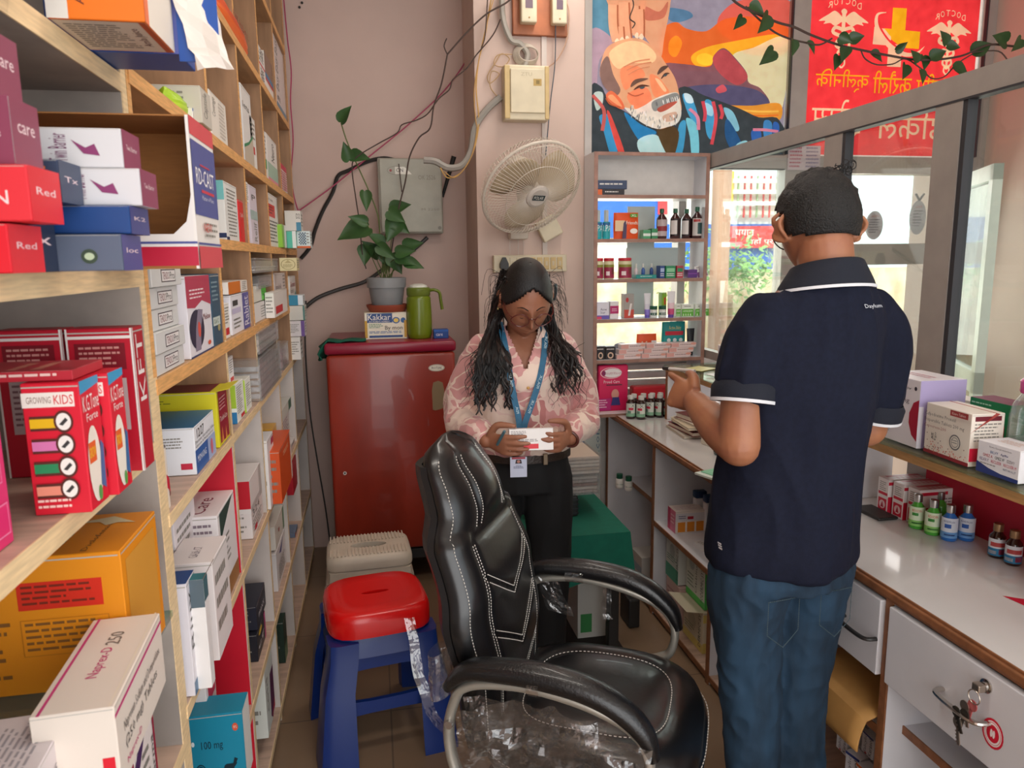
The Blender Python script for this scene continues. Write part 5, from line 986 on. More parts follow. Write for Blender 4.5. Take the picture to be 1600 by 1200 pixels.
# compartment below: syrup cartons and bottles
z_ = 1.258
PINK = 'DC2A6E'
carton('hot pink carton filled with pale printed panels, nearest on the syrup shelf', (-.428, .805, z_), .075, .075, .155, PINK, {'F': [('r', .0, .05, .66, .9, 'EFA8C4'), ('l', .03, .1, .62, .86, 11, 'B85A84')], 'R': [('r', .2, .86, .85, .94, 'F08AB4'), ('r', .2, .62, .85, .82, 'F08AB4'), ('r', .22, .63, .83, .81, PINK), ('l', .26, .66, .8, .8, 3, 'F8B8D0'), ('r', .2, .44, .85, .58, 'F08AB4'), ('r', .22, .45, .83, .57, PINK), ('l', .26, .47, .8, .56, 2, 'F8B8D0'), ('r', .25, .08, .9, .3, 'F08AB4'), ('r', .27, .09, .88, .29, PINK)]})
def kg(label, x, y, d=.05):
    it = [('r', 0, .82, .9, .93, 'F0E8E0'), ('t', .08, .85, .5, .9, 'GROWING', '8A6A5A'), ('t', .55, .84, .88, .91, 'KIDS', 'D8202C')]
    for k, c in enumerate(('E8B81E', 'D87AB0', '2E8A5A', 'E8907A')):
        y1 = .72-.17*k; it += [('r', .1, y1-.075, .62, y1+.035, '5A2A24'), ('r', .1, y1-.055, .6, y1+.015, c), ('e', .68, y1-.01, .17, .085, '5A2A24'), ('e', .68, y1-.01, .13, .065, 'F0ECE6'), ('p', [(.6, y1-.03), (.72, y1+.02), (.76, y1), (.66, y1-.04)], '3A3A3A')]
    it += [('l', .1, .04, .7, .13, 2, 'F4C8C0')]
    return carton(label, (x, y, z_), .062, d, .158, 'D81E34', {'F': it, 'R': [('p', [(0, .9), (1, .94), (1, 1), (0, 1)], '3A9AC8'), ('t', .08, .76, .92, .88, 'K.G.Tone', 'F4ECE8'), ('t', .2, .68, .8, .74, 'Forte', 'F4ECE8'), ('e', .4, .34, .34, .3, 'F0E8DC'), ('r', .12, .36, .5, .52, 'E8602A'), ('t', .14, .4, .48, .48, 'GROW', 'F4D83A'), ('p', [(.6, .15), (.75, .5), (.9, .45), (.85, .1)], '3A6AA0'), ('e', .5, .1, .1, .06, '5AA050')]}, group=None)
kg('red growth syrup carton with four coloured icons, nearer one of the two', -.372, .955, .06)
kg('red growth syrup carton behind the first icon carton', -.362, 1.018, .055)
carton('wide red carton lying on top of the two icon cartons', (-.415, .985, z_+.159), .13, .10, .012, 'B82A38', {'F': [('l', .3, .2, .9, .8, 1, 'E8C8C0')], 'TR': [('l', .1, .2, .8, .6, 2, 'E0907A')]})
def kft(label, x, y):
    return carton(label, (x, y, z_), .085, .05, .205, 'B8142C', {'F': [('r', 0, 0, .03, 1, 'E8E0DC'), ('r', .97, 0, 1, 1, 'E8E0DC'), ('r', 0, .93, 1, .95, 'E8E0DC'), ('r', .12, .72, .88, .9, '7A1020'), ('l', .18, .74, .8, .88, 4, 'C88A84'), ('r', .16, .3, .86, .66, 'B8A8A8'), ('l', .2, .34, .8, .64, 8, '7A5A60')], 'R': [('r', 0, 0, .08, 1, 'E8E0DC'), ('tv', .25, .48, .8, .95, 'KFT', 'F0E8E4'), ('tv', .85, .6, .95, .85, 'Sugar Free', 'D8A03A')]})
kft('red and white kidney tonic carton at the back, beside the brown bottles', -.375, 1.13); kft('red and white kidney tonic carton at the back, further left one', -.465, 1.13)
BRN = MT('amber_bottle_glass', '2E120C', rough=.12, coat=.5); CAPB = MT('black_bottle_cap', '18181A', .35)
def bottle(label, loc, r, h, glass, cap, lab=None, group=None, rz=0, capr=.42, caph=.16, name='syrup_bottle', neck=.78, liquid=None):
    E_ = EM(name, loc, label, 'bottle', group, rz)
    m_ = MB(); hs = h*(1-caph); m_.lathe([(.0001, 0), (r*.9, 0), (r, r*.12), (r, hs*neck), (r*.92, hs*(neck+.06)), (r*capr*.9, hs*.93), (r*capr*.8, hs), (.0001, hs)], glass, n=22); m_.build('bottle_body', E_, smooth=True, angle=50)
    m_ = MB(); m_.lathe([(.0001, hs*.97), (r*capr, hs*.97), (r*capr*1.03, hs*1.0), (r*capr, h*.99), (r*capr*.85, h), (.0001, h)], cap, n=20); m_.build('cap', E_, smooth=True)
    if lab:
        m_ = MB(); lo, hi, base, items = lab; R2 = r*1.012; n = 20; a0, a1 = rad(-165), rad(-15)
        pts = [(R2*cos(a0+(a1-a0)*i/n), R2*sin(a0+(a1-a0)*i/n)) for i in range(n+1)]
        for i in range(n): m_.add([(pts[i][0], pts[i][1], hs*lo), (pts[i+1][0], pts[i+1][1], hs*lo), (pts[i+1][0], pts[i+1][1], hs*hi), (pts[i][0], pts[i][1], hs*hi)], [(0, 1, 2, 3)], base)
        for it in items:   # (u0,v0,u1,v1,col) bands wrapped on the label
            u0, v0, u1, v1, c = it[:5]; k0, k1 = int(u0*n), max(int(u0*n)+1, int(round(u1*n)))
            if len(it) > 5:
                tvs, tfs = text_geo(it[5]); q = []
                for x, y in tvs: aa = a0+(a1-a0)*(u0+(u1-u0)*x); q.append((R2*1.02*cos(aa), R2*1.02*sin(aa), hs*(lo+(hi-lo)*(v0+(v1-v0)*y))))
                m_.add(q, tfs, c); continue
            for i in range(k0, k1):
                q = [(p[0]*1.01, p[1]*1.01) for p in (pts[i], pts[i+1])]; m_.add([(q[0][0], q[0][1], hs*(lo+(hi-lo)*v0)), (q[1][0], q[1][1], hs*(lo+(hi-lo)*v0)), (q[1][0], q[1][1], hs*(lo+(hi-lo)*v1)), (q[0][0], q[0][1], hs*(lo+(hi-lo)*v1))], [(0, 1, 2, 3)], c)
        m_.build('label', E_)
    return E_
nl = (.12, .62, 'E8E0DC', [(.0, .85, 1, 1, '4AA8C8'), (.0, .5, 1, .85, 'C8202C'), (.2, .55, .8, .8, 'F4F0EC', 'NEERI'), (.3, .1, .6, .45, '8A4A2A'), (.65, .1, .9, .4, 'B87A4A')])
bottle('dark syrup bottle with a red banded label on the near shelf, front one', (-.398, 1.19, z_), .024, .158, BRN, CAPB, nl, capr=.5)
bottle('dark syrup bottle with a red banded label on the near shelf, rear one', (-.395, 1.245, z_), .024, .166, BRN, CAPB, nl, capr=.5)
# glass shelf
z_ = .959
fx_ = carton('large orange carton with a red warning label on the glass shelf', (-.495, 1.14, z_), .27, .17, .20, 'E8901A', {'F': [('r', .50, .62, .9, .82, 'D8301E'), ('l', .52, .64, .88, .80, 4, '7A2A1A'), ('r', .5, .28, .92, .55, 'C8781A'), ('r', .505, .285, .915, .545, 'E8901A'), ('l', .52, .3, .9, .53, 5, '8A5A2A'), ('l', .05, .1, .46, .55, 7, '8A5A2A'), ('t', .1, .68, .3, .74, '400 mg', '7A4A1A')], 'R': [('r', .1, .1, .9, .9, 'D8983A')],
   'T': [('tv', .30, .1, .44, .9, 'FLEXIDOL', '4A3424'), ('tv', .64, .15, .68, .5, 'Tablets', '4A3424'), ('tv', .8, .05, .83, .7, 'Diclofenac', '6A4424'), ('p', [(.6, .75), (.8, .9), (.95, .7), (.85, .72), (.8, .66), (.75, .76)], 'D8C8A0')]}, flap=('F', .0, 0, PR('E8901A')) if False else None)
nx_ = carton('cream carton lettered in pink along its top on the glass shelf', (-.352, .935, z_), .085, .23, .105, 'E4D8CC', {'F': [('r', .8, .25, .95, .42, 'D82030'), ('l', .8, .1, .95, .14, 1, GY)], 'TR': [('r', .0, .88, 1, .92, 'C83A7A'), ('t', .3, .38, .62, .58, 'Naprex-D', 'C83A7A'), ('t', .65, .38, .8, .58, '250', '6A6460'), ('r', .0, .05, 1, .07, 'E8DCC8')], 'R': [('r', 0, .86, 1, .9, 'C83A7A'), ('t', .12, .5, .9, .66, 'Naproxen Sodium and Domperidone', '5A5450'), ('t', .12, .3, .8, .46, '(250 mg) Tablets', '5A5450'), ('t', .12, .12, .4, .22, 'Naprex-D', 'C83A7A')]}, rz=rad(3))
carton('grey white carton with columns of print at the lower left corner', (-.425, .80, z_), .12, .15, .075, 'D8CED0', {'TR': [('t', .12, .6, .4, .78, 'RICH', '7A7478'), ('l', .12, .1, .9, .5, 7, 'A09AA0')], 'R': [('t', .1, .5, .8, .66, 'Diacerein (50mg)', '7A7478'), ('t', .3, .2, .6, .34, 'Joint', '2B4A80')], 'F': tid()}, rz=rad(4))
for k in range(4):
    carton('white and maroon carton on end below the glass shelf, %s' % ['nearest of the row of four', 'second of the row of four', 'third of the row of four', 'furthest of the row of four'][k], (-.43, .80+.105*k, .701), .11, .098, .19-.0*k, 'E6DCD8', {'R': [('r', 0, .86, 1, 1, '8A1430'), ('p', [(.08, .6), (.4, .78), (.4, .96), (.08, .8)], 'F0ECE8'), ('tv', .12, .62, .3, .8, 'Rx', '3A2A5A'), ('p', [(0, .3), (.15, .5), (.5, .7), (1, .8), (1, .84), (.4, .76), (0, .6)], '4A2A5A'), ('l', .35, .2, .7, .6, 4, GY), ('tv', .78, .1, .9, .6, 'Pharma', DK), ('r', .93, 0, 1, 1, '9A1A38')], 'F': [('r', 0, 0, 1, 1, '8A1430'), ('r', .2, .6, .8, .85, 'F0ECE8')]}, group='maroon cartons below the glass shelf')
o = MB(); vs = []
for i in range(13):
    for j in range(3): t_ = -1.0+2*i/12; vs.append((-.40+.028*cos(t_*1.3)+0, 1.36+.02*sin(t_*1.3)+.012*j*0+.03, bC_+.002+.075*j))
o.add([( -.376-.02*(1-cos(rad(i*12-40))), 1.345+.055*i/8, bC_+.001+ .11*j) for i in range(9) for j in range(2)], [(i*2, i*2+1, i*2+3, i*2+2) for i in range(8)], PR('E8DCD0'))
o.add([( -.3755-.02*(1-cos(rad(i*12-40))), 1.35+.055*i/8, bC_+.05-.005*i + .025*j) for i in range(9) for j in range(2)], [(i*2, i*2+1, i*2+3, i*2+2) for i in range(8)], PR('C8203A'))
ob = o.build('curled_leaflet'); tag(ob, 'curled white leaflet with a red stripe at the start of the second bay', 'leaflet')
# ================================================================ THINGS ON THE RAISED SHELF (right)
def G(px, py, z): return hit(px, py, 2, z)
ZL = 1.0545
def corner_box(label, cpx, cpy, z, ztop_py, w, d, base, faces, rz=0, **k):
    """carton whose nearest bottom corner (the -x,-y one) is seen at a photo pixel"""
    c = G(cpx, cpy, z); hh = z+.02
    h = hit(cpx, ztop_py, 1, c.y).z-z
    off = Matrix.Rotation(rz, 3, 'Z') @ V((w/2, d/2, 0))
    return carton(label, (c.x+off.x, c.y+off.y, z), w, d, h, base, faces, rz=rz, **k)
corner_box('white carton with a crimson half circle and lavender end on the raised shelf', 1431, 701, ZL, 596, .13, .17, 'E6E2E8', {'L': [('t', .35, .84, .8, .88, 'Embaliv', '2A2A3A'), ('e', .9, .87, .03, .03, '2A2A3A'), ('t', .42, .62, .78, .71, '20mg', '6A6470'), ('t', .3, .62, .38, .7, 'P', '6A6470'), ('p', [(1, .72), (.88, .66), (.8, .5), (.8, .35), (.88, .18), (1, .1)], 'A81E3A'), ('o', .5, .5, .1, .08, .8, 'A81E3A'), ('e', .5, .5, .05, .04, 'A81E3A'), ('l', .05, .12, .4, .18, 2, GY)], 'F': [('r', 0, 0, 1, 1, 'A89CC4'), ('r', 0, 0, .1, .62, 'D8D4DC')], 'TL': [('l', .2, .3, .8, .6, 2, 'C88A9A')]}, rz=rad(-2))
RD2 = 'A83A38'; rnd = random.Random(4)
dots = [('e', rnd.random(), .07+abs(rnd.gauss(0, .1)), .009, .012, rnd.choice([RD2, 'D86A50', '6A4A4A'])) for _ in range(90)]
dots = [q for q in dots if .03 < q[1] < .97 and q[2] < .45]
cp = corner_box('open white and brick red tablet carton in the centre of the raised shelf', 1512, 730, ZL, 648, .085, .155, 'E8E0D4', {'L': [('r', 0, 0, 1, .07, '8E2A34')]+dots[:60]+[('t', .05, .76, .74, .85, 'Cefpodoxime Proxetil', '6A6460'), ('t', .05, .64, .93, .73, 'Dispersible Tablets 200 mg', '6A6460'), ('t', .05, .53, .55, .61, 'Cepocross-200', '9A4A44'), ('o', .76, .4, .12, .15, .82, '6A6A6A'), ('o', .76, .4, .08, .1, .85, '8A8A8A'), ('l', .7, .36, .82, .45, 2, '8A8A8A'), ('tv', .3, .32, .36, .48, 'Ego', '222222'), ('tv', .24, .32, .29, .46, 'g', '222222'), ('r', .62, .89, 1, 1, '9A3A3A'), ('t', .66, .92, .95, .97, 'Kisaro Tablets', 'F0D8D0')],
  'F': [('r', .1, .86, .9, .95, '6A1E2A'), ('l', .1, .45, .9, .82, 6, GY), ('r', 0, .1, .25, .35, 'D02040')]}, rz=rad(-3))
# the lid flap leans back
MB().add([(-.0425, .0775, .082), (-.0425, -.0775, .082), (.02, -.0775-.012, .128), (.02, .0775-.0, .128)], [(0, 1, 2, 3)], PR('A8403C')).build('lid_flap', cp)
_b = MB(); fu_ = V((0, -.155, 0)); fv_ = V((.0625, 0, .046)); art(_b, ((-.0425, .0775, .0825), fu_, fv_, fu_.cross(fv_).normalized()*1), [('t', .42, .35, .8, .6, 'Swiss Garnier', 'F0D8D0'), ('t', .42, .65, .75, .75, 'Cefpodoxime', 'F0D8D0'), ('r', .82, .35, .95, .75, 'F0D8D0'), ('t', .42, .82, .75, .88, 'Tablets 200', 'E0B8B0')], eps=.0006); _b.build('lid_print', cp)
corner_box('white carton with rows of product names and a navy wave at the right edge', 1590, 757, ZL, 706, .08, .115, 'E6E4E8', {'L': [('p', [(0, 0), (1, 0), (1, .12), (.6, .13), (.3, .2), (0, .34)], '33407A'), ('t', .28, .84, .8, .9, 'Stroke Care products from', '5A5A64'), ('t', .32, .68, .5, .76, 'BILVY', '3A6A9A'), ('t', .56, .68, .74, .76, 'Agiffix', '2A4A8A'), ('t', .15, .54, .38, .63, 'OMEZ A', 'B83A4A'), ('t', .44, .54, .66, .63, 'OMEZ VF', '2A4A4A'), ('t', .72, .54, .9, .63, 'OZIVY', '6A6470'), ('t', .08, .4, .3, .49, 'RELAX-Y', '6A4A7A'), ('t', .36, .4, .6, .49, 'RECLISER', 'C83A5A'), ('t', .66, .4, .95, .49, 'RECLISER M', 'C83A5A'), ('l', .1, .28, .5, .34, 1, GY), ('t', .66, .26, .95, .34, 'KETOROL JT', '2A3A6A')], 'F': [('t', .3, .2, .7, .4, '10', DK)], 'TL': [('l', .2, .3, .8, .7, 4, 'D8B8A8')]})
carton('green carton with a red panel standing at the back of the raised shelf', (1.53, 1.555, ZL), .07, .125, .135, '1E7A4A', {'L': [('l', .05, .88, .6, .94, 1, 'A8D0B4'), ('l', .05, .8, .9, .86, 1, 'A8D0B4'), ('r', .3, .45, .66, .75, 'C8D0C8'), ('l', .34, .5, .6, .72, 4, '5A8A6A'), ('r', .68, .12, .9, .6, 'C8283A'), ('l', .7, .15, .88, .56, 7, 'F0C8C8'), ('l', .68, .04, .95, .08, 1, 'A8D0B4')], 'F': [('r', 0, 0, 1, 1, '2A8A5A')], 'TL': [('r', 0, 0, 1, 1, '7A3A5A')]})
carton('small white carton with a red sun emblem behind the brick red one', (1.555, 1.69, ZL), .05, .10, .115, 'E8E2DC', {'L': [('p', [(.25, .6), (.32, .85), (.38, .7), (.45, .93), (.5, .7), (.6, .8), (.55, .6)], 'D84A3A')]})
PJ = CLEAR('clear_jar_plastic', 'F2F0F0', gloss=.10, rough=.05, opac=.05)
jc = V((1.515, 1.405, ZL)); 
jar = EM('plastic_jar', jc, 'big clear plastic jar with a bright pink lid at the right edge', 'jar')
m_ = MB(); m_.lathe([(.0001, .0), (.075, 0), (.08, .01), (.08, .12), (.074, .15), (.058, .175), (.056, .18)], PJ, n=32, M=T(jc), cap=False); ch(m_, 'jar_body', jar, smooth=True)
PKL = MT('pink_lid_plastic', 'E0208A', rough=.25, trans=.2); m_ = MB(); m_.lathe([(.0001, .178), (.062, .178), (.064, .182), (.064, .205), (.058, .211), (.0001, .211)], PKL, n=36, M=T(jc)); ch(m_, 'lid', jar, smooth=True)
m_ = MB(); m_.lathe([(.0001, .004), (.06, .004), (.066, .04), (.05, .055), (.0001, .055)], PR('6A3A6A'), n=14, M=T(jc)); ch(m_, 'wrapped_sweets', jar)
j2 = V((1.535, 1.24, ZL)); jr = EM('plastic_jar', j2, 'clear jar with an orange label beside the pink lidded jar', 'jar')
m_ = MB(); m_.lathe([(.0001, 0), (.055, 0), (.06, .01), (.06, .1), (.054, .125), (.03, .145), (.03, .16), (.0001, .16)], PJ, n=28, M=T(j2)); ch(m_, 'jar_body', jr, smooth=True)
m_ = MB(); n = 20; pts = [(.0615*cos(rad(-230)+rad(220)*i/n), .0615*sin(rad(-230)+rad(220)*i/n)) for i in range(n+1)]
for i in range(n): m_.add([(j2.x+pts[i][0], j2.y+pts[i][1], ZL+.02), (j2.x+pts[i+1][0], j2.y+pts[i+1][1], ZL+.02), (j2.x+pts[i+1][0], j2.y+pts[i+1][1], ZL+.1), (j2.x+pts[i][0], j2.y+pts[i][1], ZL+.1)], [(0, 1, 2, 3)], 'D88A2A')
art(m_, ((j2.x-.0625, j2.y+.03, ZL+.02), (.0, -.06, 0), (0, 0, .08), (-1, 0, 0)), [('t', .0, .62, .9, .85, 'RUKAM', '7A2A5A'), ('p', [(.5, .4), (.8, .5), (.9, .35), (.6, .3)], '2A4A6A')], eps=.002); ch(m_, 'label', jr)
# small display device and pens
dv = EM('display_device', G(1450, 600, 1.06), 'white framed small screen leaning against the partition behind the cartons', 'device'); dv.location = (1.575, 1.88, ZL)
M = T((1.575, 1.88, ZL+.055), ry=rad(12), rz=rad(10)); m_ = MB(); m_.rbox(-.006, -.05, -.055, .006, .05, .10, PR('E4E2DE'), r=.005, M=M); ch(m_, 'frame', dv)
m_ = MB(); m_.add([M @ V(q) for q in ((-.0065, .042, .02), (-.0065, -.042, .02), (-.0065, -.042, .09), (-.0065, .042, .09))], [(0, 1, 2, 3)], PR('7AA8CC')); ch(m_, 'screen', dv)
# ================================================================ ON THE COUNTER (right)
ZC = CZ+.0012
for k in range(3):
    c = G(1434-k*24, 823-k*9.5, ZC)
    carton('white carton with a red emblem on the counter, %s of three' % ['nearest', 'middle', 'furthest'][k], (c.x+.075, c.y+.024, ZC), .15, .044, .105, 'E6DEDC', {'L': [('l', .15, .62, .8, .9, 5, GY), ('r', .05, .52, .95, .6, 'C8203A'), ('r', .1, .06, .9, .42, 'C8203A'), ('e', .5, .24, .3, .12, 'E8C8C8'), ('p', [(.35, .16), (.5, .34), (.65, .16)], 'B01830'), ('r', .0, 0, .08, 1, 'E8E4E4')], 'F': [('r', 0, .84, .6, .93, 'C8203A'), ('r', 0, 0, .2, .5, 'C8203A'), ('l', .3, .3, .9, .75, 5, GY)], 'TL': [('r', 0, 0, 1, 1, 'D8C0C4'), ('r', .1, .1, .4, .9, 'B84A5A'), ('l', .5, .2, .9, .8, 6, 'C87A8A')]}, group='red and white cartons on the counter')
GRN = MT('green_mouthwash', '4AA83A', rough=.1, coat=.6); BLU = MT('blue_mouthwash', '2A6EC0', rough=.1, coat=.6); SLV = MT('silver_cap', 'B8B4B0', .25, metal=.9)
lg = (.12, .82, 'D8E8C8', [(0, .0, 1, .3, '8AC86A'), (.3, .75, .75, .88, 'C83A2A', 'REXIDIN'), (.3, .55, .6, .7, '3A8A3A'), (.3, .12, .8, .2, '2A7A3A')])
lb = (.12, .82, 'D8E0EC', [(0, .0, 1, .3, '6AA0D8'), (.25, .75, .75, .88, '2A3A7A', 'REXIDIN plus'), (.3, .5, .6, .7, '2A5AA8'), (.3, .12, .8, .2, '2A4A9A')])
for px, py, gl, lab, nm in ((1436, 826, GRN, lg, 'green mouthwash bottle, left one of the front pair'), (1461, 836, GRN, lg, 'green mouthwash bottle, right one of the front pair'), (1487, 845, BLU, lb, 'blue mouthwash bottle, left one of the pair beside the green ones'), (1514, 845, BLU, lb, 'blue mouthwash bottle, right one of the pair beside the green ones')):
    c = G(px, py, ZC); c.y += .012; bottle(nm, (c.x, c.y, ZC), .0205, .098, gl, SLV, lab, rz=rad(-45), capr=.55, caph=.2, name='mouthwash_bottle', neck=.72)
for k, (x, y) in enumerate(((1.515, 1.80), (1.535, 1.745))): bottle('green mouthwash bottle in the back row, %s' % ['left one', 'right one'][k], (x+.02, y+.01, ZC), .0205, .098, GRN, SLV, None, rz=rad(-45), capr=.55, caph=.2, name='mouthwash_bottle', neck=.72)
ld = (.1, .72, 'DCE4EC', [(0, 0, 1, .45, '2A7AA8'), (.2, .55, .9, .8, 'B84A4A'), (.6, .1, .95, .4, 'C8304A'), (.1, .1, .5, .3, 'E0E8F0')])
GLD = MT('gold_cap', '9A7A5A', .3, metal=.7)
for k, (px, py) in enumerate(((1562, 872), (1588, 884))):
    c = G(px, py, ZC); bottle('dark syrup bottle with a blue and white label and bronze cap, %s' % ['left one', 'right one'][k], (c.x, c.y+.012, ZC), .019, .088, BRN, GLD, ld, rz=rad(-45), capr=.6, caph=.2, neck=.74)
carton('teal and white carton at the right edge of the counter', (1.50, 1.33, ZC), .05, .05, .11, 'E8E4E0', {'L': [('r', 0, .62, 1, 1, '3AA0A0'), ('t', .1, .5, .9, .58, 'RELAXO', '2A2A3A'), ('e', .4, .2, .15, .1, 'C83A4A')]})
_b = MB(); c = G(1590, 940, CZ); _b.add([(c.x-.01, c.y+.03, CZ+.0008), (c.x+.06, c.y-.02, CZ+.0008), (c.x+.0, c.y-.04, CZ+.0008)], [(0, 1, 2)], 'C8203A'); tag(_b.build('paper_sticker'), 'small red paper triangle on the counter at the right edge', 'sticker')
ph = G(1366, 803, ZC); tag(MB().rbox(ph.x-.03, ph.y-.06, ZC, ph.x+.035, ph.y+.06, ZC+.009, BK, r=.004).build('mobile_phone'), 'black mobile phone lying on the counter behind the man', 'phone')
# bunch of keys in the drawer lock
KM = MT('key_metal', 'B4A89C', .3, metal=.9); kx, ky, kz = CX-.028, 1.125, .715
kb = EM('key_bunch', (kx, ky, kz), 'bunch of keys hanging from the drawer lock on a ring', 'keys')
def key(par, x, y, z, ang, L, mat, nm='key', lean=0):
    M = T((x, y, z), rx=ang); m_ = MB(); hd = [(0, .011*cos(a)*1.0, -.012+.012*sin(a)) for a in [i*2*pi/16 for i in range(16)]]
    m_.poly([V(q) for q in hd], mat, (-.002, 0, 0), M); m_.box(-.002, -.0035, -.022-L, 0, .0035, -.022, mat, M)
    for i in range(4): m_.box(-.002, .0035, -.022-L+.004+i*.007, 0, .0065, -.022-L+.007+i*.007, mat, M)
    return ch(m_, nm, par)
ch(MB().rbox(CX-.040, ky-.009, kz+.002, CX-.023, ky+.009, kz+.017, KM, r=.002), 'key', kb)
ch(MB().tube([(kx-.012, ky+.014*cos(a), kz-.010+.014*sin(a)) for a in [i*2*pi/20 for i in range(20)]], .0012, KM, n=6, closed=True), 'key_ring', kb, smooth=True)
key(kb, kx-.008, ky+.002, kz-.02, rad(12), .035, MT('pink_key', 'C86A6A', .35, metal=.3)); key(kb, kx-.012, ky+.022, kz-.03, rad(-16), .03, KM); key(kb, kx-.016, ky+.03, kz-.07, rad(-10), .035, KM); key(kb, kx-.014, ky+.012, kz-.045, rad(14), .036, MT('dark_key', '4A4640', .4, metal=.7)); key(kb, kx-.018, ky+.036, kz-.05, rad(-25), .03, MT('dark_key', '4A4640', .4, metal=.7))
# ================================================================ UNDER THE COUNTER
corner_box('navy blue carton with yellow and white lettering below the drawer', 1355, 1043, .4415, 1008, .22, .12, '1C2C5E', {'L': [('l', .15, .4, .7, .8, 3, 'A8B4D0')], 'F': [('t', .05, .62, .5, .78, 'Medijoy', 'E8E8EC'), ('t', .05, .38, .95, .58, 'Abdominal Belt', 'D8B84A'), ('p', [(.1, .82), (.3, .95), (.4, .82)], 'D84A2A'), ('r', 0, .1, 1, .14, 'D8D8E0')]})
# brown envelope drooping over the shelf
ENV = MT('manila_paper', 'C09050', .7, noise=.05); m_ = MB(); vs = []
for i in range(13):
    for j in range(8):
        v = i/12; u = j/7; yy = 1.44+.30*u
        if v < .45: x = CX+.34-.36*v/.45; z = .446+.006*sin(3*u)+.004
        else: t_ = (v-.45)/.55; x = CX-.02-.022*sin(t_*1.7)*(1-.3*u); z = .448-.085*t_-.02*u*t_
        vs.append((x, yy-.05*v*0, z))
m_.add(vs, [(i*8+j, i*8+j+1, i*8+j+9, i*8+j+8) for i in range(12) for j in range(7)], ENV); o = m_.build('brown_envelope', smooth=True); q_ = o.modifiers.new('t', 'SOLIDIFY'); q_.thickness = .004; q_.offset = 1
tag(o, 'large brown envelope drooping over the shelf under the drawer', 'envelope')
rn = random.Random(8); kk = 0
pos = ['lower left', 'lower middle', 'lower right', 'upper left', 'upper middle', 'upper right', 'top left', 'top right', 'back left', 'back right']
for (x, y, z, r1, tilt) in ((1.19, 1.56, .036, 5, 0), (1.20, 1.505, .036, -8, 0), (1.19, 1.455, .036, 6, 0), (1.22, 1.60, .137, 12, .2), (1.215, 1.54, .137, 4, .2), (1.22, 1.475, .137, -6, .2), (1.24, 1.66, .19, 0, 0), (1.25, 1.57, .242, 0, 0)):
    tall = kk >= 6
    carton('white carton in the tumbled pile at the counter foot, %s' % pos[kk], (x+.05, y, z), .13, .046, .098 if not tall else .06, 'DDDCE0', {'L': [('tv', .62, .1, .88, .9, 'Kerasol', '2A2A3A'), ('tv', .2, .1, .5, .9, 'Salicylic', '6A6470'), ('r', 0, .92, 1, 1, '2A3A7A' if kk % 2 else 'D8682A'), ('e', .4, .08, .1, .04, 'C83A3A')], 'TL': [('l', .1, .2, .9, .8, 4, 'A8A4AA'), ('r', 0, .85, 1, 1, '2A3A7A' if kk % 2 else 'D8682A')]}, rz=rad(r1), group='pile of cartons at the counter foot'); kk += 1
# blue torn cartons in the last bay
carton('open blue carton lying on the low shelf below the locked drawer', (1.43, 1.31, .4015), .16, .10, .06, '1E3E8A', {}, rz=rad(-10), flap=('L', .07, rad(-30), PR('1E3E8A')))
carton('flattened blue and brown carton leaning under the locked drawer', (1.38, 1.17, .4015), .12, .13, .03, '7A5A3A', {'L': [('r', 0, .8, 1, 1, '1E3E8A')]}, rz=rad(15), flap=('L', .09, rad(20), PR('1E3E8A')))
# left bays
ZS = .4305
WB = MT('white_pill_bottle', 'E6E4DE', .35); GC2 = MT('dark_green_cap', '1E5A40', .4)
for k, (px, py) in enumerate(((968, 762), (982, 766))):
    c = G(px, py, ZS); bottle('small white pill bottle with a green cap under the counter, %s' % ['left one', 'right one'][k], (c.x, c.y, ZS), .019, .072, WB, GC2, (.15, .75, 'F0EEE6', [(.1, .3, .9, .6, '3A7A5A', 'Liv cap')]), capr=.8, caph=.3, rz=rad(-20), name='pill_bottle', neck=.85)
BAG = CLEAR('milky_plastic_bag', 'D8CCC4', gloss=.08, rough=.2, opac=.45, bump=.5, bscale=20)
def crumple(name, label, cat, c, sx, sy, sz, mat, seed=1, n=14, k=9, amp=.18):
    rn = random.Random(seed); ph = [(rn.uniform(1, 5), rn.uniform(1, 5), rn.uniform(1, 5), rn.uniform(0, 6)) for _ in range(6)]
    m_ = MB(); rs = []
    for i in range(k+1):
        th = pi*min(.97, max(.03, i/k)); ring = []
        for j in range(n):
            a = 2*pi*j/n; d = V((sin(th)*cos(a), sin(th)*sin(a), -cos(th))); r = 1+amp*sum(sin(p[0]*d.x*2+p[1]*d.y*2+p[2]*d.z*2+p[3]) for p in ph)/2.5+rn.uniform(-.04, .04)
            ring.append(V(c)+V((d.x*sx*r, d.y*sy*r, max(-sz, d.z*sz*r))))
        rs.append(ring)
    m_.rings(rs, mat); return tag(m_.build(name, smooth=True, angle=35), label, cat)
c = G(1003, 770, ZS); crumple('plastic_bag', 'crumpled milky plastic bag pushed under the counter beside the pill bottles', 'bag', (1.33, 3.03, ZS+.085), .12, .09, .083, BAG, seed=3)
m_ = MB(); c = G(985, 785, ZS+.003); M = T((1.25, 3.05, ZS+.006), rz=rad(60)); m_.rbox(-.07, -.018, 0, .07, .018, .003, PR('D8D4D0'), r=.001, M=M); tag(m_.build('paper_strip'), 'white folded paper strip lying in front of the plastic bag', 'paper')
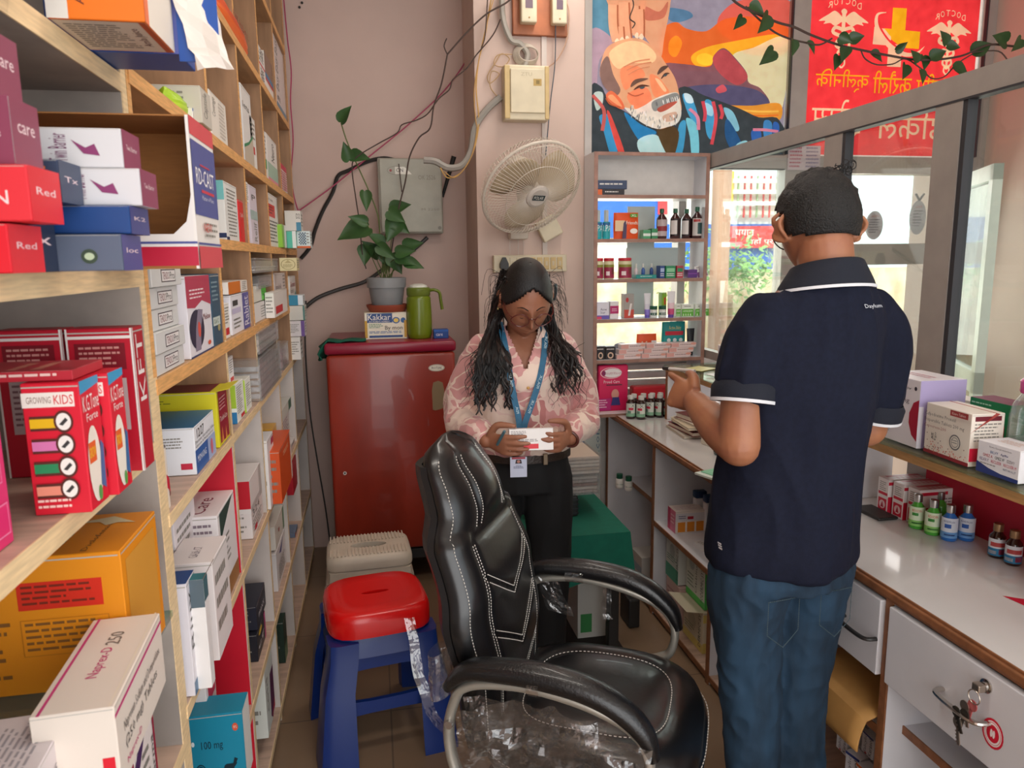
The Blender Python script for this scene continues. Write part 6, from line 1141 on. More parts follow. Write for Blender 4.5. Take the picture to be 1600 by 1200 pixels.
corner_box('pink ended carton with three orange windows under the counter', 1055, 834, ZS, 800, .13, .08, 'E8DCD4', {'F': [('r', .08+.31*i, .05, .33+.31*i, .5, 'E08A2A') for i in range(3)]+[('r', 0, .55, 1, .9, 'D8D4D8'), ('r', .4, .62, .6, .75, 'B8283A'), ('l', .1, .62, .35, .8, 2, '3A4A7A')], 'L': [('r', 0, 0, 1, 1, 'E07A9A'), ('r', 0, 0, .35, 1, 'C83A6A'), ('l', .4, .3, .9, .8, 3, 'F4D0D8')], 'T': [('l', .1, .2, .9, .8, 5, 'C8B0B8')]})
for k, (px, py, h) in enumerate(((1086, 822, .15), (1102, 832, .155))):
    c = G(px, py, ZS); E_ = EM('talc_bottle', c, 'white powder container with a navy cap under the counter, %s' % ['left one', 'right one'][k], 'bottle')
    MB().rbox(0, 0, 0, .05, .035, h*.8, PR('DDDEE2'), r=.008).build('bottle_body', E_, smooth=True); MB().rbox(-.001, -.001, h*.8, .051, .036, h, PR('1E3A60'), r=.006).build('cap', E_, smooth=True)
for k in range(3):
    c = G(1090, 868, ZS); carton('flat white carton with dark end print beneath the powder containers, %s' % ['left', 'middle', 'right'][k], (c.x+.05-.0+.038*k, c.y+.04-.02*k, ZS), .034, .10, .022, 'E0DEDE', {'F': [('r', .2, .3, .8, .7, '3A3A44')], 'TL': [('l', .1, .2, .9, .8, 3, GY)]}, rz=rad(18), group='flat cartons below the powder containers')
carton('white carton with a sea green base strip under the counter, upper left', (1.25, 2.775, .2085), .12, .13, .19, 'D8DCD6', {'L': [('r', 0, 0, 1, .32, '4AA88A'), ('e', .5, .66, .2, .16, 'B8C0BC'), ('l', .1, .4, .9, .55, 3, '5A8A7A'), ('tv', .85, .1, .98, .9, 'PODERMIC SYS', '3A4A44')]})
carton('white carton with a vivid green edge on top of the beige carton', (1.272, 2.57, .2085), .14, .17, .20, 'DCE0D8', {'L': [('r', 0, 0, 1, .14, '5AC860'), ('e', .3, .7, .14, .12, 'B8C0BC'), ('tv', .5, .18, .62, .95, 'Obbliuyo', '5A5A5A'), ('tv', .78, .1, .92, .95, 'PODERMIC SYSTEM', '3A4A44'), ('l', .08, .2, .45, .5, 4, '8A9A8A')], 'F': [('r', 0, 0, 1, 1, '5AC860'), ('t', .2, .84, .5, .94, 'DB', 'DCE8DC'), ('r', .4, .1, .8, .75, 'E4E8E0'), ('l', .45, .15, .75, .7, 6, GY)]})
carton('beige open carton with pale yellow base on the bottom shelf', (1.262, 2.56, .0365), .14, .18, .168, 'D6CCB4', {'L': [('r', 0, 0, 1, .2, 'D8C470'), ('e', .45, .55, .2, .2, 'C0B8A0'), ('tv', .78, .1, .9, .9, 'DERMIC SY', '4A4A3A'), ('l', .1, .25, .6, .45, 3, '8A8A6A')], 'F': [('r', 0, 0, 1, .25, 'D8C470'), ('t', .2, .8, .6, .92, 'DB1', '3A3A3A'), ('r', .5, .1, .8, .55, 'ECE8DC'), ('r', 0, .75, .1, .95, 'D8C470')]}, flap=('L', .07, rad(10), PR('CFC5AD')))
carton('pinkish carton beside the beige one on the bottom shelf', (1.25, 2.76, .0365), .12, .14, .168, 'D8B8B0', {'L': [('l', .1, .2, .9, .8, 5, 'B88A84')]})

carton('small dark blue carton on the lowest left shelf near the green table', (1.24, 3.0, .0365), .12, .10, .05, '23233E', {'F': [('l', .2, .3, .8, .7, 1, '8A8AA0')], 'L': []})
carton('pale printed carton beneath the pill bottle shelf', (1.27, 3.2, .0365), .16, .14, .12, 'B8B4AE', {'L': [('r', 0, .3, 1, .6, '8A9AA8')]})
# ================================================================ ON THE LEFT COUNTER
cx0 = 1.395; k = 0
GB = MT('dark_green_bottle', '2A100C', .12, coat=.5); WC = MT('white_screw_cap', 'D8D8D2', .4)
lbm = (.12, .78, 'D8DED4', [(0, 0, 1, .25, '8AB89A'), (.3, .5, .7, .68, 'C8304A'), (.2, .25, .5, .45, '6A8A7A'), (.5, .72, .8, .95, '2A4A3A', 'X')])
bs = [(983, 652), (999, 653), (1014, 650), (1028, 650), (1042, 650), (987, 646), (1003, 645), (1020, 644), (1034, 643)]
wd = ['front row, first from the left', 'front row, second from the left', 'front row, middle', 'front row, fourth from the left', 'front row, right end', 'back row, first from the left', 'back row, second from the left', 'back row, third from the left', 'back row, right end']
pb = None
for k, (px, py) in enumerate(bs):
    c = G(px, py, ZC) if k < 5 else G(bs[k-5][0]+6, 650, ZC)+V((0, .055, 0)); c.y = min(c.y, 3.35)
    lab = 'dark medicine bottle with a white cap before the cabinet, '+wd[k]
    if k == 0: pb = bottle(lab, (c.x, c.y-.02, ZC), .022, .112, GB, WC, lbm, group='row of white capped medicine bottles', rz=rad(-15), capr=.62, caph=.14, name='medicine_bottle', neck=.8)
    else: o = copy_tree(pb); o.location = (c.x, c.y-.02 if k < 5 else c.y, ZC); o['label'] = lab; o.rotation_euler[2] = rad(-15-20*k)
# ledger books below the raised shelf
lb_ = [('C8C0B4', .012, .17, .24), ('7A2A34', .018, .16, .24), ('3A3A44', .010, .15, .22), ('E0D4B8', .012, .16, .23), ('D8CFC0', .010, .15, .22), ('6E2A24', .022, .15, .21)]
z = ZC; nmb = ['lowest, grey', 'second, maroon', 'third, dark grey', 'fourth, cream', 'fifth, off white', 'topmost, brown leather']
for k, (c_, th, w_, l_) in enumerate(lb_):
    E_ = EM('ledger_book', (1.36+.01*(k % 3), 2.98-.012*k, z), 'ledger or file lying in the pile on the left of the counter, '+nmb[k], 'book', 'pile of ledgers', rz=rad(-4+7*(k % 3)))
    MB().rbox(-w_/2, -l_/2, 0, w_/2, l_/2, .002, c_, r=.0008).rbox(-w_/2, -l_/2, th-.002, w_/2, l_/2, th, c_, r=.0008).build('cover', E_); MB().box(-w_/2+.004, -l_/2+.004, .002, w_/2-.004, l_/2-.004, th-.002, PR('E4DCCB')).build('pages', E_); z += th+.0008
carton('torn white carton on the counter beside the pile of ledgers', (1.36, 2.74, ZC), .09, .10, .055, 'DCD4C4', {'F': [('l', .2, .3, .9, .7, 2, 'B0A898')], 'L': [('l', .2, .3, .9, .7, 2, 'B0A898')]}, rz=rad(12))
c = G(1133, 712, ZC); bottle('dark green bottle with pale lettering on the counter beside the man', (c.x+.0, c.y+.02, ZC), .036, .14, MT('bottle_green_glossy', '14281E', .15, coat=.5), CAPB, (.1, .8, '1A3A2A', [(.1, .15, .9, .3, '6A9A7A'), (.2, .5, .7, .7, '8AB08A')]), capr=.5, rz=rad(-30), name='green_bottle')
m_ = MB(); c = G(1118, 742, ZC); M = T((c.x+.01, c.y, ZC+.001), rz=rad(20)); m_.rbox(-.07, -.045, 0, .06, .045, .008, PR('D8E4DC'), r=.001, M=M); m_.rbox(-.05, -.05, .008, .07, .035, .012, PR('8ACBA8'), r=.001, M=M); tag(m_.build('prescription_pad'), 'white and mint green paper pad at the edge of the counter', 'paper pad')
# top of the raised shelf, left part
ZR = ZL
for k, (px, py, h) in enumerate(((1123, 580, .115), (1136, 576, .15), (1148, 577, .15))):
    c = G(px, py, ZR); carton('slim lavender carton on the raised shelf by the window, %s' % ['shortest', 'middle one', 'one nearest the man'][k], (c.x+.02, c.y, ZR), .038, .032, h, 'D8D2D8', {'L': [('tv', .3, .35, .6, .9, 'AcneStar', '5A4A8A'), ('r', 0, 0, 1, .28, '7A6AB0')], 'F': [('tv', .3, .35, .65, .9, 'AcneStar', '5A4A8A'), ('r', 0, 0, 1, .28, '7A6AB0'), ('r', 0, 0, .15, 1, '7A6AB0')]}, group='slim lavender cartons by the window', rz=rad(10))
m_ = MB(); M = T((1.50, 2.85, ZR), rz=rad(8)); m_.rbox(-.10, -.12, 0, .06, .10, .002, PR('E8E6E4'), r=.0006, M=M); art(m_, (M @ V((-.1, .1, .0021)), M.to_3x3() @ V((0, -.22, 0)), M.to_3x3() @ V((.16, 0, 0)), (0, 0, 1)), [('l', .08, .1, .9, .9, 12, '9A9AA4')]); tag(m_.build('bill_paper'), 'printed white bill lying on the raised shelf', 'paper')
m_ = MB(); M = T((1.43, 3.08, ZR), rz=rad(30)); m_.rbox(-.06, -.05, 0, .06, .05, .003, PR('D8D08A'), r=.0006, M=M); tag(m_.build('yellow_note_pad'), 'pale yellow note pad on the raised shelf behind the hand', 'note pad')
carton('small bright yellow carton on the raised shelf beside the lavender cartons', (1.50, 2.99, ZR), .05, .05, .03, 'E8B020', {'F': []})
# ================================================================ CABINET CONTENTS
KY = 3.42
def K(px, py, Y=KY): return hit(px, py, 1, Y)
def kbox(label, x0, y0, x1, y1, zi, base, art_=None, dp=.05, Y=KY, **k):
    a = K(x0, y1, Y); b_ = K(x1, y0, Y); z = KS[zi]+.0005; return carton(label, ((a.x+b_.x)/2, Y+dp/2, z), b_.x-a.x-.001, dp, max(.01, b_.z-z), base, {'F': art_ if art_ is not None else tid(4)}, **k)
# shelf 0 (top): two flat boxes
kbox('flat black and orange carton on the top cabinet shelf', 932, 296, 976, 304, 0, '2A2428', [('r', 0, 0, .2, 1, 'D8642A'), ('l', .3, .3, .8, .7, 1, 'D8D4D0')], Y=3.41)
kbox('flat slate blue carton lying on the black and orange one', 932, 291, 980, 296, 0, '3A4664', [('l', .1, .3, .9, .7, 1, 'D8D4D0')], Y=3.41, dp=.06)
for o_ in COL.objects:
    if o_.get('label', '').startswith('flat slate blue'): o_.location.z += .013+.0005*2+.0 if o_.location.z < 1.85 else 0; o_.location.z = 1.842+.0275
LPA = MT('teal_spray_liquid', '1EB0B8', rough=.15, coat=.4)
for k, px in enumerate((936, 949)):
    c = K(px, 370); bottle('teal spray bottle with a pale trigger cap in the cabinet, %s' % ['left one', 'right one'][k], (c.x, KY+.02, KS[1]+.0005), .0195, .135, LPA, MT('pale_grey_spray', 'B8C0C0', .4), (.1, .95, '2AA0A8', [(0, .75, 1, .95, '2A6A9A'), (.1, .4, .9, .8, 'E8F0F0', 'LPA')]), capr=.55, caph=.38, name='spray_bottle')
a = K(960, 372); b_ = K(1000, 332)
o = packet_ = None
pk = MB(); rs = []
for i in range(9):
    v = i/8; th = .018*sin(pi*min(.95, max(.05, v)))**.4; rs.append([((a.x+b_.x)/2+(b_.x-a.x)/2*cos(2*pi*j/16)*(1-.03*abs(2*v-1)), KY+.02+th*sin(2*pi*j/16), KS[1]+.001+(b_.z-KS[1]-.001)*v) for j in range(16)])
pk.rings(rs, 'E8561E'); art(pk, ((a.x, KY-.0, KS[1]), (b_.x-a.x, 0, 0), (0, 0, b_.z-KS[1]), (0, -1, 0)), [('r', .02, .3, .4, .7, 'E8C8A0'), ('p', [(.3, .02), (.35, .6), (.42, .7), (.48, .55), (.46, .02)], '4A3A5A'), ('t', .45, .55, .9, .68, 'Friends', 'F8F0E0'), ('r', .6, .82, .9, .95, '5AA02A'), ('t', .65, .84, .85, .93, 'XL', 'F8F0E0'), ('e', .75, .3, .15, .1, 'F0E8E0')], eps=.002)
tag(pk.build('diaper_packet', smooth=True), 'orange printed packet beside the teal spray bottles', 'packet')
kbox('small green and white carton stack on the cabinet shelf, left one', 1005, 359, 1017, 370, 1, '4A9A6A', [('r', 0, .3, 1, .6, 'D8E0D8')]); kbox('small green and white carton stack on the cabinet shelf, right one', 1018, 357, 1030, 370, 1, '3A8A5A', [('r', 0, .3, 1, .6, 'D8E0D8')], Y=3.43)
RBT = MT('dark_red_syrup', '3A0A0A', .12, coat=.6); ll = (.1, .75, '2A1A1C', [(0, .1, .5, .9, 'D8D0CC')])
for k, (px, lab) in enumerate(((1036, (.1, .72, 'B8A8A8', [(0, .3, 1, .6, '8A2A34')])), (1057, ll), (1078, ll), (1091, (.1, .72, 'C8C0BC', [(.4, .1, 1, .75, '2A4A4A'), (.1, .8, .6, .95, 'A83A3A')])))):
    c = K(px, 369); bottle('dark red syrup bottle with a green cap, %s of the row of four' % ['first from left', 'second from left', 'third from left', 'last'][k], (c.x, KY+(.02 if k != 2 else .045), KS[1]+.0005), .0255, .142 if k != 3 else .15, RBT, GC2, lab, capr=.42, caph=.12, rz=0, neck=.72)
LIDR = MT('red_jar_lid', 'C8283A', .4); JRB = MT('pale_jar_plastic', 'D8D0A8', .25, coat=.3)
for k, (px, r) in enumerate(((936, .022), (953, .0255), (978, .033))):
    c = K(px, 434); bottle('red lidded jar with a maroon label in the cabinet, %s' % ['left one', 'middle one', 'widest'][k], (c.x+(.004 if k == 0 else 0), KY+.02, KS[2]+.0005), r, .10, JRB, LIDR, (.05, .78, '9A2A4A', [(0, .8, 1, 1, '8A8A3A'), (.2, .2, .45, .5, 'E8D8D8'), (.6, .3, .9, .7, '7A3A3A')]), capr=.95, caph=.12, name='jar', neck=.9)
for k, px in enumerate((996, 1007, 1020)):
    c = K(px, 433); bottle('tiny dropper bottle in the cabinet, %s' % ['with a red base', 'blue one', 'dark blue one'][k], (c.x, KY+.02, KS[2]+.012), .009, .06, MT(['dropper_white', 'dropper_blue', 'dropper_navy'][k], ['D8C8CC', '3A62A8', '2A4A88'][k], .3), WC, None, capr=.5, caph=.3, name='dropper_bottle', neck=.7)
kbox('flat teal tray carton under the dropper bottles', 994, 429, 1026, 434, 2, '1E8A84', [('l', .2, .3, .8, .7, 1, 'C8E0DC')], dp=.06, Y=3.405)
for k, (x0, x1, c_) in enumerate(((1031, 1039, '2A4A8A'), (1040, 1056, '2A8A5A'), (1057, 1068, 'B83A4A'))): kbox('small %s carton in the middle of the cabinet' % ['navy', 'green', 'red and green'][k], x0, 415, x1, 432, 2, c_, [('r', .1, .5, .9, .8, ['A8B8D8', '8AC89A', '2A8A5A'][k]), ('l', .1, .1, .9, .4, 2, 'E8E4E0')])
kbox('little purple tin in the cabinet', 1075, 421, 1090, 431, 2, '5A2A7A', [('r', 0, .45, 1, .55, '8A4AA0')])
m_ = MB(); M = T((K(1100, 430).x, 3.43, KS[2]+.001), ry=rad(-14), rx=rad(-12)); m_.rbox(-.03, 0, 0, .03, .003, .062, PR('E4E0DC'), r=.001, M=M); art(m_, (M @ V((-.026, 0, .004)), M.to_3x3() @ V((.052, 0, 0)), M.to_3x3() @ V((0, 0, .054)), M.to_3x3() @ V((0, -1, 0))), [('r', 0, 0, 1, .5, '7A4A7A'), ('e', .5, .6, .2, .3, '8A5A4A'), ('l', .1, .8, .9, .95, 1, GY)], eps=.001); tag(m_.build('leaflet_card'), 'small tilted picture card at the right end of the middle cabinet shelf', 'card')
kbox('white and violet skin cream carton at the left of the fourth cabinet shelf', 932, 472, 952, 500, 3, 'E4E0EA', [('r', 0, 0, 1, .22, '6A5AB0'), ('t', .3, .5, .8, .65, 'Acne', '3A2A5A'), ('t', .3, .32, .7, .46, 'Star', '3A2A5A'), ('r', .0, 0, .4, .15, 'D84A6A')])
kbox('white and magenta carton beside the skin cream carton', 953, 471, 967, 499, 3, 'E8E2E4', [('r', 0, .3, 1, .75, 'B82A6A'), ('l', .2, .4, .8, .6, 2, 'E8C8D8')])
kbox('silver and red upright carton on the fourth cabinet shelf', 975, 459, 991, 499, 3, 'A8A09A', [('r', 0, 0, 1, .35, 'C84A3A'), ('p', [(.4, .1), (.6, .1), (.8, .6), (.6, .6)], 'E8E0DC'), ('e', .3, .75, .15, .1, 'C83A3A')], Y=3.44)
def tubeo(label, px, ytop, ybot, zi, r, body, cap, bands, Y=3.43):
    c = K(px, ybot, Y); zt = K(px, ytop, Y).z; z0 = KS[zi]+.0005; E_ = EM('cream_tube', (c.x, Y, z0), label, 'tube'); h = zt-z0
    MB().lathe([(.0001, 0), (r*.72, 0), (r*.75, h*.12), (.0001, h*.12)], cap, n=18).build('cap', E_, smooth=True)
    m_ = MB(); rs = []; cols = [b_ for b_ in bands]
    for i in range(9):
        v = i/8; a_ = r*(.8+.3*v); b2 = r*.8*(1-v)+.001; rs.append([(a_*cos(2*pi*j/16), b2*sin(2*pi*j/16), h*(.12+.88*v)) for j in range(16)])
    for i in range(8): m_.rings(rs[i:i+2], cols[min(len(cols)-1, int(i*len(cols)/8))], cap=False)
    m_.build('tube_body', E_, smooth=True)
tubeo('white and lavender cream tube standing on the fourth cabinet shelf', 1011, 458, 497, 3, .016, None or PR('E0DEE4'), PR('6A5AC0'), ['8A7AD0', 'D8D4E0', 'E4E2E8', 'E4E2E8'])
tubeo('white cream tube with pink foot and violet cap on the fourth cabinet shelf', 1048, 455, 495, 3, .019, PR('E8E4E8'), PR('6A4AA0'), ['C84A7A', 'E8C8D0', 'E8E4E8', 'E8E4E8'], Y=3.41)
kbox('slim lime green carton behind the tubs', 1034, 457, 1042, 490, 3, '8AC03A', [('r', .4, .5, .8, .8, 'D8502A')], Y=3.47)
for k, px in enumerate((1022, 1036)):
    c = K(px, 496, 3.41); bottle('white tub with a dark green lid in the cabinet, %s' % ['left one', 'right one'][k], (c.x, 3.42, KS[3]+.0005), .018, .058, WB, GC2, (.1, .8, 'E4E8E4', [(0, .3, 1, .7, '3A6A5A'), (.2, .4, .8, .6, 'E4E8E4')]), capr=1.0, caph=.28, name='ointment_tub', neck=.9)
for k, (x0, x1) in enumerate(((1056, 1064), (1065, 1084), (1086, 1108))): kbox('green and white herbal soap carton, %s of three in a row' % ['left, half hidden', 'middle one', 'right one'][k], x0, 475, x1, 495, 3, 'E4E6DC', [('r', 0, .05, 1, .62, '5AA82E'), ('t', .1, .38, .9, .52, 'HIMADERM', 'E8F0D8'), ('p', [(.1, .1), (.15, .3), (.2, .1), (.3, .1), (.35, .3), (.4, .1), (.5, .1), (.55, .3), (.6, .1), (.7, .1), (.75, .3), (.8, .1)], 'E8F0D8'), ('l', .2, .72, .8, .88, 1, GY)], group='herbal soap cartons in the cabinet')
# fifth shelf
for k, (x0, x1) in enumerate(((932, 945), (946, 962))): kbox('black carton with a cream swirl on the fifth cabinet shelf, %s' % ['left one', 'right one'][k], x0, 541, x1, 561, 4, '241E22', [('o', .5, .3, .3, .25, .6, 'D8B8A0'), ('l', .1, .65, .9, .85, 1, 'C8C0BC')])
kk = 0
for r_ in range(3):
    for c_ in range(3):
        x0 = 964+39*c_+2*r_; w_ = 38
        a = K(x0, 560-9*r_, 3.40+.02*r_); b_ = K(x0+w_, 560, 3.40+.02*r_)
        carton('pale pink striped carton on the fifth cabinet shelf, %s row, %s' % (['bottom', 'middle', 'top'][r_], ['left', 'centre', 'right'][c_]), ((a.x+b_.x)/2, 3.43+.006*r_, KS[4]+.0005+.0235*r_), b_.x-a.x-.002, .05, .023, 'E6D2D0', {'F': [('r', 0, .1, .3, .9, 'E0A8A0'), ('l', .35, .3, .95, .7, 1, 'A88A8A'), ('e', .9, .7, .12, .25, 'E0A090')]}, group='pale pink cartons in the cabinet'); kk += 1
def kpacket(name, label, x0, y0, x1, y1, zi, col, items, Y=3.49, th=.018, zb=None, lean=0):
    a = K(x0, y1, Y); b_ = K(x1, y0, Y); z0 = zb or KS[zi]+.001; m_ = MB(); rs = []
    for i in range(9):
        v = i/8; t_ = th*sin(pi*min(.95, max(.05, v)))**.5; rs.append([((a.x+b_.x)/2+(b_.x-a.x)/2*cos(2*pi*j/16)*(1-.04*abs(2*v-1)), Y+t_*sin(2*pi*j/16), z0+(b_.z-z0)*v) for j in range(16)])
    m_.rings(rs, col); art(m_, ((a.x, Y-th-.0005, z0), (b_.x-a.x, 0, 0), (0, 0, b_.z-z0), (0, -1, 0)), items, eps=.001); return tag(m_.build(name, smooth=True), label, 'packet')
kpacket('wipes_packet', 'orange packet behind the pale pink cartons', 994, 521, 1026, 545, 4, 'E8561E', [('r', .7, .2, .95, .7, 'D8D8D8')]+[('e', .25+.2*i, .3+.3*j, .05, .08, 'F0C8A8') for i in range(2) for j in range(2)], Y=3.50, th=.012)
kpacket('diaper_packet', 'teal and red baby packet at the back of the fifth cabinet shelf', 1033, 502, 1071, 545, 4, '1E9A98', [('r', .1, .6, .85, .72, 'D0283A'), ('t', .25, .74, .75, .88, 'Active Baby', 'E8D88A'), ('e', .25, .45, .08, .06, 'E8F0F0'), ('e', .5, .45, .08, .06, 'E8F0F0'), ('e', .75, .45, .08, .06, 'E8F0F0'), ('e', .3, .2, .12, .12, 'D8C0A0')], Y=3.51)
tubeo('black cream tube standing upside down by the cabinet side', 1078, 513, 552, 4, .019, None or CAPB, CAPB, ['1E1E22', '1E1E22'], Y=3.46)
crumple('plastic_pouch', 'silvery grey pouch behind the black cartons', 'pouch', (K(972, 535, 3.49).x, 3.49, KS[4]+.036), .055, .02, .035, MT('grey_pouch', '8A8C98', .35), seed=9, amp=.12)
# bottom compartment: big pink packet
a = K(932, 648, 3.41); b_ = K(982, 566, 3.41); pp = MB(); pp.rbox(a.x+.01, 3.41, KS[5]+.001, b_.x, 3.45, b_.z-.012, 'D81E5A', r=.008, seg=3)
art(pp, ((a.x, 3.41, KS[5]), (b_.x-a.x, 0, 0), (0, 0, b_.z-KS[5]), (0, -1, 0)), [('e', .45, .8, .34, .11, 'F4E4E8'), ('e', .45, .8, .32, .10, 'D83A6A'), ('e', .48, .8, .29, .088, 'F4ECEC'), ('t', .3, .77, .78, .83, 'nutriteen', 'C88A98'), ('e', .22, .8, .06, .05, '8A2A5A'), ('t', .22, .6, .72, .66, 'Proud Care', 'F4E0E8'), ('r', .3, .555, .8, .575, '5A2A3A'), ('r', 0, .06, .45, .3, 'C02A7A'), ('l', .03, .1, .35, .28, 4, 'F4C8DC'), ('e', .58, .38, .12, .1, 'D89A8A'), ('p', [(.45, .16), (.75, .16), (.7, .32), (.5, .32)], '3A3A7A'), ('r', 0, 0, 1, .05, 'D8B8BC')], eps=.001)
tag(pp.build('pad_packet', smooth=True), 'large hot pink packet at the bottom of the cabinet', 'packet')
m_ = MB(); a = K(986, 612, 3.50); b_ = K(1048, 600, 3.50); m_.rbox(a.x, 3.47, KS[5]+.001, b_.x, 3.53, KS[5]+.115, 'D82A3A', r=.01); tag(m_.build('red_bag'), 'glossy red bag lying in the cabinet bottom behind the bottles', 'bag')
# ================================================================ PLASTIC FILM PANEL and things behind the woman
FP = MT('pale_film_panel', 'C8CEC8', .35); m_ = MB().rbox(.90, 3.50, .25, 1.10, 3.515, .775, FP, r=.002)
art(m_, ((.90, 3.50, .25), (.2, 0, 0), (0, 0, .525), (0, -1, 0)), [('tv', .08, .05, .3, .5, 'PEDECOR', '2A6AA8'), ('tv', .35, .3, .8, .98, 'UPE', '2A7AB8'), ('tv', .85, .3, .97, .9, 'decor.com', '5A7A94')], eps=.0008)
tag(m_.build('film_wrapped_board'), 'board wrapped in film with big blue letters, leaning below the cabinet', 'board')
GT = EM('side_table', (.72, 2.76, 0), 'low table covered with a dark green cloth behind the woman', 'table')
TGm = MT('green_table_cloth', '0C6A56', rough=.85, noise=.06, scale=30, bump=.3, bscale=300)
tx0, tx1, ty0, ty1, tz = .42, .905, 2.50, 2.99, .545
ch(MB().rbox(tx0+.02, ty0+.02, tz-.03, tx1-.02, ty1-.02, tz-.004, BK, r=.004), 'table_top', GT)
for xx in (tx0+.05, tx1-.05):
    for yy in (ty0+.05, ty1-.05): ch(MB().rbox(xx-.02, yy-.02, 0, xx+.02, yy+.02, tz-.03, BK, r=.004), 'leg', GT)
m_ = MB(); per = []
for i in range(80):
    t_ = i/80*4; s_ = int(t_); u = t_-s_; p = [(tx0+(tx1-tx0)*u, ty0), (tx1, ty0+(ty1-ty0)*u), (tx1-(tx1-tx0)*u, ty1), (tx0, ty1-(ty1-ty0)*u)][s_]; per.append(p)
rs = []
for k in range(7):
    v = k/6; rr = []
    for i, p in enumerate(per):
        n_ = V((p[0]-(tx0+tx1)/2, p[1]-(ty0+ty1)/2, 0)).normalized(); w_ = .012*v*sin(i*.9)+.02*v+ (.015*v if i % 20 in (0, 1, 19) else 0); rr.append((p[0]+n_.x*w_, p[1]+n_.y*w_, tz-.18*v+.008*sin(i*.5)*v))
    rs.append(rr)
m_.rings(rs[::-1], TGm, cap=False); m_.add([(*p, tz+.0005) for p in per], [tuple(range(80))], TGm); o = ch(m_, 'cloth_cover', GT, smooth=True)
for k in range(2):
    z0 = tz+.0 + .125*k+ .10 if False else tz+.105*k+.10
def tub(label, x0, y0, z0, x1, y1, z1, inner):
    E_ = EM('plastic_container', ((x0+x1)/2, (y0+y1)/2, z0), label, 'container'); m_ = MB(); q = .002
    for (A, B_) in (((x0, y0, z0), (x1, y1, z0+q)), ((x0, y0, z0), (x1, y0+q, z1)), ((x0, y1-q, z0), (x1, y1, z1)), ((x0, y0, z0), (x0+q, y1, z1)), ((x1-q, y0, z0), (x1, y1, z1))): m_.box(*A, *B_, CB)
    ch(m_, 'tub', E_)
    for i in range(5): ch(MB().rbox(x0+.006, y0+.006, z0+.006+.014*i, x1-.006, y1-.006, z0+.017+.014*i, PR(inner[i % len(inner)]), r=.002), 'card_insert', E_)
    return E_
tz += .001
m_ = MB().rbox(.56, 2.70, tz, .76, 2.92, tz+.085, BK, r=.008, seg=2)
for i in range(4): m_.box(.559, 2.699, tz+.012+.018*i, .761, 2.921, tz+.017+.018*i, '3A3A40')
tag(m_.build('black_basket'), 'black ridged basket on the green covered table', 'basket')
tub('clear container of papers, lower one of two on the black basket', .58, 2.70, tz+.087, .845, 2.93, tz+.165, ['B8A8A0', 'D8CCC0', '8A5A4A']); tub('clear container heaped with papers, upper one of two on the black basket', .57, 2.69, tz+.168, .85, 2.94, tz+.245, ['D8CCC0', 'C8B8A8', 'E0D8CC'])
o = carton('white plastic box standing on the floor under the green table', (.83, 2.84, .001), .12, .2, .27, 'D8D6CE', {'F': [('r', .1, .1, .5, .4, '4A9A5A')], 'R': []}, name='white_box', cat='box')
tag(MB().rbox(.42, 2.62, .012, .93, 3.2, .016, MT('dark_floor_mat', '2A2422', .8), r=.001).build('floor_mat'), 'thin dark mat on the floor under the green table', 'mat').location.z = -.0115
tag(MB().rbox(1.005, 2.78, 0, 1.055, 2.9, .13, BK, r=.008).build('black_bin'), 'narrow black bin on the floor beside the green table', 'bin')
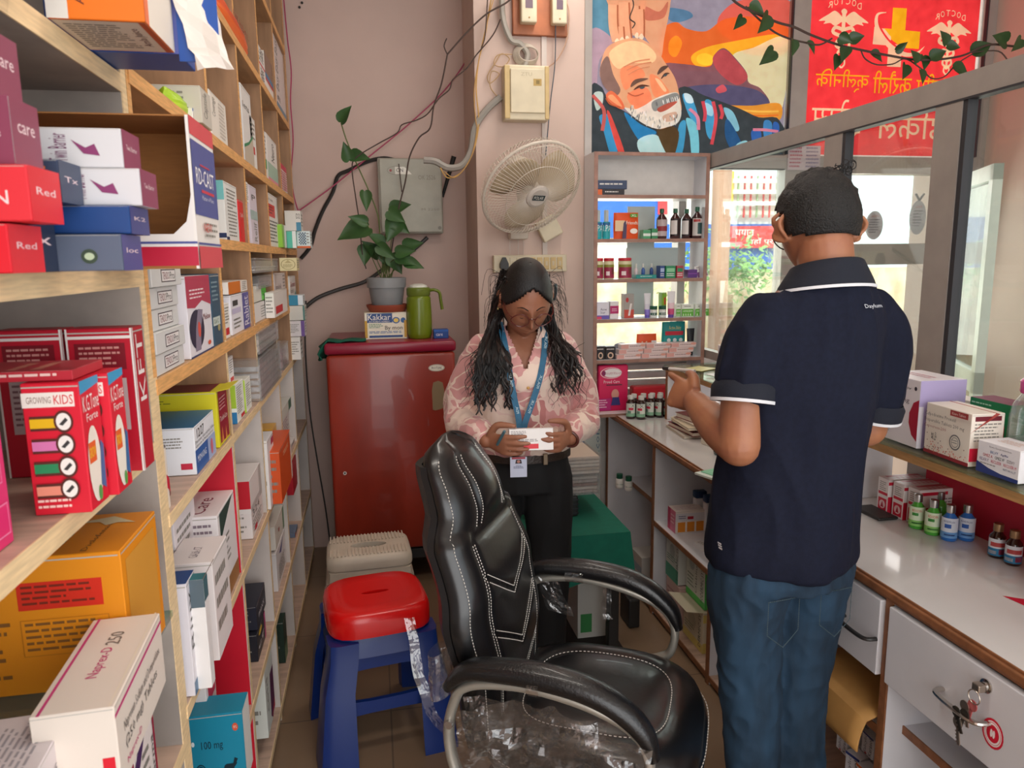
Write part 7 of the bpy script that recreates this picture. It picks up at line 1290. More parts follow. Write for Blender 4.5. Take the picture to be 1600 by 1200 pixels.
# ================================================================ STOOLS
RP = MT('red_stool_plastic', 'E01414', rough=.25, coat=.2); BP = MT('blue_stool_plastic', '0E2E74', rough=.3, coat=.15); CP = MT('cream_stool_plastic', 'CFC3B2', rough=.45, noise=.06, scale=12)
def sq_ring(cx, cy, hx, hy, z, n=40, e=4): 
    out = []
    for j in range(n):
        a = 2*pi*j/n+pi/n; c, s = cos(a), sin(a); k = (abs(c)**e+abs(s)**e)**(-1/e); out.append((cx+hx*k*c, cy+hy*k*s, z))
    return out
def stool(E_, hx, hy, H, sp, seatm, legm, slot, legw=.03, str_z=(.16,), e=4, seat_h=.085, hole=None):
    m_ = MB(); L = [(hx*.93, H-seat_h), (hx, H-seat_h+.006), (hx, H-.03), (hx*.96, H-.010), (hx*.86, H), (hx*.55, H-.003)]
    rs = [sq_ring(0, 0, r, r*hy/hx, z, e=e) for r, z in L]; m_.rings(rs, seatm, cap=False); 
    # top with slot
    n = 40; inner = [(slot[0]*cos(2*pi*j/n+pi/n)*(1 if not hole else 1), slot[1]*sin(2*pi*j/n+pi/n), H-.003) for j in range(n)]; m_.rings([rs[-1], inner], seatm, cap=False); m_.rings([inner, [(x, y, H-.03) for x, y, z in inner]], seatm, cap=False)
    m_.rings([[(x*.98, y*.98, z) for x, y, z in rs[0]], [(x*.97, y*.97, H-.03) for x, y, z in rs[2]]], seatm, cap=False)
    m_.build('seat', E_, smooth=True, angle=50)
    # apron
    m_ = MB(); m_.rings([sq_ring(0, 0, hx*.985+sp*.25, hy*.985+sp*.25, H-seat_h-.055, e=e), sq_ring(0, 0, hx*.95, hy*.95, H-seat_h+.01, e=e), sq_ring(0, 0, hx*.9, hy*.9, H-seat_h+.01, e=e), sq_ring(0, 0, hx*.93+sp*.25, hy*.93+sp*.25, H-seat_h-.055, e=e)], legm, cap=False, closed=True); m_.build('apron', E_, smooth=True, angle=50)
    C4 = [(1, 1), (1, -1), (-1, -1), (-1, 1)]; lp_ = lambda sx, sy, z: V((sx*(hx*.86+sp*(1-z/H)), sy*(hy*.86+sp*(1-z/H)), z))
    for sx, sy in C4:
        m_ = MB(); rs = []
        for z in [H-seat_h-.002, H-seat_h-.06, H*.5, .02, 0]:
            c = lp_(sx, sy, z)-V((sx, sy, 0))*(.022 if z > H*.6 else .008); w_ = legw*(.95 if z > H*.6 else 1.0+.25*(z < .03)*1); 
            rs.append([(c.x+w_*1.25*sx*a*1.0, c.y+w_*1.25*sy*b_, z) for a, b_ in ((-1, 1), (.35, 1), (.85, .85), (1, .35), (1, -1), (.45, -.9), (.2, .2), (-.9, .45))][::(1 if sx*sy > 0 else -1)])
        m_.rings(rs[::-1], legm); m_.build('leg', E_, smooth=True, angle=50)
    for i in range(4):
        a, b_ = C4[i], C4[(i+1) % 4]
        for z in str_z:
            p, q_ = lp_(*a, z), lp_(*b_, z); d = (q_-p).normalized(); n_ = V((d.y, -d.x, 0)); m_ = MB(); rs = []
            for k in range(7):
                t_ = k/6; c = p+(q_-p)*t_; hh = .024+.02*(2*t_-1)**4; rs.append([(c.x+n_.x*.008, c.y+n_.y*.008, z+hh), (c.x+n_.x*.008, c.y+n_.y*.008, z-hh*.7), (c.x-n_.x*.008, c.y-n_.y*.008, z-hh*.7), (c.x-n_.x*.008, c.y-n_.y*.008, z+hh)])
            m_.rings(rs, legm); m_.build('stretcher', E_, smooth=True, angle=40)
s1 = EM('plastic_stool', (-.035, 2.335, 0), 'plastic stool with a bright red seat and dark blue legs beside the fridge', 'stool', rz=rad(9))
stool(s1, .165, .16, .48, .03, RP, BP, (.045, .011), legw=.038, str_z=(.17, .315), e=4)
s2 = EM('plastic_stool', (-.06, 2.86, 0), 'cream plastic step stool with a ribbed top behind the red one', 'stool', rz=rad(3))
stool(s2, .165, .125, .44, .03, CP, CP, (.07, .028), legw=.028, str_z=(.2,), e=7, seat_h=.06)
for yy in (-.11, .035):
    _b = MB()
    for i in range(22): _b.box(-.15+.0137*i, yy, .4405, -.145+.0137*i, yy+.075, .4425, CP)
    _b.build('ribbed_grip', s2)
# ================================================================ OFFICE CHAIR
from mathutils import noise as NZ
LEA = MT('black_leather', '0E0E10', rough=.30, coat=.15, bump=.12, bscale=90, spec=.6); LEAS = MT('black_leather_padding', '121214', rough=.32, bump=.5, bscale=180, coat=.2)
STW = MT('white_stitching', 'C9C4BC', .7); SILV = MT('silver_painted_plastic', 'A8A49A', rough=.35, metal=.55, noise=.05)
FILM = CLEAR('cling_film', 'F4F2F2', gloss=.14, rough=.04, opac=.015, bump=1.0, bscale=18)
CH = EM('office_chair', (.455, 1.58, 0), 'black leather office chair with white stitching, silver looped arms and clear film', 'chair', rz=rad(-28))
def lerp(a, b, t): return a+(b-a)*t
def tab(T_, v):
    for (a, x), (b, y) in zip(T_, T_[1:]):
        if v <= b: t = (v-a)/(b-a); t = t*t*(3-2*t); return x+(y-x)*t
    return T_[-1][1]
WB_ = [(0, .195), (.12, .215), (.45, .245), (.68, .215), (.80, .165), (.90, .148), (1, .146)]
XB_ = [(0, -.20), (.25, -.205), (.5, -.235), (.75, -.285), (1, -.335)]
TB_ = [(0, .03), (.08, .045), (.5, .055), (.85, .058), (.95, .045), (1, .006)]
def seamdepth(u, v):
    """grooves of the upholstery in back coordinates"""
    d = 0; au = abs(u)
    for v0, s_ in ((.10, .20), (.28, .20), (.46, .20)):
        if au < .62: dd = abs(v-(v0+s_*au)); d = max(d, exp(-(dd/.012)**2))
    if v < .72: d = max(d, exp(-((au-.64)/.03)**2))
    if v > .72: d = max(d, .9*exp(-((au-.45)/.035)**2))
    if .6 < v < .74 and au < .6: d = max(d, exp(-((v-.70)/.012)**2))
    return d
def backp(u, v, front=True, off=0):
    z = .44+.70*v; w_ = tab(WB_, v)*(1 if v < .88 else sqrt(max(.02, 1-((v-.88)/.121)**2*.97))); t = tab(TB_, v); x = tab(XB_, v)
    e = max(0, 1-abs(u)**3.2)**.5
    puff = .012*(1-u*u)*sin(pi*min(1, v*1.1))+(.02*max(0, 1-(u/.5)**2)*max(0, 1-((v-.86)/.13)**2))
    wing = .025*abs(u)**2.5 if v < .72 else 0
    xx = x+(t*e+puff+wing*e-.008*seamdepth(u, v)+off if front else -t*.7*e-off)
    return V((xx, w_*u, z))
m_ = MB(); NU, NV = 44, 70; rs = []
for i in range(NV+1):
    v = i/NV; rs.append([backp(-1+2*j/NU, v) for j in range(NU+1)]+[backp(1-2*j/NU, v, False) for j in range(1, NU)])
m_.rings(rs, LEA); bk = m_.build('backrest', CH, smooth=True, angle=70)
def stitch(par, fn, n=60, gap=.45):
    m_ = MB(); P = [fn(i/n) for i in range(n+1)]; 
    for i in range(0, n):
        a, b_ = P[i], P[i+1]; b2 = a+(b_-a)*(1-gap); m_.tube([a, b2], .0011, STW, n=4)
    return m_.build('stitching', par)
for sg in (-1, 1):
    for o_ in (-.022, .022):
        stitch(bk, lambda t, s=sg, o_=o_: backp(s*(.64+o_*1.0), .03+.66*t, off=.0012), 70)
        for v0 in (.10, .28, .46): stitch(bk, lambda t, s=sg, o_=o_, v0=v0: backp(s*.60*t, v0+.20*.60*t+o_*.55, off=.0012), 26)
    stitch(bk, lambda t, s=sg: backp(s*.51, .73+.22*t, off=.0012), 26); stitch(bk, lambda t, s=sg: backp(s*.39, .73+.22*t, off=.0012), 26)
    stitch(bk, lambda t, s=sg: backp(s*(.93-.0*t), .05+.9*t, off=.0014), 90)
m_ = MB(); rs = []
for i in range(31):
    v = .03+.9*i/30; rs.append([backp(-1+2*j/12, v, False, .004)*1 for j in range(13)]+[backp(1-2*j/12, v, False, .02) for j in range(13)])
m_.rings(rs, MT('black_shell_plastic', '151517', .4)); m_.build('back_shell', CH, smooth=True)
# seat cushion
m_ = MB(); rs = []
def seatp(a, r, z, e=3.2):
    c, s = cos(a), sin(a); k = (abs(c)**e+abs(s)**e)**(-1/e); return V((.04+r*.255*k*c, r*.25*k*s, z))
for r, z in ((.80, .405), (.96, .415), (1.0, .44), (1.0, .475), (.95, .505), (.85, .518), (.7, .522), (.66, .517), (.62, .522), (.35, .524), (.02, .526)):
    rs.append([seatp(2*pi*j/56, r, z-(.03*max(0, cos(2*pi*j/56))**3 if z > .46 and r > .8 else 0)+.012*sin(2*pi*j/56)**2*(r > .5)*(z > .5)) for j in range(56)])
m_.rings(rs, LEA); se = m_.build('seat', CH, smooth=True, angle=70)
for r_, z_ in ((.665, .5185),):
    stitch(se, lambda t, r_=r_, z_=z_: seatp(2*pi*t, r_, z_+.003+.012*sin(2*pi*t)**2*(r_ > .5)), 110)
stitch(se, lambda t: seatp(2*pi*t, 1.003, .462), 140)
m_ = MB().rbox(-.18, -.19, .375, .24, .19, .41, MT('black_shell_plastic', '151517', .4), r=.01); m_.rbox(-.24, -.06, .36, -.1, .06, .385, BK, r=.006); m_.build('seat_base', CH)
m_ = MB(); m_.tube([(.02, 0, .375), (.02, 0, .20)], .025, BK, n=16); m_.tube([(.02, 0, .22), (.02, 0, .08)], .033, BK, n=16); m_.build('gas_column', CH, smooth=True)
for k in range(5):
    a = 2*pi*k/5+.3; d = V((cos(a), sin(a), 0)); c = V((.02, 0, 0)); m_ = MB(); m_.tube([c+V((0, 0, .11)), c+d*.15+V((0, 0, .095)), c+d*.28+V((0, 0, .065))], [.03, .024, .018], BK, n=10, flat=.7); lg_ = m_.build('base_arm', CH, smooth=True)
    q_ = c+d*.28; n_ = V((-d.y, d.x, 0)); m_ = MB()
    for s_ in (-.014, .014): m_.tube([q_+n_*(s_-.007)+V((0, 0, .027)), q_+n_*(s_+.007)+V((0, 0, .027))], .026, BK, n=18)
    m_.tube([q_+V((0, 0, .07)), q_+V((0, 0, .03))], .008, BK); m_.build('caster', lg_, smooth=True)
# looped arms
def ribbon(path, hw, ht, mat, name, par, y, seg=6, closed=True, inset=0):
    P = cr(path, seg, closed); n = len(P); rs = []
    for i in range(n):
        a = P[(i-1) % n] if closed or i > 0 else P[i]; b_ = P[(i+1) % n] if closed or i < n-1 else P[i]
        t = V((b_[0]-a[0], 0, b_[1]-a[1])).normalized(); nn = V((t.z, 0, -t.x)); c = V((P[i][0], y, P[i][1])); W2 = hw if not callable(hw) else hw(i/(n-1)); H2 = ht if not callable(ht) else ht(i/(n-1))
        rs.append([c+V((0, W2*cos(2*pi*j/14), 0))+nn*(H2*(abs(sin(2*pi*j/14))**.8)*(1 if sin(2*pi*j/14) > 0 else -1)) for j in range(14)])
    m_ = MB(); m_.rings(rs, mat, cap=not closed, closed=closed); return m_.build(name, par, smooth=True, angle=60)
for sg in (-1, 1):
    y = sg*.272
    loop = [(-.225+(x_+.225)*.84, z_) for x_, z_ in [(-.215, .63), (-.235, .56), (-.225, .48), (-.19, .435), (-.10, .41), (.02, .41), (.11, .43), (.17, .465), (.23, .485), (.262, .505), (.275, .56), (.255, .61), (.20, .645), (.10, .672), (-.02, .685), (-.13, .678), (-.19, .66)]]
    fr_ = ribbon(loop, .017, .011, SILV, 'arm_frame', CH, y)
    ribbon([(-.225+(x_+.225)*.84, z_) for x_, z_ in [(-.235, .655), (-.18, .70), (-.08, .712), (.02, .712), (.12, .70), (.20, .672), (.262, .625), (.285, .575)]], lambda t: .034*(sin(pi*min(.97, max(.03, t))))**.25, lambda t: .025*(sin(pi*min(.97, max(.03, t))))**.3, LEAS, 'arm_pad', CH, y, closed=False)
    m_ = MB()
    for xx, zz in ((-.225, .58), (-.205, .465)):
        m_.tube([(xx-.0, y+sg*.016, zz), (xx, y+sg*.024, zz)], .009, SLV, n=14)
    m_.build('bolt', fr_, smooth=True)
    m_ = MB().rbox(-.09, min(y, sg*.17), .372, -.0, max(y, sg*.17), .384, BK, r=.003); m_.build('arm_bracket', CH)
def crumpled_sheet(name, par, fn, nu, nv, mat, amp, seed, scale=14):
    rs_ = random.Random(seed); off = V((rs_.uniform(0, 50), rs_.uniform(0, 50), 0)); vs = []
    for i in range(nu+1):
        for j in range(nv+1):
            p = fn(i/nu, j/nv); q_ = V(p)*scale+off; r = NZ.noise_vector(q_)*amp+NZ.noise_vector(q_*2.7)*amp*.45; vs.append(V(p)+r)
    m_ = MB(); m_.add(vs, [(i*(nv+1)+j, (i+1)*(nv+1)+j, (i+1)*(nv+1)+j+1, i*(nv+1)+j+1) for i in range(nu) for j in range(nv)], mat); return m_.build(name, par, smooth=False)
crumpled_sheet('plastic_wrap', CH, lambda u, v: (-.21+.42*u, -.285+.02*sin(5*u), .40+.25*v*(1-.3*abs(u-.5))), 26, 16, FILM, .018, 1)
crumpled_sheet('plastic_wrap', CH, lambda u, v: (-.20+.30*u, -.25, .42+.2*v), 22, 12, FILM, .02, 5)
crumpled_sheet('plastic_wrap', CH, lambda u, v: (-.25-.02*sin(2*pi*u), -.272-.04*cos(2*pi*u), .64+.10*v), 18, 8, FILM, .008, 2)
crumpled_sheet('plastic_wrap', CH, lambda u, v: (-.05+.025*v, -.272-.036*cos(2*pi*u), .70+.026*sin(2*pi*u)), 16, 4, FILM, .002, 3)
crumpled_sheet('plastic_wrap', CH, lambda u, v: (-.10+.05*v, .272-.036*cos(2*pi*u), .70+.026*sin(2*pi*u)), 16, 5, FILM, .002, 4)
crumpled_sheet('plastic_wrap', CH, lambda u, v: (-.19+.07*v+.04*u, .255, .68-.10*u), 8, 6, FILM, .012, 6)
crumpled_sheet('plastic_wrap', CH, lambda u, v: (-.0+.03*v, .27, .69-.11*u), 8, 4, FILM, .012, 8)
crumpled_sheet('plastic_wrap', CH, lambda u, v: (-.34+.10*(1-u)-.02*v, -.17-.07*sin(pi*min(1, (1-u)*.8+.1))-.012*v, .46+.30*u), 18, 4, FILM, .008, 7)
# ================================================================ HANGING VINE by the window
vn = EM('hanging_vine', (2.3, 3.05, 2.4), 'heart leaved green vine strung across the window above the partition', 'plant')
def vn_t(pts, Y=3.05, r=.004): ch(MB().tube(cr([wp(a, b_, Y) for a, b_ in pts], 5), r, TW, n=6), 'stem', vn, smooth=True)
vn_t([(1130, -20), (1150, 4), (1180, 20), (1215, 35), (1240, 42), (1268, 55), (1310, 70), (1345, 78), (1385, 86), (1440, 94), (1500, 88), (1545, 70), (1590, 72), (1620, 60)], r=.005)
vn_t([(1165, 10), (1188, 32), (1210, 50), (1232, 60), (1256, 66), (1280, 70), (1300, 60)], r=.004)
vn_t([(1345, 78), (1352, 92), (1370, 101), (1395, 100), (1415, 92), (1440, 108), (1455, 122), (1475, 120), (1495, 100), (1520, 84)], r=.003)
vn_t([(985, -10), (990, 8), (984, 28), (992, 36), (988, 44)], Y=3.5, r=.003); vn_t([(1520, 82), (1560, 80), (1580, 98), (1610, 96)], r=.003)
VLF = [((1172, 10), (1196, 22)), ((1160, 28), (1150, 42)), ((1200, 25), (1186, 52)), ((1208, 80), (1188, 101)), ((1240, 64), (1239, 88)), ((1262, 66), (1270, 78)), ((1310, 88), (1306, 104)), ((1322, 75), (1315, 97)), ((1328, 62), (1352, 55)), ((1362, 82), (1380, 96)), ((1312, 58), (1332, 66)), ((1400, 78), (1420, 66)), ((1415, 102), (1412, 124)), ((1432, 98), (1430, 92)), ((1443, 88), (1444, 97)),
       ((1455, 90), (1480, 78)), ((1438, 110), (1442, 126)), ((1478, 68), (1474, 56)), ((1490, 105), (1517, 122)), ((1520, 82), (1552, 66)), ((1572, 66), (1562, 60)), ((1595, 62), (1585, 76)), ((1480, 72), (1495, 73))]
for k, (b0, t0) in enumerate(VLF):
    dx, dy = t0[0]-b0[0], t0[1]-b0[1]; L0 = sqrt(dx*dx+dy*dy); s_ = max(1, 22/L0); Y = 3.05+rl.uniform(-.03, .03)
    a = wp(*b0, Y); b2 = wp(b0[0]+dx*s_, b0[1]+dy*s_, Y-.02); ch(leaf(a, b2-a, (b2-a).length, nrm=(rl.uniform(-.5, .5), -1, rl.uniform(-.2, .5)), mat=LEAFD, wd=rl.uniform(.3, .45)), 'leaf', vn, smooth=True)
# small hanging cut-out signs on the door rail
for k, (px, py, w_, h_, lb) in enumerate(((1366, 352, .052, .075, 'oval grey sticker with lines of writing on the glass above the door rail'), (1434, 340, .05, .09, 'grey berry shaped sticker with lines of writing on the door glass'))):
    c = hit(px, py, 1, 3.60); m_ = MB(); pts = [V((c.x+w_*cos(a), 3.600, c.z+h_*sin(a))) for a in [i*2*pi/24 for i in range(24)]]; m_.poly(pts, MT('grey_sticker', 'A8A4A8', .6), (0, .003, 0))
    art(m_, ((c.x-w_, 3.600, c.z-h_), (2*w_, 0, 0), (0, 0, 2*h_), (0, -1, 0)), [('t', .3, .78, .7, .85, 'ASPI', 'A84A4A'), ('l', .2, .2, .8, .72, 6, '6A6470')], eps=.001)
    if k: 
        for s_ in (-1, 1): m_.tube([(c.x, 3.598, c.z+h_), (c.x+s_*.025, 3.598, c.z+h_+.035)], .006, '6A666A', n=6)
    tag(m_.build('glass_sticker'), lb, 'sticker')
m_ = MB(); c = hit(1256, 250, 1, 3.566); m_.box(c.x-.09, 3.564, c.z-.05, c.x+.09, 3.568, c.z+.07, PR('C9B8BC')); art(m_, ((c.x-.09, 3.564, c.z-.05), (.18, 0, 0), (0, 0, .12), (0, -1, 0)), [('l', .05, .05, .45, .95, 6, 'B86A7A'), ('l', .55, .05, .95, .95, 6, '8A7A94')], eps=.001); tag(m_.build('calendar_sheet'), 'pinkish printed sheet hanging at the top of the window above the man', 'paper')
# ================================================================ PEOPLE
def remesh(mb, name, parent, voxel, smooth=6, folds=0, fscale=(8, 8, 8), seed=0, extra=None, kill=None, matfn=None):
    tmp = mb.build('tmp'); r = tmp.modifiers.new('r', 'REMESH'); r.mode = 'VOXEL'; r.voxel_size = voxel
    s = tmp.modifiers.new('s', 'SMOOTH'); s.factor = .5; s.iterations = smooth
    dg = bpy.context.evaluated_depsgraph_get(); dg.update(); me = bpy.data.meshes.new_from_object(tmp.evaluated_get(dg)); bpy.data.objects.remove(tmp)
    me.name = name
    if folds or extra:
        off = V((seed*7.3, seed*3.1, 0)); N = [v.normal.copy() for v in me.vertices]
        for v, n in zip(me.vertices, N):
            p = V((v.co.x*fscale[0], v.co.y*fscale[1], v.co.z*fscale[2]))+off; d = 0
            if folds: f1 = NZ.noise(p); d = folds*(f1*.9+.5*(1-abs(NZ.noise(p*1.9+V((9, 2, 1)))*2))-.3)
            if extra: d += extra(v.co)
            v.co += n*d
    if kill:
        bm = bmesh.new(); bm.from_mesh(me); bmesh.ops.delete(bm, geom=[v for v in bm.verts if kill(v.co)], context='VERTS'); bm.to_mesh(me); bm.free()
    if matfn:
        k = matfn(None)
        for m in k[1:]: me.materials.append(m)
        for p in me.polygons: p.material_index = matfn(p.center)
    me.polygons.foreach_set('use_smooth', [True]*len(me.polygons)); me.update()
    o = bpy.data.objects.new(name, me); COL.objects.link(o); o.parent = parent
    return o
def torso(mb, R_, mat, n=40, sh=lambda z: 0):
    """R_: (z, rx, ry, cy) rings"""
    P = cr(R_, 4); mb.rings([[(sh(z)+rx*cos(2*pi*j/n), cy+ry*sin(2*pi*j/n)*(1-.12*abs(cos(2*pi*j/n))), z) for j in range(n)] for z, rx, ry, cy in P], mat)
def limb(mb, pts, rad_, mat, n=20, flat=1):
    P = cr([tuple(p)+(r,) for p, r in zip(pts, rad_)], 5); mb.tube([p[:3] for p in P], [p[3] for p in P], mat, n=n, flat=flat)
    a, r = V(P[0][:3]), P[0][3]; b_, r2 = V(P[-1][:3]), P[-1][3]
    mb.ball(a, r, r, r, mat, 14, 8); mb.ball(b_, r2, r2, r2, mat, 14, 8)
def hand(mb, W, a, b, mat, curl, L=(.068, .075, .07, .054), pl=.08, wd=.072, th=.024, thumb=((.45, .9, -.2), (.9, .35, -.35), (.95, .1, -.35)), tl=(.04, .032, .025), r=.0085, spread=.05):
    """W wrist point, a towards fingers, b towards thumb side; returns finger tips. curl = per finger (c1,c2,c3) in degrees"""
    W, a, b = V(W), V(a).normalized(), V(b); b = (b-a*a.dot(b)).normalized(); nrm = a.cross(b).normalized()   # nrm: palm direction sign handled by curl sign
    rs = []
    for t_, w_, h_ in ((-.015, .40, .9), (0, .42, .95), (.2, .62, 1.0), (.55, .92, 1.0), (.85, 1.0, .9), (1.0, .94, .7)):
        c = W+a*(pl*t_); rs.append([c+b*(wd/2*w_*cos(2*pi*j/20))+nrm*(th/2*h_*sin(2*pi*j/20)) for j in range(20)])
    mb.rings(rs, mat); tips = []
    for i in range(4):
        off = (.37-.25*i)*wd; p = W+a*(pl*(.93 if i in (1, 2) else .88))+b*off; d = (a+b*(spread*(1.5-i))).normalized(); pts = [p-d*.012, p]; c = 0
        for k, fr_ in enumerate((.46, .30, .24)):
            c += rad(curl[i][k]); dd = d*cos(c)+nrm*sin(c); p = p+dd*(L[i]*fr_*1.0); pts.append(p)
        rr = [r*1.12, r*1.1, r*.98, r*.9, r*.72]; mb.tube(cr([tuple(q)+(x,) for q, x in zip(pts, rr)], 3) and [q[:3] for q in cr([tuple(q)+(x,) for q, x in zip(pts, rr)], 3)], [q[3] for q in cr([tuple(q)+(x,) for q, x in zip(pts, rr)], 3)], mat, n=10); mb.ball(pts[-1], r*.72, r*.72, r*.72, mat, 10, 6); tips.append(p)
    p = W+a*(pl*.18)+b*(wd*.30); pts = [p]; 
    for (x, y, z), l_ in zip(thumb, tl): p = p+(a*x+b*y+nrm*z).normalized()*l_; pts.append(p)
    rr = [r*1.5, r*1.4, r*1.15, r*.85]; q = cr([tuple(c)+(x,) for c, x in zip(pts, rr)], 4); mb.tube([c[:3] for c in q], [c[3] for c in q], mat, n=12); mb.ball(pts[-1], r*.85, r*.85, r*.85, mat, 10, 6); tips.append(p)
    return tips
def head_r(d, fem=True):
    x, y, z = d; rx = .0725 if fem else .078; ry = .092 if y > 0 else .100; rz_ = .118 if z < 0 else .116
    if z < 0:
        k = (-z); rx *= 1-.30*k**1.6*(1 if fem else .75); ry *= (1-.10*k if y > 0 else 1-.35*k)
    p = V((x*rx, y*ry, z*rz_)); g = lambda cx, cz, sx, sz: exp(-((x-cx)/sx)**2-((z-cz)/sz)**2)
    if y > 0:
        a = y
        o = .0*a
        o += .026*g(0, -.16, .10, .13)+.013*g(0, .06, .085, .20)+.006*(g(.13, -.2, .06, .06)+g(-.13, -.2, .06, .06))
        o -= .012*(g(.36, .08, .17, .12)+g(-.36, .08, .17, .12)); o += .006*(g(.34, .27, .22, .08)+g(-.34, .27, .22, .08))
        o += .009*g(0, -.42, .24, .05)+.009*g(0, -.54, .19, .05)-.004*g(0, -.48, .24, .025); o += .010*g(0, -.82, .25, .14); o += .004*(g(.55, -.2, .2, .2)+g(-.55, -.2, .2, .2))
        o += .005*(g(.36, .07, .10, .06)+g(-.36, .07, .10, .06))
        p.y += o*a
    return p
def head_mesh(mb, M, mat, fem=True, sc=1.0, na=64, nb=56):
    rs = []
    for i in range(nb+1):
        th = pi*min(.985, max(.015, i/nb)); rs.append([M @ (head_r((sin(th)*sin(2*pi*j/na), sin(th)*cos(2*pi*j/na), -cos(th)), fem)*sc) for j in range(na)])
    mb.rings(rs, mat)
def ear(mb, M, sx, mat):
    c = V((sx*.074, -.008, .0)); pts = [c+V((sx*.010*sin(t_*2.5), .020*cos(t_)-.004, .032*sin(t_))) for t_ in [i*2*pi/16 for i in range(16)]]
    mb.tube([M @ p for p in pts], .0055, mat, n=8, closed=True); mb.ball(M @ (c+V((sx*.002, -.002, -.004))), .009, .016, .026, mat, 12, 8)
def glasses(par, M, col, w_=.026, h_=.021, y=.098, z=.006, full=True):
    G_ = EM('x', (0, 0, 0), None, None); bpy.data.objects.remove(G_)
    m_ = MB(); gm_ = MT('glasses_'+col, col, .25, coat=.4)
    for s in (-1, 1):
        m_.tube([M @ V((s*.034+w_*cos(t_)*(1+.06*s*cos(t_)), y-.012*abs(s*.034+w_*cos(t_))/.05*.8, z+h_*sin(t_)*(1-.12*cos(2*t_)))) for t_ in [i*2*pi/28 for i in range(28)]], .0017, gm_, n=8, closed=True)
        m_.tube(cr([M @ V((s*.060, y-.014, z+.008)), M @ V((s*.072, y-.04, z+.008)), M @ V((s*.077, .0, z+.008)), M @ V((s*.075, -.015, z-.006))], 5), .0016, gm_, n=6)
    m_.tube(cr([M @ V((-.010, y-.003, z+.006)), M @ V((0, y+.001, z+.010)), M @ V((.010, y-.003, z+.006))], 4), .0019, gm_, n=6)
    g = m_.build('glasses', par, smooth=True); m_ = MB(); LN = CLEAR('lens', 'FFFFFF', gloss=.04, rough=.02)
    for s in (-1, 1): m_.add([M @ V((s*.034+w_*cos(t_), y-.012*abs(s*.034+w_*cos(t_))/.05*.8, z+h_*sin(t_))) for t_ in [i*2*pi/28 for i in range(28)]], [tuple(range(28))], LN)
    m_.build('lenses', g)
def skin(name, col, col2):
    m = MT(name, col, rough=.5, col2=col2, scale=14, bump=.12, bscale=220, dist=.001); m.node_tree.nodes['Principled BSDF'].inputs['Subsurface Weight'].default_value = .12
    m.node_tree.nodes['Principled BSDF'].inputs['Subsurface Radius'].default_value = (.02, .008, .005); return m
# ---------------------------------------------------------------- WOMAN
SKW = skin('skin_woman', '8E5A42', '9E6A50'); LIP = MT('lips', '8A4446', .4)
PW_ = EM('person', (.466, 2.345, 0), 'person in a pink floral blouse with a blue lanyard, reading a white carton', 'person', rz=pi-.10)
HM = T((0, .018, 1.352), rz=rad(6)) @ T((0, 0, 0), rx=rad(-36)) @ T((0, .012, .100))
def wk_head_local(c): return HM.inverted() @ V(c)
b_ = MB(); SK = SKW
head_mesh(b_, HM, SK, True, 1.04)
for s in (-1, 1): ear(b_, HM, s, SK)
limb(b_, [(0, -.012, 1.27), (0, .0, 1.32), HM @ V((0, -.025, -.05))], [.056, .047, .05], SK)
torso(b_, [(.83, .150, .105, 0), (.92, .135, .095, 0), (1.02, .125, .088, 0), (1.12, .135, .095, .006), (1.19, .140, .102, .01), (1.25, .140, .092, .006), (1.295, .115, .070, 0), (1.32, .07, .055, -.002)], SK)
WR, WL = V((.128, .192, 1.008)), V((-.132, .172, 1.002))
for s, W_ in ((1, WR), (-1, WL)):
    limb(b_, [(s*.132, 0, 1.255), (s*.182, -.012, 1.16), (s*.205, -.02, 1.055)], [.034, .033, .028], SK)
    limb(b_, [(s*.205, -.02, 1.055), (s*.172, .08, 1.03), tuple(W_)], [.030, .029, .023], SK)
    limb(b_, [(s*.082, 0, .84), (s*.088, .012, .62), (s*.085, .01, .44), (s*.082, -.01, .24), (s*.08, -.005, .07)], [.080, .066, .048, .044, .032], SK)
    limb(b_, [(s*.08, -.02, .045), (s*.085, .06, .035), (s*.09, .14, .025)], [.034, .03, .022], SK)
# hands: right one in front of the box (fingers across its face), left one cupping the other end
hand(b_, WR, V((-.76, .64, -.06)), V((.1, .1, 1)), SK, [(-14, -14, -8), (-12, -14, -8), (-14, -16, -10), (-22, -24, -16)], L=(.066, .073, .068, .052), pl=.078, wd=.068, thumb=((.55, .8, -.15), (.95, .15, -.3), (.95, -.05, -.3)), r=.0080)
hand(b_, WL, V((.62, .78, .03)), V((-.1, .1, 1)), SK, [(24, 34, 24), (22, 32, 24), (24, 36, 26), (34, 40, 30)], L=(.066, .072, .068, .052), pl=.074, wd=.066, thumb=((.5, .85, .1), (.8, .2, .5), (.75, -.05, .6)), r=.0080)
def wmat(c):
    if c is None: return (0, SKW, LIP)
    q = wk_head_local(c)/1.04
    if q.y > .075 and abs(q.x) < .024-.004*abs(q.z+.056)/.01 and -.067 < q.z < -.046: return 1
    return 0
body = remesh(b_, 'body', PW_, .0036, 3, matfn=wmat)
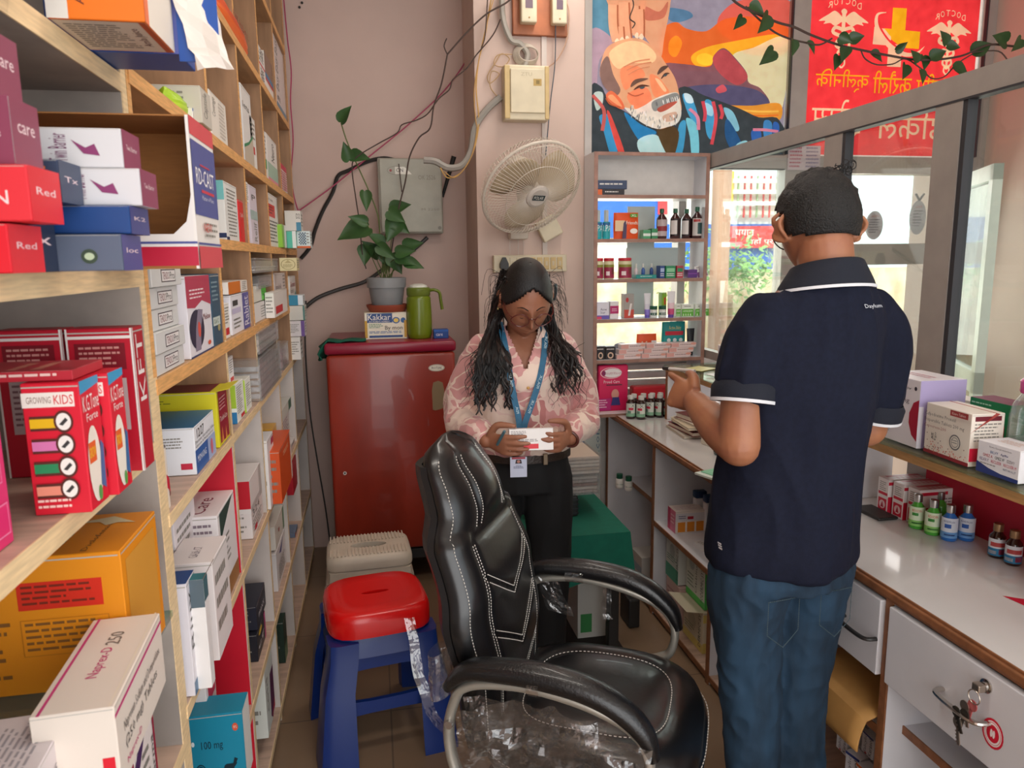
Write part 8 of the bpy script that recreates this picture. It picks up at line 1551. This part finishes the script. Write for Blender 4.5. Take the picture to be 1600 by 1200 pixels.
# eyebrows, lashes
m_ = MB(); BR = MT('dark_brow', '1E1412', .8)
for s in (-1, 1):
    m_.tube(cr([HM @ (head_r((s*.16, .9, .27))*1.052+V((0, .003, 0))), HM @ (head_r((s*.36, .87, .34))*1.052+V((0, .002, 0))), HM @ (head_r((s*.56, .76, .26))*1.052)], 6), [.0016]+[.0026]*8+[.0016]*4, BR, n=6, flat=.6)
m_.build('eyebrows', body)
m_ = MB()
for s in (-1, 1): m_.tube(cr([HM @ (head_r((s*.24, .93, .02))*1.05+V((0, .0005, 0))), HM @ (head_r((s*.37, .9, -.02))*1.055+V((0, .001, 0))), HM @ (head_r((s*.50, .83, .03))*1.05)], 6), .0013, BR, n=6)
m_.build('eyelashes', body)
glasses(PW_, HM, '5A2420', y=.108, z=.004, w_=.027, h_=.021)
# hair cap + locks
HR = MT('black_hair', '080607', rough=.42, spec=.5, noise=.3, scale=60, stretch=(6, 6, 1), bump=.8, bscale=120); HR2 = MT('dark_brown_hair', '231512', rough=.42, noise=.3, scale=60)
m_ = MB(); na, nb = 60, 44; vs = []; fs = []
for i in range(nb+1):
    th = pi*i/nb
    for j in range(na):
        ph = 2*pi*j/na; d = (sin(th)*sin(ph), sin(th)*cos(ph), cos(th)); p = head_r(d); st = .006*sin(ph*14+sin(th*5))*0
        vs.append(HM @ (p*1.06+V((0, -.004, .002))+V((0, 0, .006*max(0, d[2])**2))))
for i in range(nb):
    for j in range(na):
        th = pi*(i+.5)/nb; ph = 2*pi*(j+.5)/na; x, y, z = sin(th)*sin(ph), sin(th)*cos(ph), cos(th)
        if (z > .70-.62*abs(x)**1.4 if y > 0 else z > -.75) or (y > -.05 and abs(x) > .86 and z > .12 and y < .45): fs.append((i*na+j, (i+1)*na+j, (i+1)*na+(j+1) % na, i*na+(j+1) % na))
m_.add(vs, fs, HR); hair = m_.build('hair', PW_, smooth=True); sm = hair.modifiers.new('t', 'SOLIDIFY'); sm.thickness = .006; sm.offset = -1
rn = random.Random(21)
def lock(mb, s, x1, y1, z1, r, wav, mat, x0=None):
    st = HM @ V((s*rn.uniform(.050, .074), rn.uniform(-.07, .012), rn.uniform(-.02, .085)))
    a = V((s*rn.uniform(.070, .105), rn.uniform(-.02, .04), 1.355)); c = V((s*lerp(.09, abs(x1), .6), lerp(.06, y1, .6), 1.27)); e = V((s*abs(x1), y1, z1))
    P = cr([st, a, c, V((lerp(c.x, e.x, .6), lerp(c.y, e.y, .6), lerp(c.z, e.z, .55))), e], 7); ph1, ph2 = rn.uniform(0, 6), rn.uniform(0, 6); Q = []
    for i, p in enumerate(P): t_ = i/len(P); A = wav*t_; Q.append((p[0]+A*sin(p[2]*85+ph1), p[1]+A*.5*cos(p[2]*75+ph2), p[2]))
    mb.tube(Q, [r*(.9+.3*sin(pi*i/len(P)))*(1-.6*(i/len(P))**3) for i in range(len(P))], mat, n=5, flat=.6)
m_ = MB()
for k in range(120): lock(m_, 1, rn.uniform(.035, .165), rn.uniform(.125, .16), rn.uniform(1.10, 1.24) if rn.random() < .75 else rn.uniform(1.08, 1.14), rn.uniform(.004, .008), .009, HR if k % 5 else HR2)
for k in range(55): lock(m_, -1, rn.uniform(.085, .18), rn.uniform(.09, .14), rn.uniform(1.12, 1.26), rn.uniform(.003, .006), .010, HR if k % 2 else HR2)
for k in range(110): lock(m_, 1 if k % 2 else -1, rn.uniform(.05, .20), rn.uniform(.09, .16), rn.uniform(1.08, 1.3), .0011, .013, HR2)
for k in range(60):   # fly-away strands around the head
    a = rn.uniform(-1, 1); s = 1 if a > 0 else -1; p0 = HM @ V((s*.078, rn.uniform(-.05, .02), rn.uniform(-.04, .08))); p1 = p0+V((s*rn.uniform(.01, .045), rn.uniform(-.02, .02), rn.uniform(-.05, .02))); p2 = p1+V((s*rn.uniform(-.01, .02), 0, -rn.uniform(.03, .08)))
    m_.tube(cr([p0, p1, p2], 4), .0006, HR2, n=4)
for k in range(420):   # strands combed from the parting down to the sides
    s = 1 if k % 2 else -1; ta = rn.uniform(-.9, .80); p0 = V((s*.03, sin(ta), cos(ta))); pe = V((s*.98, rn.uniform(-.7, .12), rn.uniform(-.35, .05))); P = []
    for i in range(9): d = p0.lerp(pe, (i/8)**.9).normalized(); P.append(HM @ (head_r(d)*(1.067+.012*sin(pi*i/8))+V((0, -.004, .003))))
    m_.tube(cr(P, 3), rn.uniform(.0015, .0032), HR if k % 3 else HR2, n=5, flat=.6)
m_.build('long_locks', hair, smooth=True)
m_ = MB(); m_.tube(cr([HM @ V((-.088, -.005, .055)), HM @ V((-.092, .0, .03)), HM @ V((-.09, .002, .0))], 4), .005, MT('hair_clip_grey', '5A6A70', .3, metal=.5), n=8); m_.build('hair_clip', hair, smooth=True)
m_ = MB(); m_.ball(HM @ V((.083, -.004, -.036)), .003, .003, .004, 'D8C07A', 10, 6); m_.build('earring', PW_, smooth=True)
# blouse
bl = bpy.data.materials.new('pink_floral_fabric'); bl.use_nodes = True; t = bl.node_tree; b = t.nodes['Principled BSDF']; b.inputs['Roughness'].default_value = .62; b.inputs['Sheen Weight'].default_value = .3
tc = t.nodes.new('ShaderNodeTexCoord'); nz = t.nodes.new('ShaderNodeTexNoise'); nz.inputs['Scale'].default_value = 9; nz.inputs['Detail'].default_value = 2
ad = t.nodes.new('ShaderNodeMixRGB'); ad.blend_type = 'ADD'; ad.inputs[0].default_value = .13; t.links.new(tc.outputs['Object'], nz.inputs['Vector']); t.links.new(tc.outputs['Object'], ad.inputs[1]); t.links.new(nz.outputs['Color'], ad.inputs[2])
vo = t.nodes.new('ShaderNodeTexVoronoi'); vo.inputs['Scale'].default_value = 11; t.links.new(ad.outputs[0], vo.inputs['Vector'])
v2 = t.nodes.new('ShaderNodeTexVoronoi'); v2.feature = 'DISTANCE_TO_EDGE'; v2.inputs['Scale'].default_value = 10; t.links.new(ad.outputs[0], v2.inputs['Vector'])
def cramp(nodes, src, pts):
    r = nodes.new('ShaderNodeValToRGB'); e = r.color_ramp.elements; r.color_ramp.interpolation = 'CONSTANT'
    e[0].position, e[0].color = pts[0]; e[1].position, e[1].color = pts[1]
    for p in pts[2:]: q = e.new(p[0]); q.color = p[1]
    t.links.new(src, r.inputs[0]); return r
PKb, PKd, CRb = lin('C9908E'), lin('B87876'), lin('E4CDBE')
sp_ = t.nodes.new('ShaderNodeSeparateColor'); t.links.new(vo.outputs['Color'], sp_.inputs[0])
r1 = cramp(t.nodes, sp_.outputs[0], [(0, PKb), (.42, CRb), (.62, PKd), (.75, PKb)])
r2 = cramp(t.nodes, v2.outputs['Distance'], [(0, (1, 1, 1, 1)), (.028, (0, 0, 0, 1))])
mx = t.nodes.new('ShaderNodeMixRGB'); t.links.new(r2.outputs[0], mx.inputs[0]); t.links.new(r1.outputs[0], mx.inputs[1]); mx.inputs[2].default_value = CRb
wv = t.nodes.new('ShaderNodeTexWave'); wv.wave_type = 'RINGS'; wv.inputs['Scale'].default_value = 5; wv.inputs['Distortion'].default_value = 9; wv.inputs['Detail Scale'].default_value = 2.2; t.links.new(tc.outputs['Object'], wv.inputs['Vector'])
r3 = cramp(t.nodes, wv.outputs['Fac'], [(0, (0, 0, 0, 1)), (.94, (1, 1, 1, 1))]); m2 = t.nodes.new('ShaderNodeMixRGB'); t.links.new(r3.outputs[0], m2.inputs[0]); t.links.new(mx.outputs[0], m2.inputs[1]); m2.inputs[2].default_value = lin('DDBFB4')
t.links.new(m2.outputs[0], b.inputs['Base Color'])
b_ = MB()
torso(b_, [(.925, .148, .108, .004), (.942, .170, .124, .006), (.975, .176, .132, .008), (1.04, .164, .120, .006), (1.12, .166, .122, .012), (1.19, .168, .128, .016), (1.25, .166, .112, .010), (1.295, .14, .086, 0), (1.325, .092, .068, -.004), (1.338, .066, .058, -.006)], bl)
for s, W_ in ((1, WR), (-1, WL)):
    d = (W_-V((s*.205, -.02, 1.055))).normalized(); cu = W_-d*.012
    limb(b_, [(s*.125, 0, 1.262), (s*.172, -.008, 1.18), (s*.205, -.022, 1.10), (s*.210, -.028, 1.055)], [.054, .052, .050, .050], bl)
    limb(b_, [(s*.210, -.028, 1.05), (s*.195, .045, 1.022), tuple(cu-d*.045), tuple(cu-d*.018)], [.050, .052, .047, .036], bl)
    b_.tube([tuple(cu-d*.02), tuple(cu)], .033, bl, n=20)
shirt = remesh(b_, 'blouse', PW_, .005, 5, folds=.009, fscale=(13, 13, 7), seed=2, kill=lambda c: c.y > .02 and c.z > 1.215 and abs(c.x) < (c.z-1.215)*.42, matfn=lambda c: (0, bl) if c is None else 0)
# collar, placket, buttons
m_ = MB()
for s in (-1, 1):
    m_.add([(s*.008, .118, 1.235), (s*.060, .060, 1.328), (s*.066, .012, 1.345), (s*.098, .030, 1.312), (s*.072, .088, 1.272)], [(0, 1, 4), (1, 2, 3, 4)], bl)
co = m_.build('collar', shirt); q = co.modifiers.new('t', 'SOLIDIFY'); q.thickness = .003
m_ = MB()
for z_, y_ in ((1.16, .147), (1.09, .139), (1.03, .134), (.965, .147)): m_.ball((-.006, y_+.004, z_), .005, .003, .005, 'C89A5A', 12, 6)
m_.build('buttons', shirt, smooth=True)
# lanyard and badge
LNY = MT('lanyard_blue', '1E5E80', .6, noise=.1, scale=60)
ln = EM('lanyard', (0, 0, 0), None, None); ln.parent = PW_
def strap(pts, txts):
    P = [V(q) for q in cr(pts, 6)]; m_ = MB(); hw = .0095; L_ = []; 
    for i, p in enumerate(P):
        t_ = (P[min(i+1, len(P)-1)]-P[max(0, i-1)]).normalized(); side = t_.cross(V((0, 1, 0))).normalized(); L_.append((p-side*hw, p+side*hw))
    vs = [q for ab in L_ for q in ab]; m_.add(vs, [(2*i, 2*i+1, 2*i+3, 2*i+2) for i in range(len(P)-1)], LNY)
    for k in txts:
        i = int(k*(len(P)-1)); t_ = (P[min(i+3, len(P)-1)]-P[i]); c = P[i]; side = t_.normalized().cross(V((0, 1, 0))).normalized(); up = -t_.normalized()
        art(m_, (c+side*.0045+V((0, .0014, 0)), up*.042, -side*.009, V((0, 1, 0))), [('t', 0, 0, 1, 1, 'FDA_UK', 'BFD8E0')], eps=.0012)
    o = m_.build('strap', ln); q = o.modifiers.new('t', 'SOLIDIFY'); q.thickness = .0012; q.offset = 0
strap([(.070, .01, 1.352), (.062, .095, 1.30), (.052, .136, 1.22), (.040, .152, 1.14), (.026, .154, 1.07), (.019, .165, 1.0)], (.55, .78))
strap([(-.066, .01, 1.352), (-.066, .090, 1.29), (-.046, .140, 1.20), (-.020, .152, 1.12), (.006, .158, 1.05), (.016, .165, 1.0)], (.25, .5, .72))
m_ = MB(); m_.rbox(.004, .186, .888, .056, .189, .952, PR('C8CCE0'), r=.001); m_.tube([(.017, .168, 1.0), (.028, .186, .952)], .002, SLV, n=6)
art(m_, ((.056, .189, .888), (-.052, 0, 0), (0, 0, .064), (0, 1, 0)), [('r', .1, .9, .9, 1, 'A83A4A'), ('p', [(.3, .68), (.35, .88), (.65, .88), (.7, .68)], '2A1E2A'), ('e', .5, .78, .1, .07, 'B87A6A'), ('t', .35, .56, .65, .61, 'Nikita', '4A4A6A'), ('l', .2, .42, .8, .54, 2, '4A4A6A')]); m_.build('name_badge', ln)
# trousers, belt, shoes
BT = MT('black_trouser_cloth', '050507', rough=.85, noise=.2, scale=30); b_ = MB()
torso(b_, [(.80, .160, .122, -.004), (.86, .158, .118, -.002), (.94, .148, .108, 0)], BT)
for s in (-1, 1): limb(b_, [(s*.080, -.004, .83), (s*.088, .006, .66), (s*.086, .008, .46), (s*.084, 0, .26), (s*.082, -.004, .075)], [.090, .080, .070, .064, .060], BT)
remesh(b_, 'trousers', PW_, .007, 5, folds=.006, fscale=(10, 10, 4), seed=5, matfn=lambda c: (0, BT) if c is None else 0)
m_ = MB(); m_.rings([[(rr*.157*cos(2*pi*j/40), rr*.116*sin(2*pi*j/40)*(1-.1*abs(cos(2*pi*j/40))), z_) for j in range(40)] for rr, z_ in ((1.0, .908), (1.03, .908), (1.03, .938), (1.0, .938))], MT('dark_brown_belt', '2A1E18', .4, bump=.8, bscale=200), cap=False, closed=True); m_.rbox(-.070, .116, .905, -.055, .124, .941, MT('dull_buckle', '6A5A48', .4, metal=.6), r=.002); m_.build('belt', PW_)
for s in (-1, 1): m_ = MB(); limb(m_, [(s*.08, -.045, .03), (s*.082, .03, .035), (s*.088, .12, .028), (s*.09, .165, .022)], [.032, .036, .034, .022], BK, flat=.8); m_.build('shoe', PW_, smooth=True)
m_ = MB(); d = (WL-V((-.205, -.02, 1.055))).normalized(); side = d.orthogonal().normalized(); up = d.cross(side); c = WL+d*.004; m_.tube([c+side*(.027*cos(a))+up*(.024*sin(a)) for a in [i*2*pi/22 for i in range(22)]], .005, MT('bracelet_brown', '5A2E24', .4), n=8, closed=True); m_.build('bracelet', PW_, smooth=True)
# the carton in her hands (own thing) and the pen
Mw = T(tuple(PW_.location), rz=PW_.rotation_euler[2])
bx = carton('white carton with a red bar held in both hands by the woman', (0, 0, 0), .132, .034, .066, 'ECE8E6', {'F': [('r', .04, .08, .66, .30, 'D81E30'), ('l', .04, .38, .7, .52, 2, '8A8484'), ('l', .04, .56, .42, .9, 5, '8A8484')], 'T': [('r', .02, .1, .98, .9, 'E8C8C4')]})
bx.matrix_world = Mw @ T((-.004, .234, .985), rx=rad(-10), rz=pi)
pn_ = MB().tube([Mw @ V((.078, .275, 1.055)), Mw @ V((.098, .235, 1.005))], .0045, '4A6A74', n=8).build('pen', smooth=True); tag(pn_, 'slate blue pen held between the fingers of the woman reading the carton', 'pen')

# ---------------------------------------------------------------- MAN
SKM = skin('skin_man', '9A6248', 'A8704E')
PM_ = EM('person', (.935, 1.54, 0), 'person seen from behind in a navy polo shirt and blue jeans', 'person', rz=rad(8))
shx = lambda z: .065*max(0, (z-.88))/.5
HS = shx(1.5)
HMm = T((HS+.0, .005, 1.520), rz=rad(-16)) @ T((0, 0, 0), rx=rad(-14)) @ T((0, .014, .100))
b_ = MB(); SK = SKM; head_mesh(b_, HMm, SK, False, 1.0)
for s in (-1, 1): ear(b_, HMm @ Matrix.Diagonal((1.22, 1, 1.05, 1)), s, SK)
limb(b_, [(HS, -.015, 1.45), (HS, -.012, 1.50), HMm @ V((0, -.035, -.045))], [.068, .062, .060], SK)
torso(b_, [(.86, .165, .12, 0), (.98, .160, .12, .01), (1.12, .170, .115, .01), (1.30, .180, .115, .005), (1.41, .165, .090, 0), (1.47, .12, .07, -.005), (1.50, .07, .055, -.01)], SK, sh=shx)
EL, WLm = V((-.205+HS*.6, -.04, 1.135)), V((-.135, .175, 1.195)); ER, WRm = V((.205+HS*.6, .015, 1.13)), V((.12, .22, 1.10))
for s, E_, W_ in ((-1, EL, WLm), (1, ER, WRm)):
    limb(b_, [(s*.165+HS, 0, 1.40), ((s*.17+HS+E_.x)/2+s*.008, -.012, 1.28), tuple(E_)], [.040, .044 if s < 0 else .036, .046], SK)
    limb(b_, [tuple(E_), tuple(E_*.55+W_*.45+V((0, 0, -.004))), tuple(W_)], [.046, .046, .030], SK)
    limb(b_, [(s*.09, 0, .88), (s*.084+.006, .01, .66), (s*.070+.012, .008, .48), (s*.068+.014, -.01, .27), (s*.068+.014, -.01, .09)], [.082, .064, .050, .045, .034], SK)
    limb(b_, [(s*.068+.014, -.03, .05), (s*.072+.014, .06, .04), (s*.076+.014, .16, .03)], [.036, .034, .026], SK)
tp_ = hand(b_, WLm, V((-.10, .95, .16)), V((.35, 0, .9)), SK, [(8, 12, 10), (58, 62, 40), (66, 66, 40), (70, 66, 40)], L=(.078, .082, .077, .06), pl=.092, wd=.082, th=.03, thumb=((.75, .55, .25), (.95, .15, .35), (.9, -.1, .5)), tl=(.045, .036, .03), r=.0098, spread=.03)
hand(b_, WRm, V((-.2, .9, -.1)), V((-.5, 0, .8)), SK, [(-25, -35, -20)]*4, L=(.078, .082, .077, .06), pl=.09, wd=.082, th=.03, r=.0095)
remesh(b_, 'body', PM_, .0042, 4, matfn=lambda c: (0, SKM) if c is None else 0)
# hair: short back and sides with volume on top
HRM = MT('short_black_hair', '0F0D0D', rough=.6, noise=.3, scale=90, bump=1.0, bscale=260, dist=.004)
m_ = MB(); vs = []; fs = []; na, nb = 72, 54
for i in range(nb+1):
    th = pi*i/nb
    for j in range(na):
        ph = 2*pi*j/na; d = (sin(th)*sin(ph), sin(th)*cos(ph), cos(th)); p = head_r(d, False); k = 1.06+.075*max(0, min(1, (d[2]+.25)/.7)); q = p*k*.962; q += V(d)*(.006*NZ.noise(V(d)*9)+.003*NZ.noise(V(d)*22))*max(0, d[2]+.3); vs.append(HMm @ q)
for i in range(nb):
    for j in range(na):
        th = pi*(i+.5)/nb; ph = 2*pi*(j+.5)/na; x, y, z = sin(th)*sin(ph), sin(th)*cos(ph), cos(th)
        if (y > .12 and z > .55-.15*abs(x)) or (y <= .12 and y > -.25 and z > .26-.2*max(0, abs(x)-.7)) or (y <= -.25 and z > -.30+.30*max(0, abs(x)-.55)): fs.append((i*na+j, (i+1)*na+j, (i+1)*na+(j+1) % na, i*na+(j+1) % na))
m_.add(vs, fs, HRM); hm = m_.build('hair', PM_, smooth=True); q = hm.modifiers.new('t', 'SOLIDIFY'); q.thickness = .01; q.offset = -1
m_ = MB(); rn = random.Random(4)
for k in range(26):
    p0 = HMm @ V((rn.uniform(.02, .06), rn.uniform(-.06, .0), .118+rn.uniform(-.012, .004))); c = p0+V((.012, 0, .012)); a0 = rn.uniform(0, 6); R2 = rn.uniform(.006, .011); m_.tube([c+V((R2*cos(a0+t_*.5), rn.uniform(-.0003, .0003)+.002*t_*.1, R2*sin(a0+t_*.5))) for t_ in range(10)], .0011, HRM, n=4)
m_.build('curls', hm)
m_ = MB(); SHD = MT('stubble', '3E2A22', .8)
glasses(PM_, HMm, '16181E', y=.110, z=.002, w_=.027, h_=.022)
# polo shirt
NV_ = MT('navy_pique', '131728', rough=.85, spec=.2, noise=.12, scale=90, bump=.3, bscale=500, dist=.001); NVD = MT('navy_rib', '0E1322', rough=.85, bump=.4, bscale=300); WHP = MT('white_piping', 'D8D8DC', .7)
b_ = MB()
torso(b_, [(.835, .190, .148, -.004), (.87, .194, .150, -.002), (.98, .190, .150, .006), (1.12, .190, .142, .008), (1.25, .194, .134, .002), (1.37, .190, .116, -.004), (1.435, .160, .096, -.010), (1.478, .118, .082, -.014), (1.512, .082, .072, -.012)], NV_, sh=shx)
def slv(s, E_): return V((s*.180+HS*.95, -.006, 1.345)), V((lerp(s*.18+HS, E_.x, .42)+s*.008, E_.y*.4, 1.285)) if s < 0 else V((lerp(.18+HS, E_.x, .8)+.004, 0, 1.215))
for s, E_ in ((-1, EL), (1, ER)):
    A = V((s*.145+HS, 0, 1.405)); M_, e2 = slv(s, E_); limb(b_, [tuple(A), tuple(M_), tuple(e2)], [.070, .070, .068], NV_)
def mkill(c): return False
def sag(c): return .0
polo = remesh(b_, 'polo_shirt', PM_, .006, 5, folds=.013, fscale=(8, 8, 2.6), seed=9, matfn=lambda c: (0, NV_) if c is None else 0)
for s, E_ in ((-1, EL), (1, ER)):
    M_, e2 = slv(s, E_); ax_ = (E_-e2).normalized(); e2 = e2+ax_*.012; m_ = MB(); side = ax_.orthogonal().normalized(); up = ax_.cross(side)
    ringp = lambda off, r_: [e2+ax_*off+side*(r_*cos(a))+up*(r_*sin(a)) for a in [i*2*pi/36 for i in range(36)]]
    m_.rings([ringp(.0, .064), ringp(.012, .0715), ringp(.038, .0705), ringp(.038, .064), ringp(.0, .057)], NVD, cap=False); m_.build('sleeve_cuff', polo, smooth=True)
    m_ = MB(); m_.rings([ringp(.038, .0715), ringp(.045, .071), ringp(.045, .063), ringp(.038, .063)], WHP, cap=False, closed=True); m_.build('cuff_piping', polo, smooth=True)
m_ = MB(); cxh = shx(1.47)
def cring(z, rx, ry, cy, n=40): return [(cxh+rx*cos(2*pi*j/n), cy+ry*sin(2*pi*j/n), z+.020*(-sin(2*pi*j/n)-.2)*.8) for j in range(n)]
m_.rings([cring(1.478, .116, .090, -.014), cring(1.490, .110, .088, -.014), cring(1.532, .080, .076, -.014), cring(1.535, .075, .071, -.014), cring(1.49, .075, .071, -.014)], NVD, cap=False); m_.build('collar', polo, smooth=True)
m_ = MB(); m_.rings([cring(1.472, .1185, .0925, -.014), cring(1.4785, .1185, .0925, -.014), cring(1.4785, .11, .086, -.014), cring(1.472, .11, .086, -.014)], WHP, cap=False, closed=True); m_.build('collar_piping', polo, smooth=True)
m_ = MB(); _fr = ((shx(1.4)+.035, -.108, 1.43), (.05, .004, 0), (0, .008, .013), (0, -1, .3))
art(m_, _fr, [('t', 0, .2, 1, 1, 'Daylum', 'C8CCD4')], eps=.006); m_.build('chest_logo', polo)
m_ = MB(); art(m_, ((-.20, -.045, .905), (.0, -.014, 0), (0, 0, .016), (-1, 0, 0)), [('r', 0, 0, 1, .25, 'D8D8DC'), ('r', 0, .4, 1, .62, 'D8D8DC'), ('r', 0, .76, 1, 1, 'D8D8DC')], eps=.004); m_.build('hem_tag', polo)
DN = MT('blue_denim', '12283A', rough=.85, col2='23415A', scale=9, bump=.35, bscale=420, stretch=(1.6, 1.6, .5), dist=.001); b_ = MB()
torso(b_, [(.79, .172, .130, -.006), (.86, .170, .128, -.004), (.92, .165, .122, 0)], DN)
for s in (-1, 1): limb(b_, [(s*.088, -.006, .82), (s*.084+.006, .006, .66), (s*.070+.012, .008, .47), (s*.068+.014, -.008, .27), (s*.068+.014, -.012, .085)], [.100, .084, .072, .066, .064], DN)
jn = remesh(b_, 'jeans', PM_, .006, 4, folds=.010, fscale=(11, 11, 9), seed=13, matfn=lambda c: (0, DN) if c is None else 0)
TH_ = MT('denim_thread', '3E5058', .8); 
for s in (-1, 1):
    m_ = MB(); pk_ = [(s*.03, .79), (s*.115, .79), (s*.115, .71), (s*.072, .675), (s*.03, .71)]
    for k in range(5):
        a, b2 = pk_[k], pk_[(k+1) % 5]
        for i in range(16): t_ = i/16; x, z = lerp(a[0], b2[0], t_), lerp(a[1], b2[1], t_); x2, z2 = lerp(a[0], b2[0], t_+.04), lerp(a[1], b2[1], t_+.04); yy = lambda x: -.006-.088-.020*sqrt(max(0, 1-((x-s*.08)/.095)**2)); m_.tube([(x, yy(x), z), (x2, yy(x2), z2)], .0012, TH_, n=4)
    m_.build('pocket_stitching', jn)
for s in (-1, 1): m_ = MB(); limb(m_, [(s*.068+.014, -.055, .035), (s*.070+.014, .03, .042), (s*.076+.014, .13, .032), (s*.078+.014, .185, .026)], [.038, .042, .040, .026], BK, flat=.8); m_.build('shoe', PM_, smooth=True)
Mm = T(tuple(PM_.location), rz=PM_.rotation_euler[2]); tip = tp_[0]
p0 = V(tp_[0])+V((.004, .012, .012)); p1 = V(tp_[4])+V((.0, -.035, .012))
m_ = MB(); m_.tube([Mm @ p0, Mm @ p1], .0045, 'D8D4D0', n=8); d_ = (p0-p1).normalized(); m_.tube([Mm @ p0, Mm @ (p0+d_*.022)], .0055, BK, n=8); tag(m_.build('marker_pen', smooth=True), 'white pen with a black cap pinched in the hand of the man', 'pen')
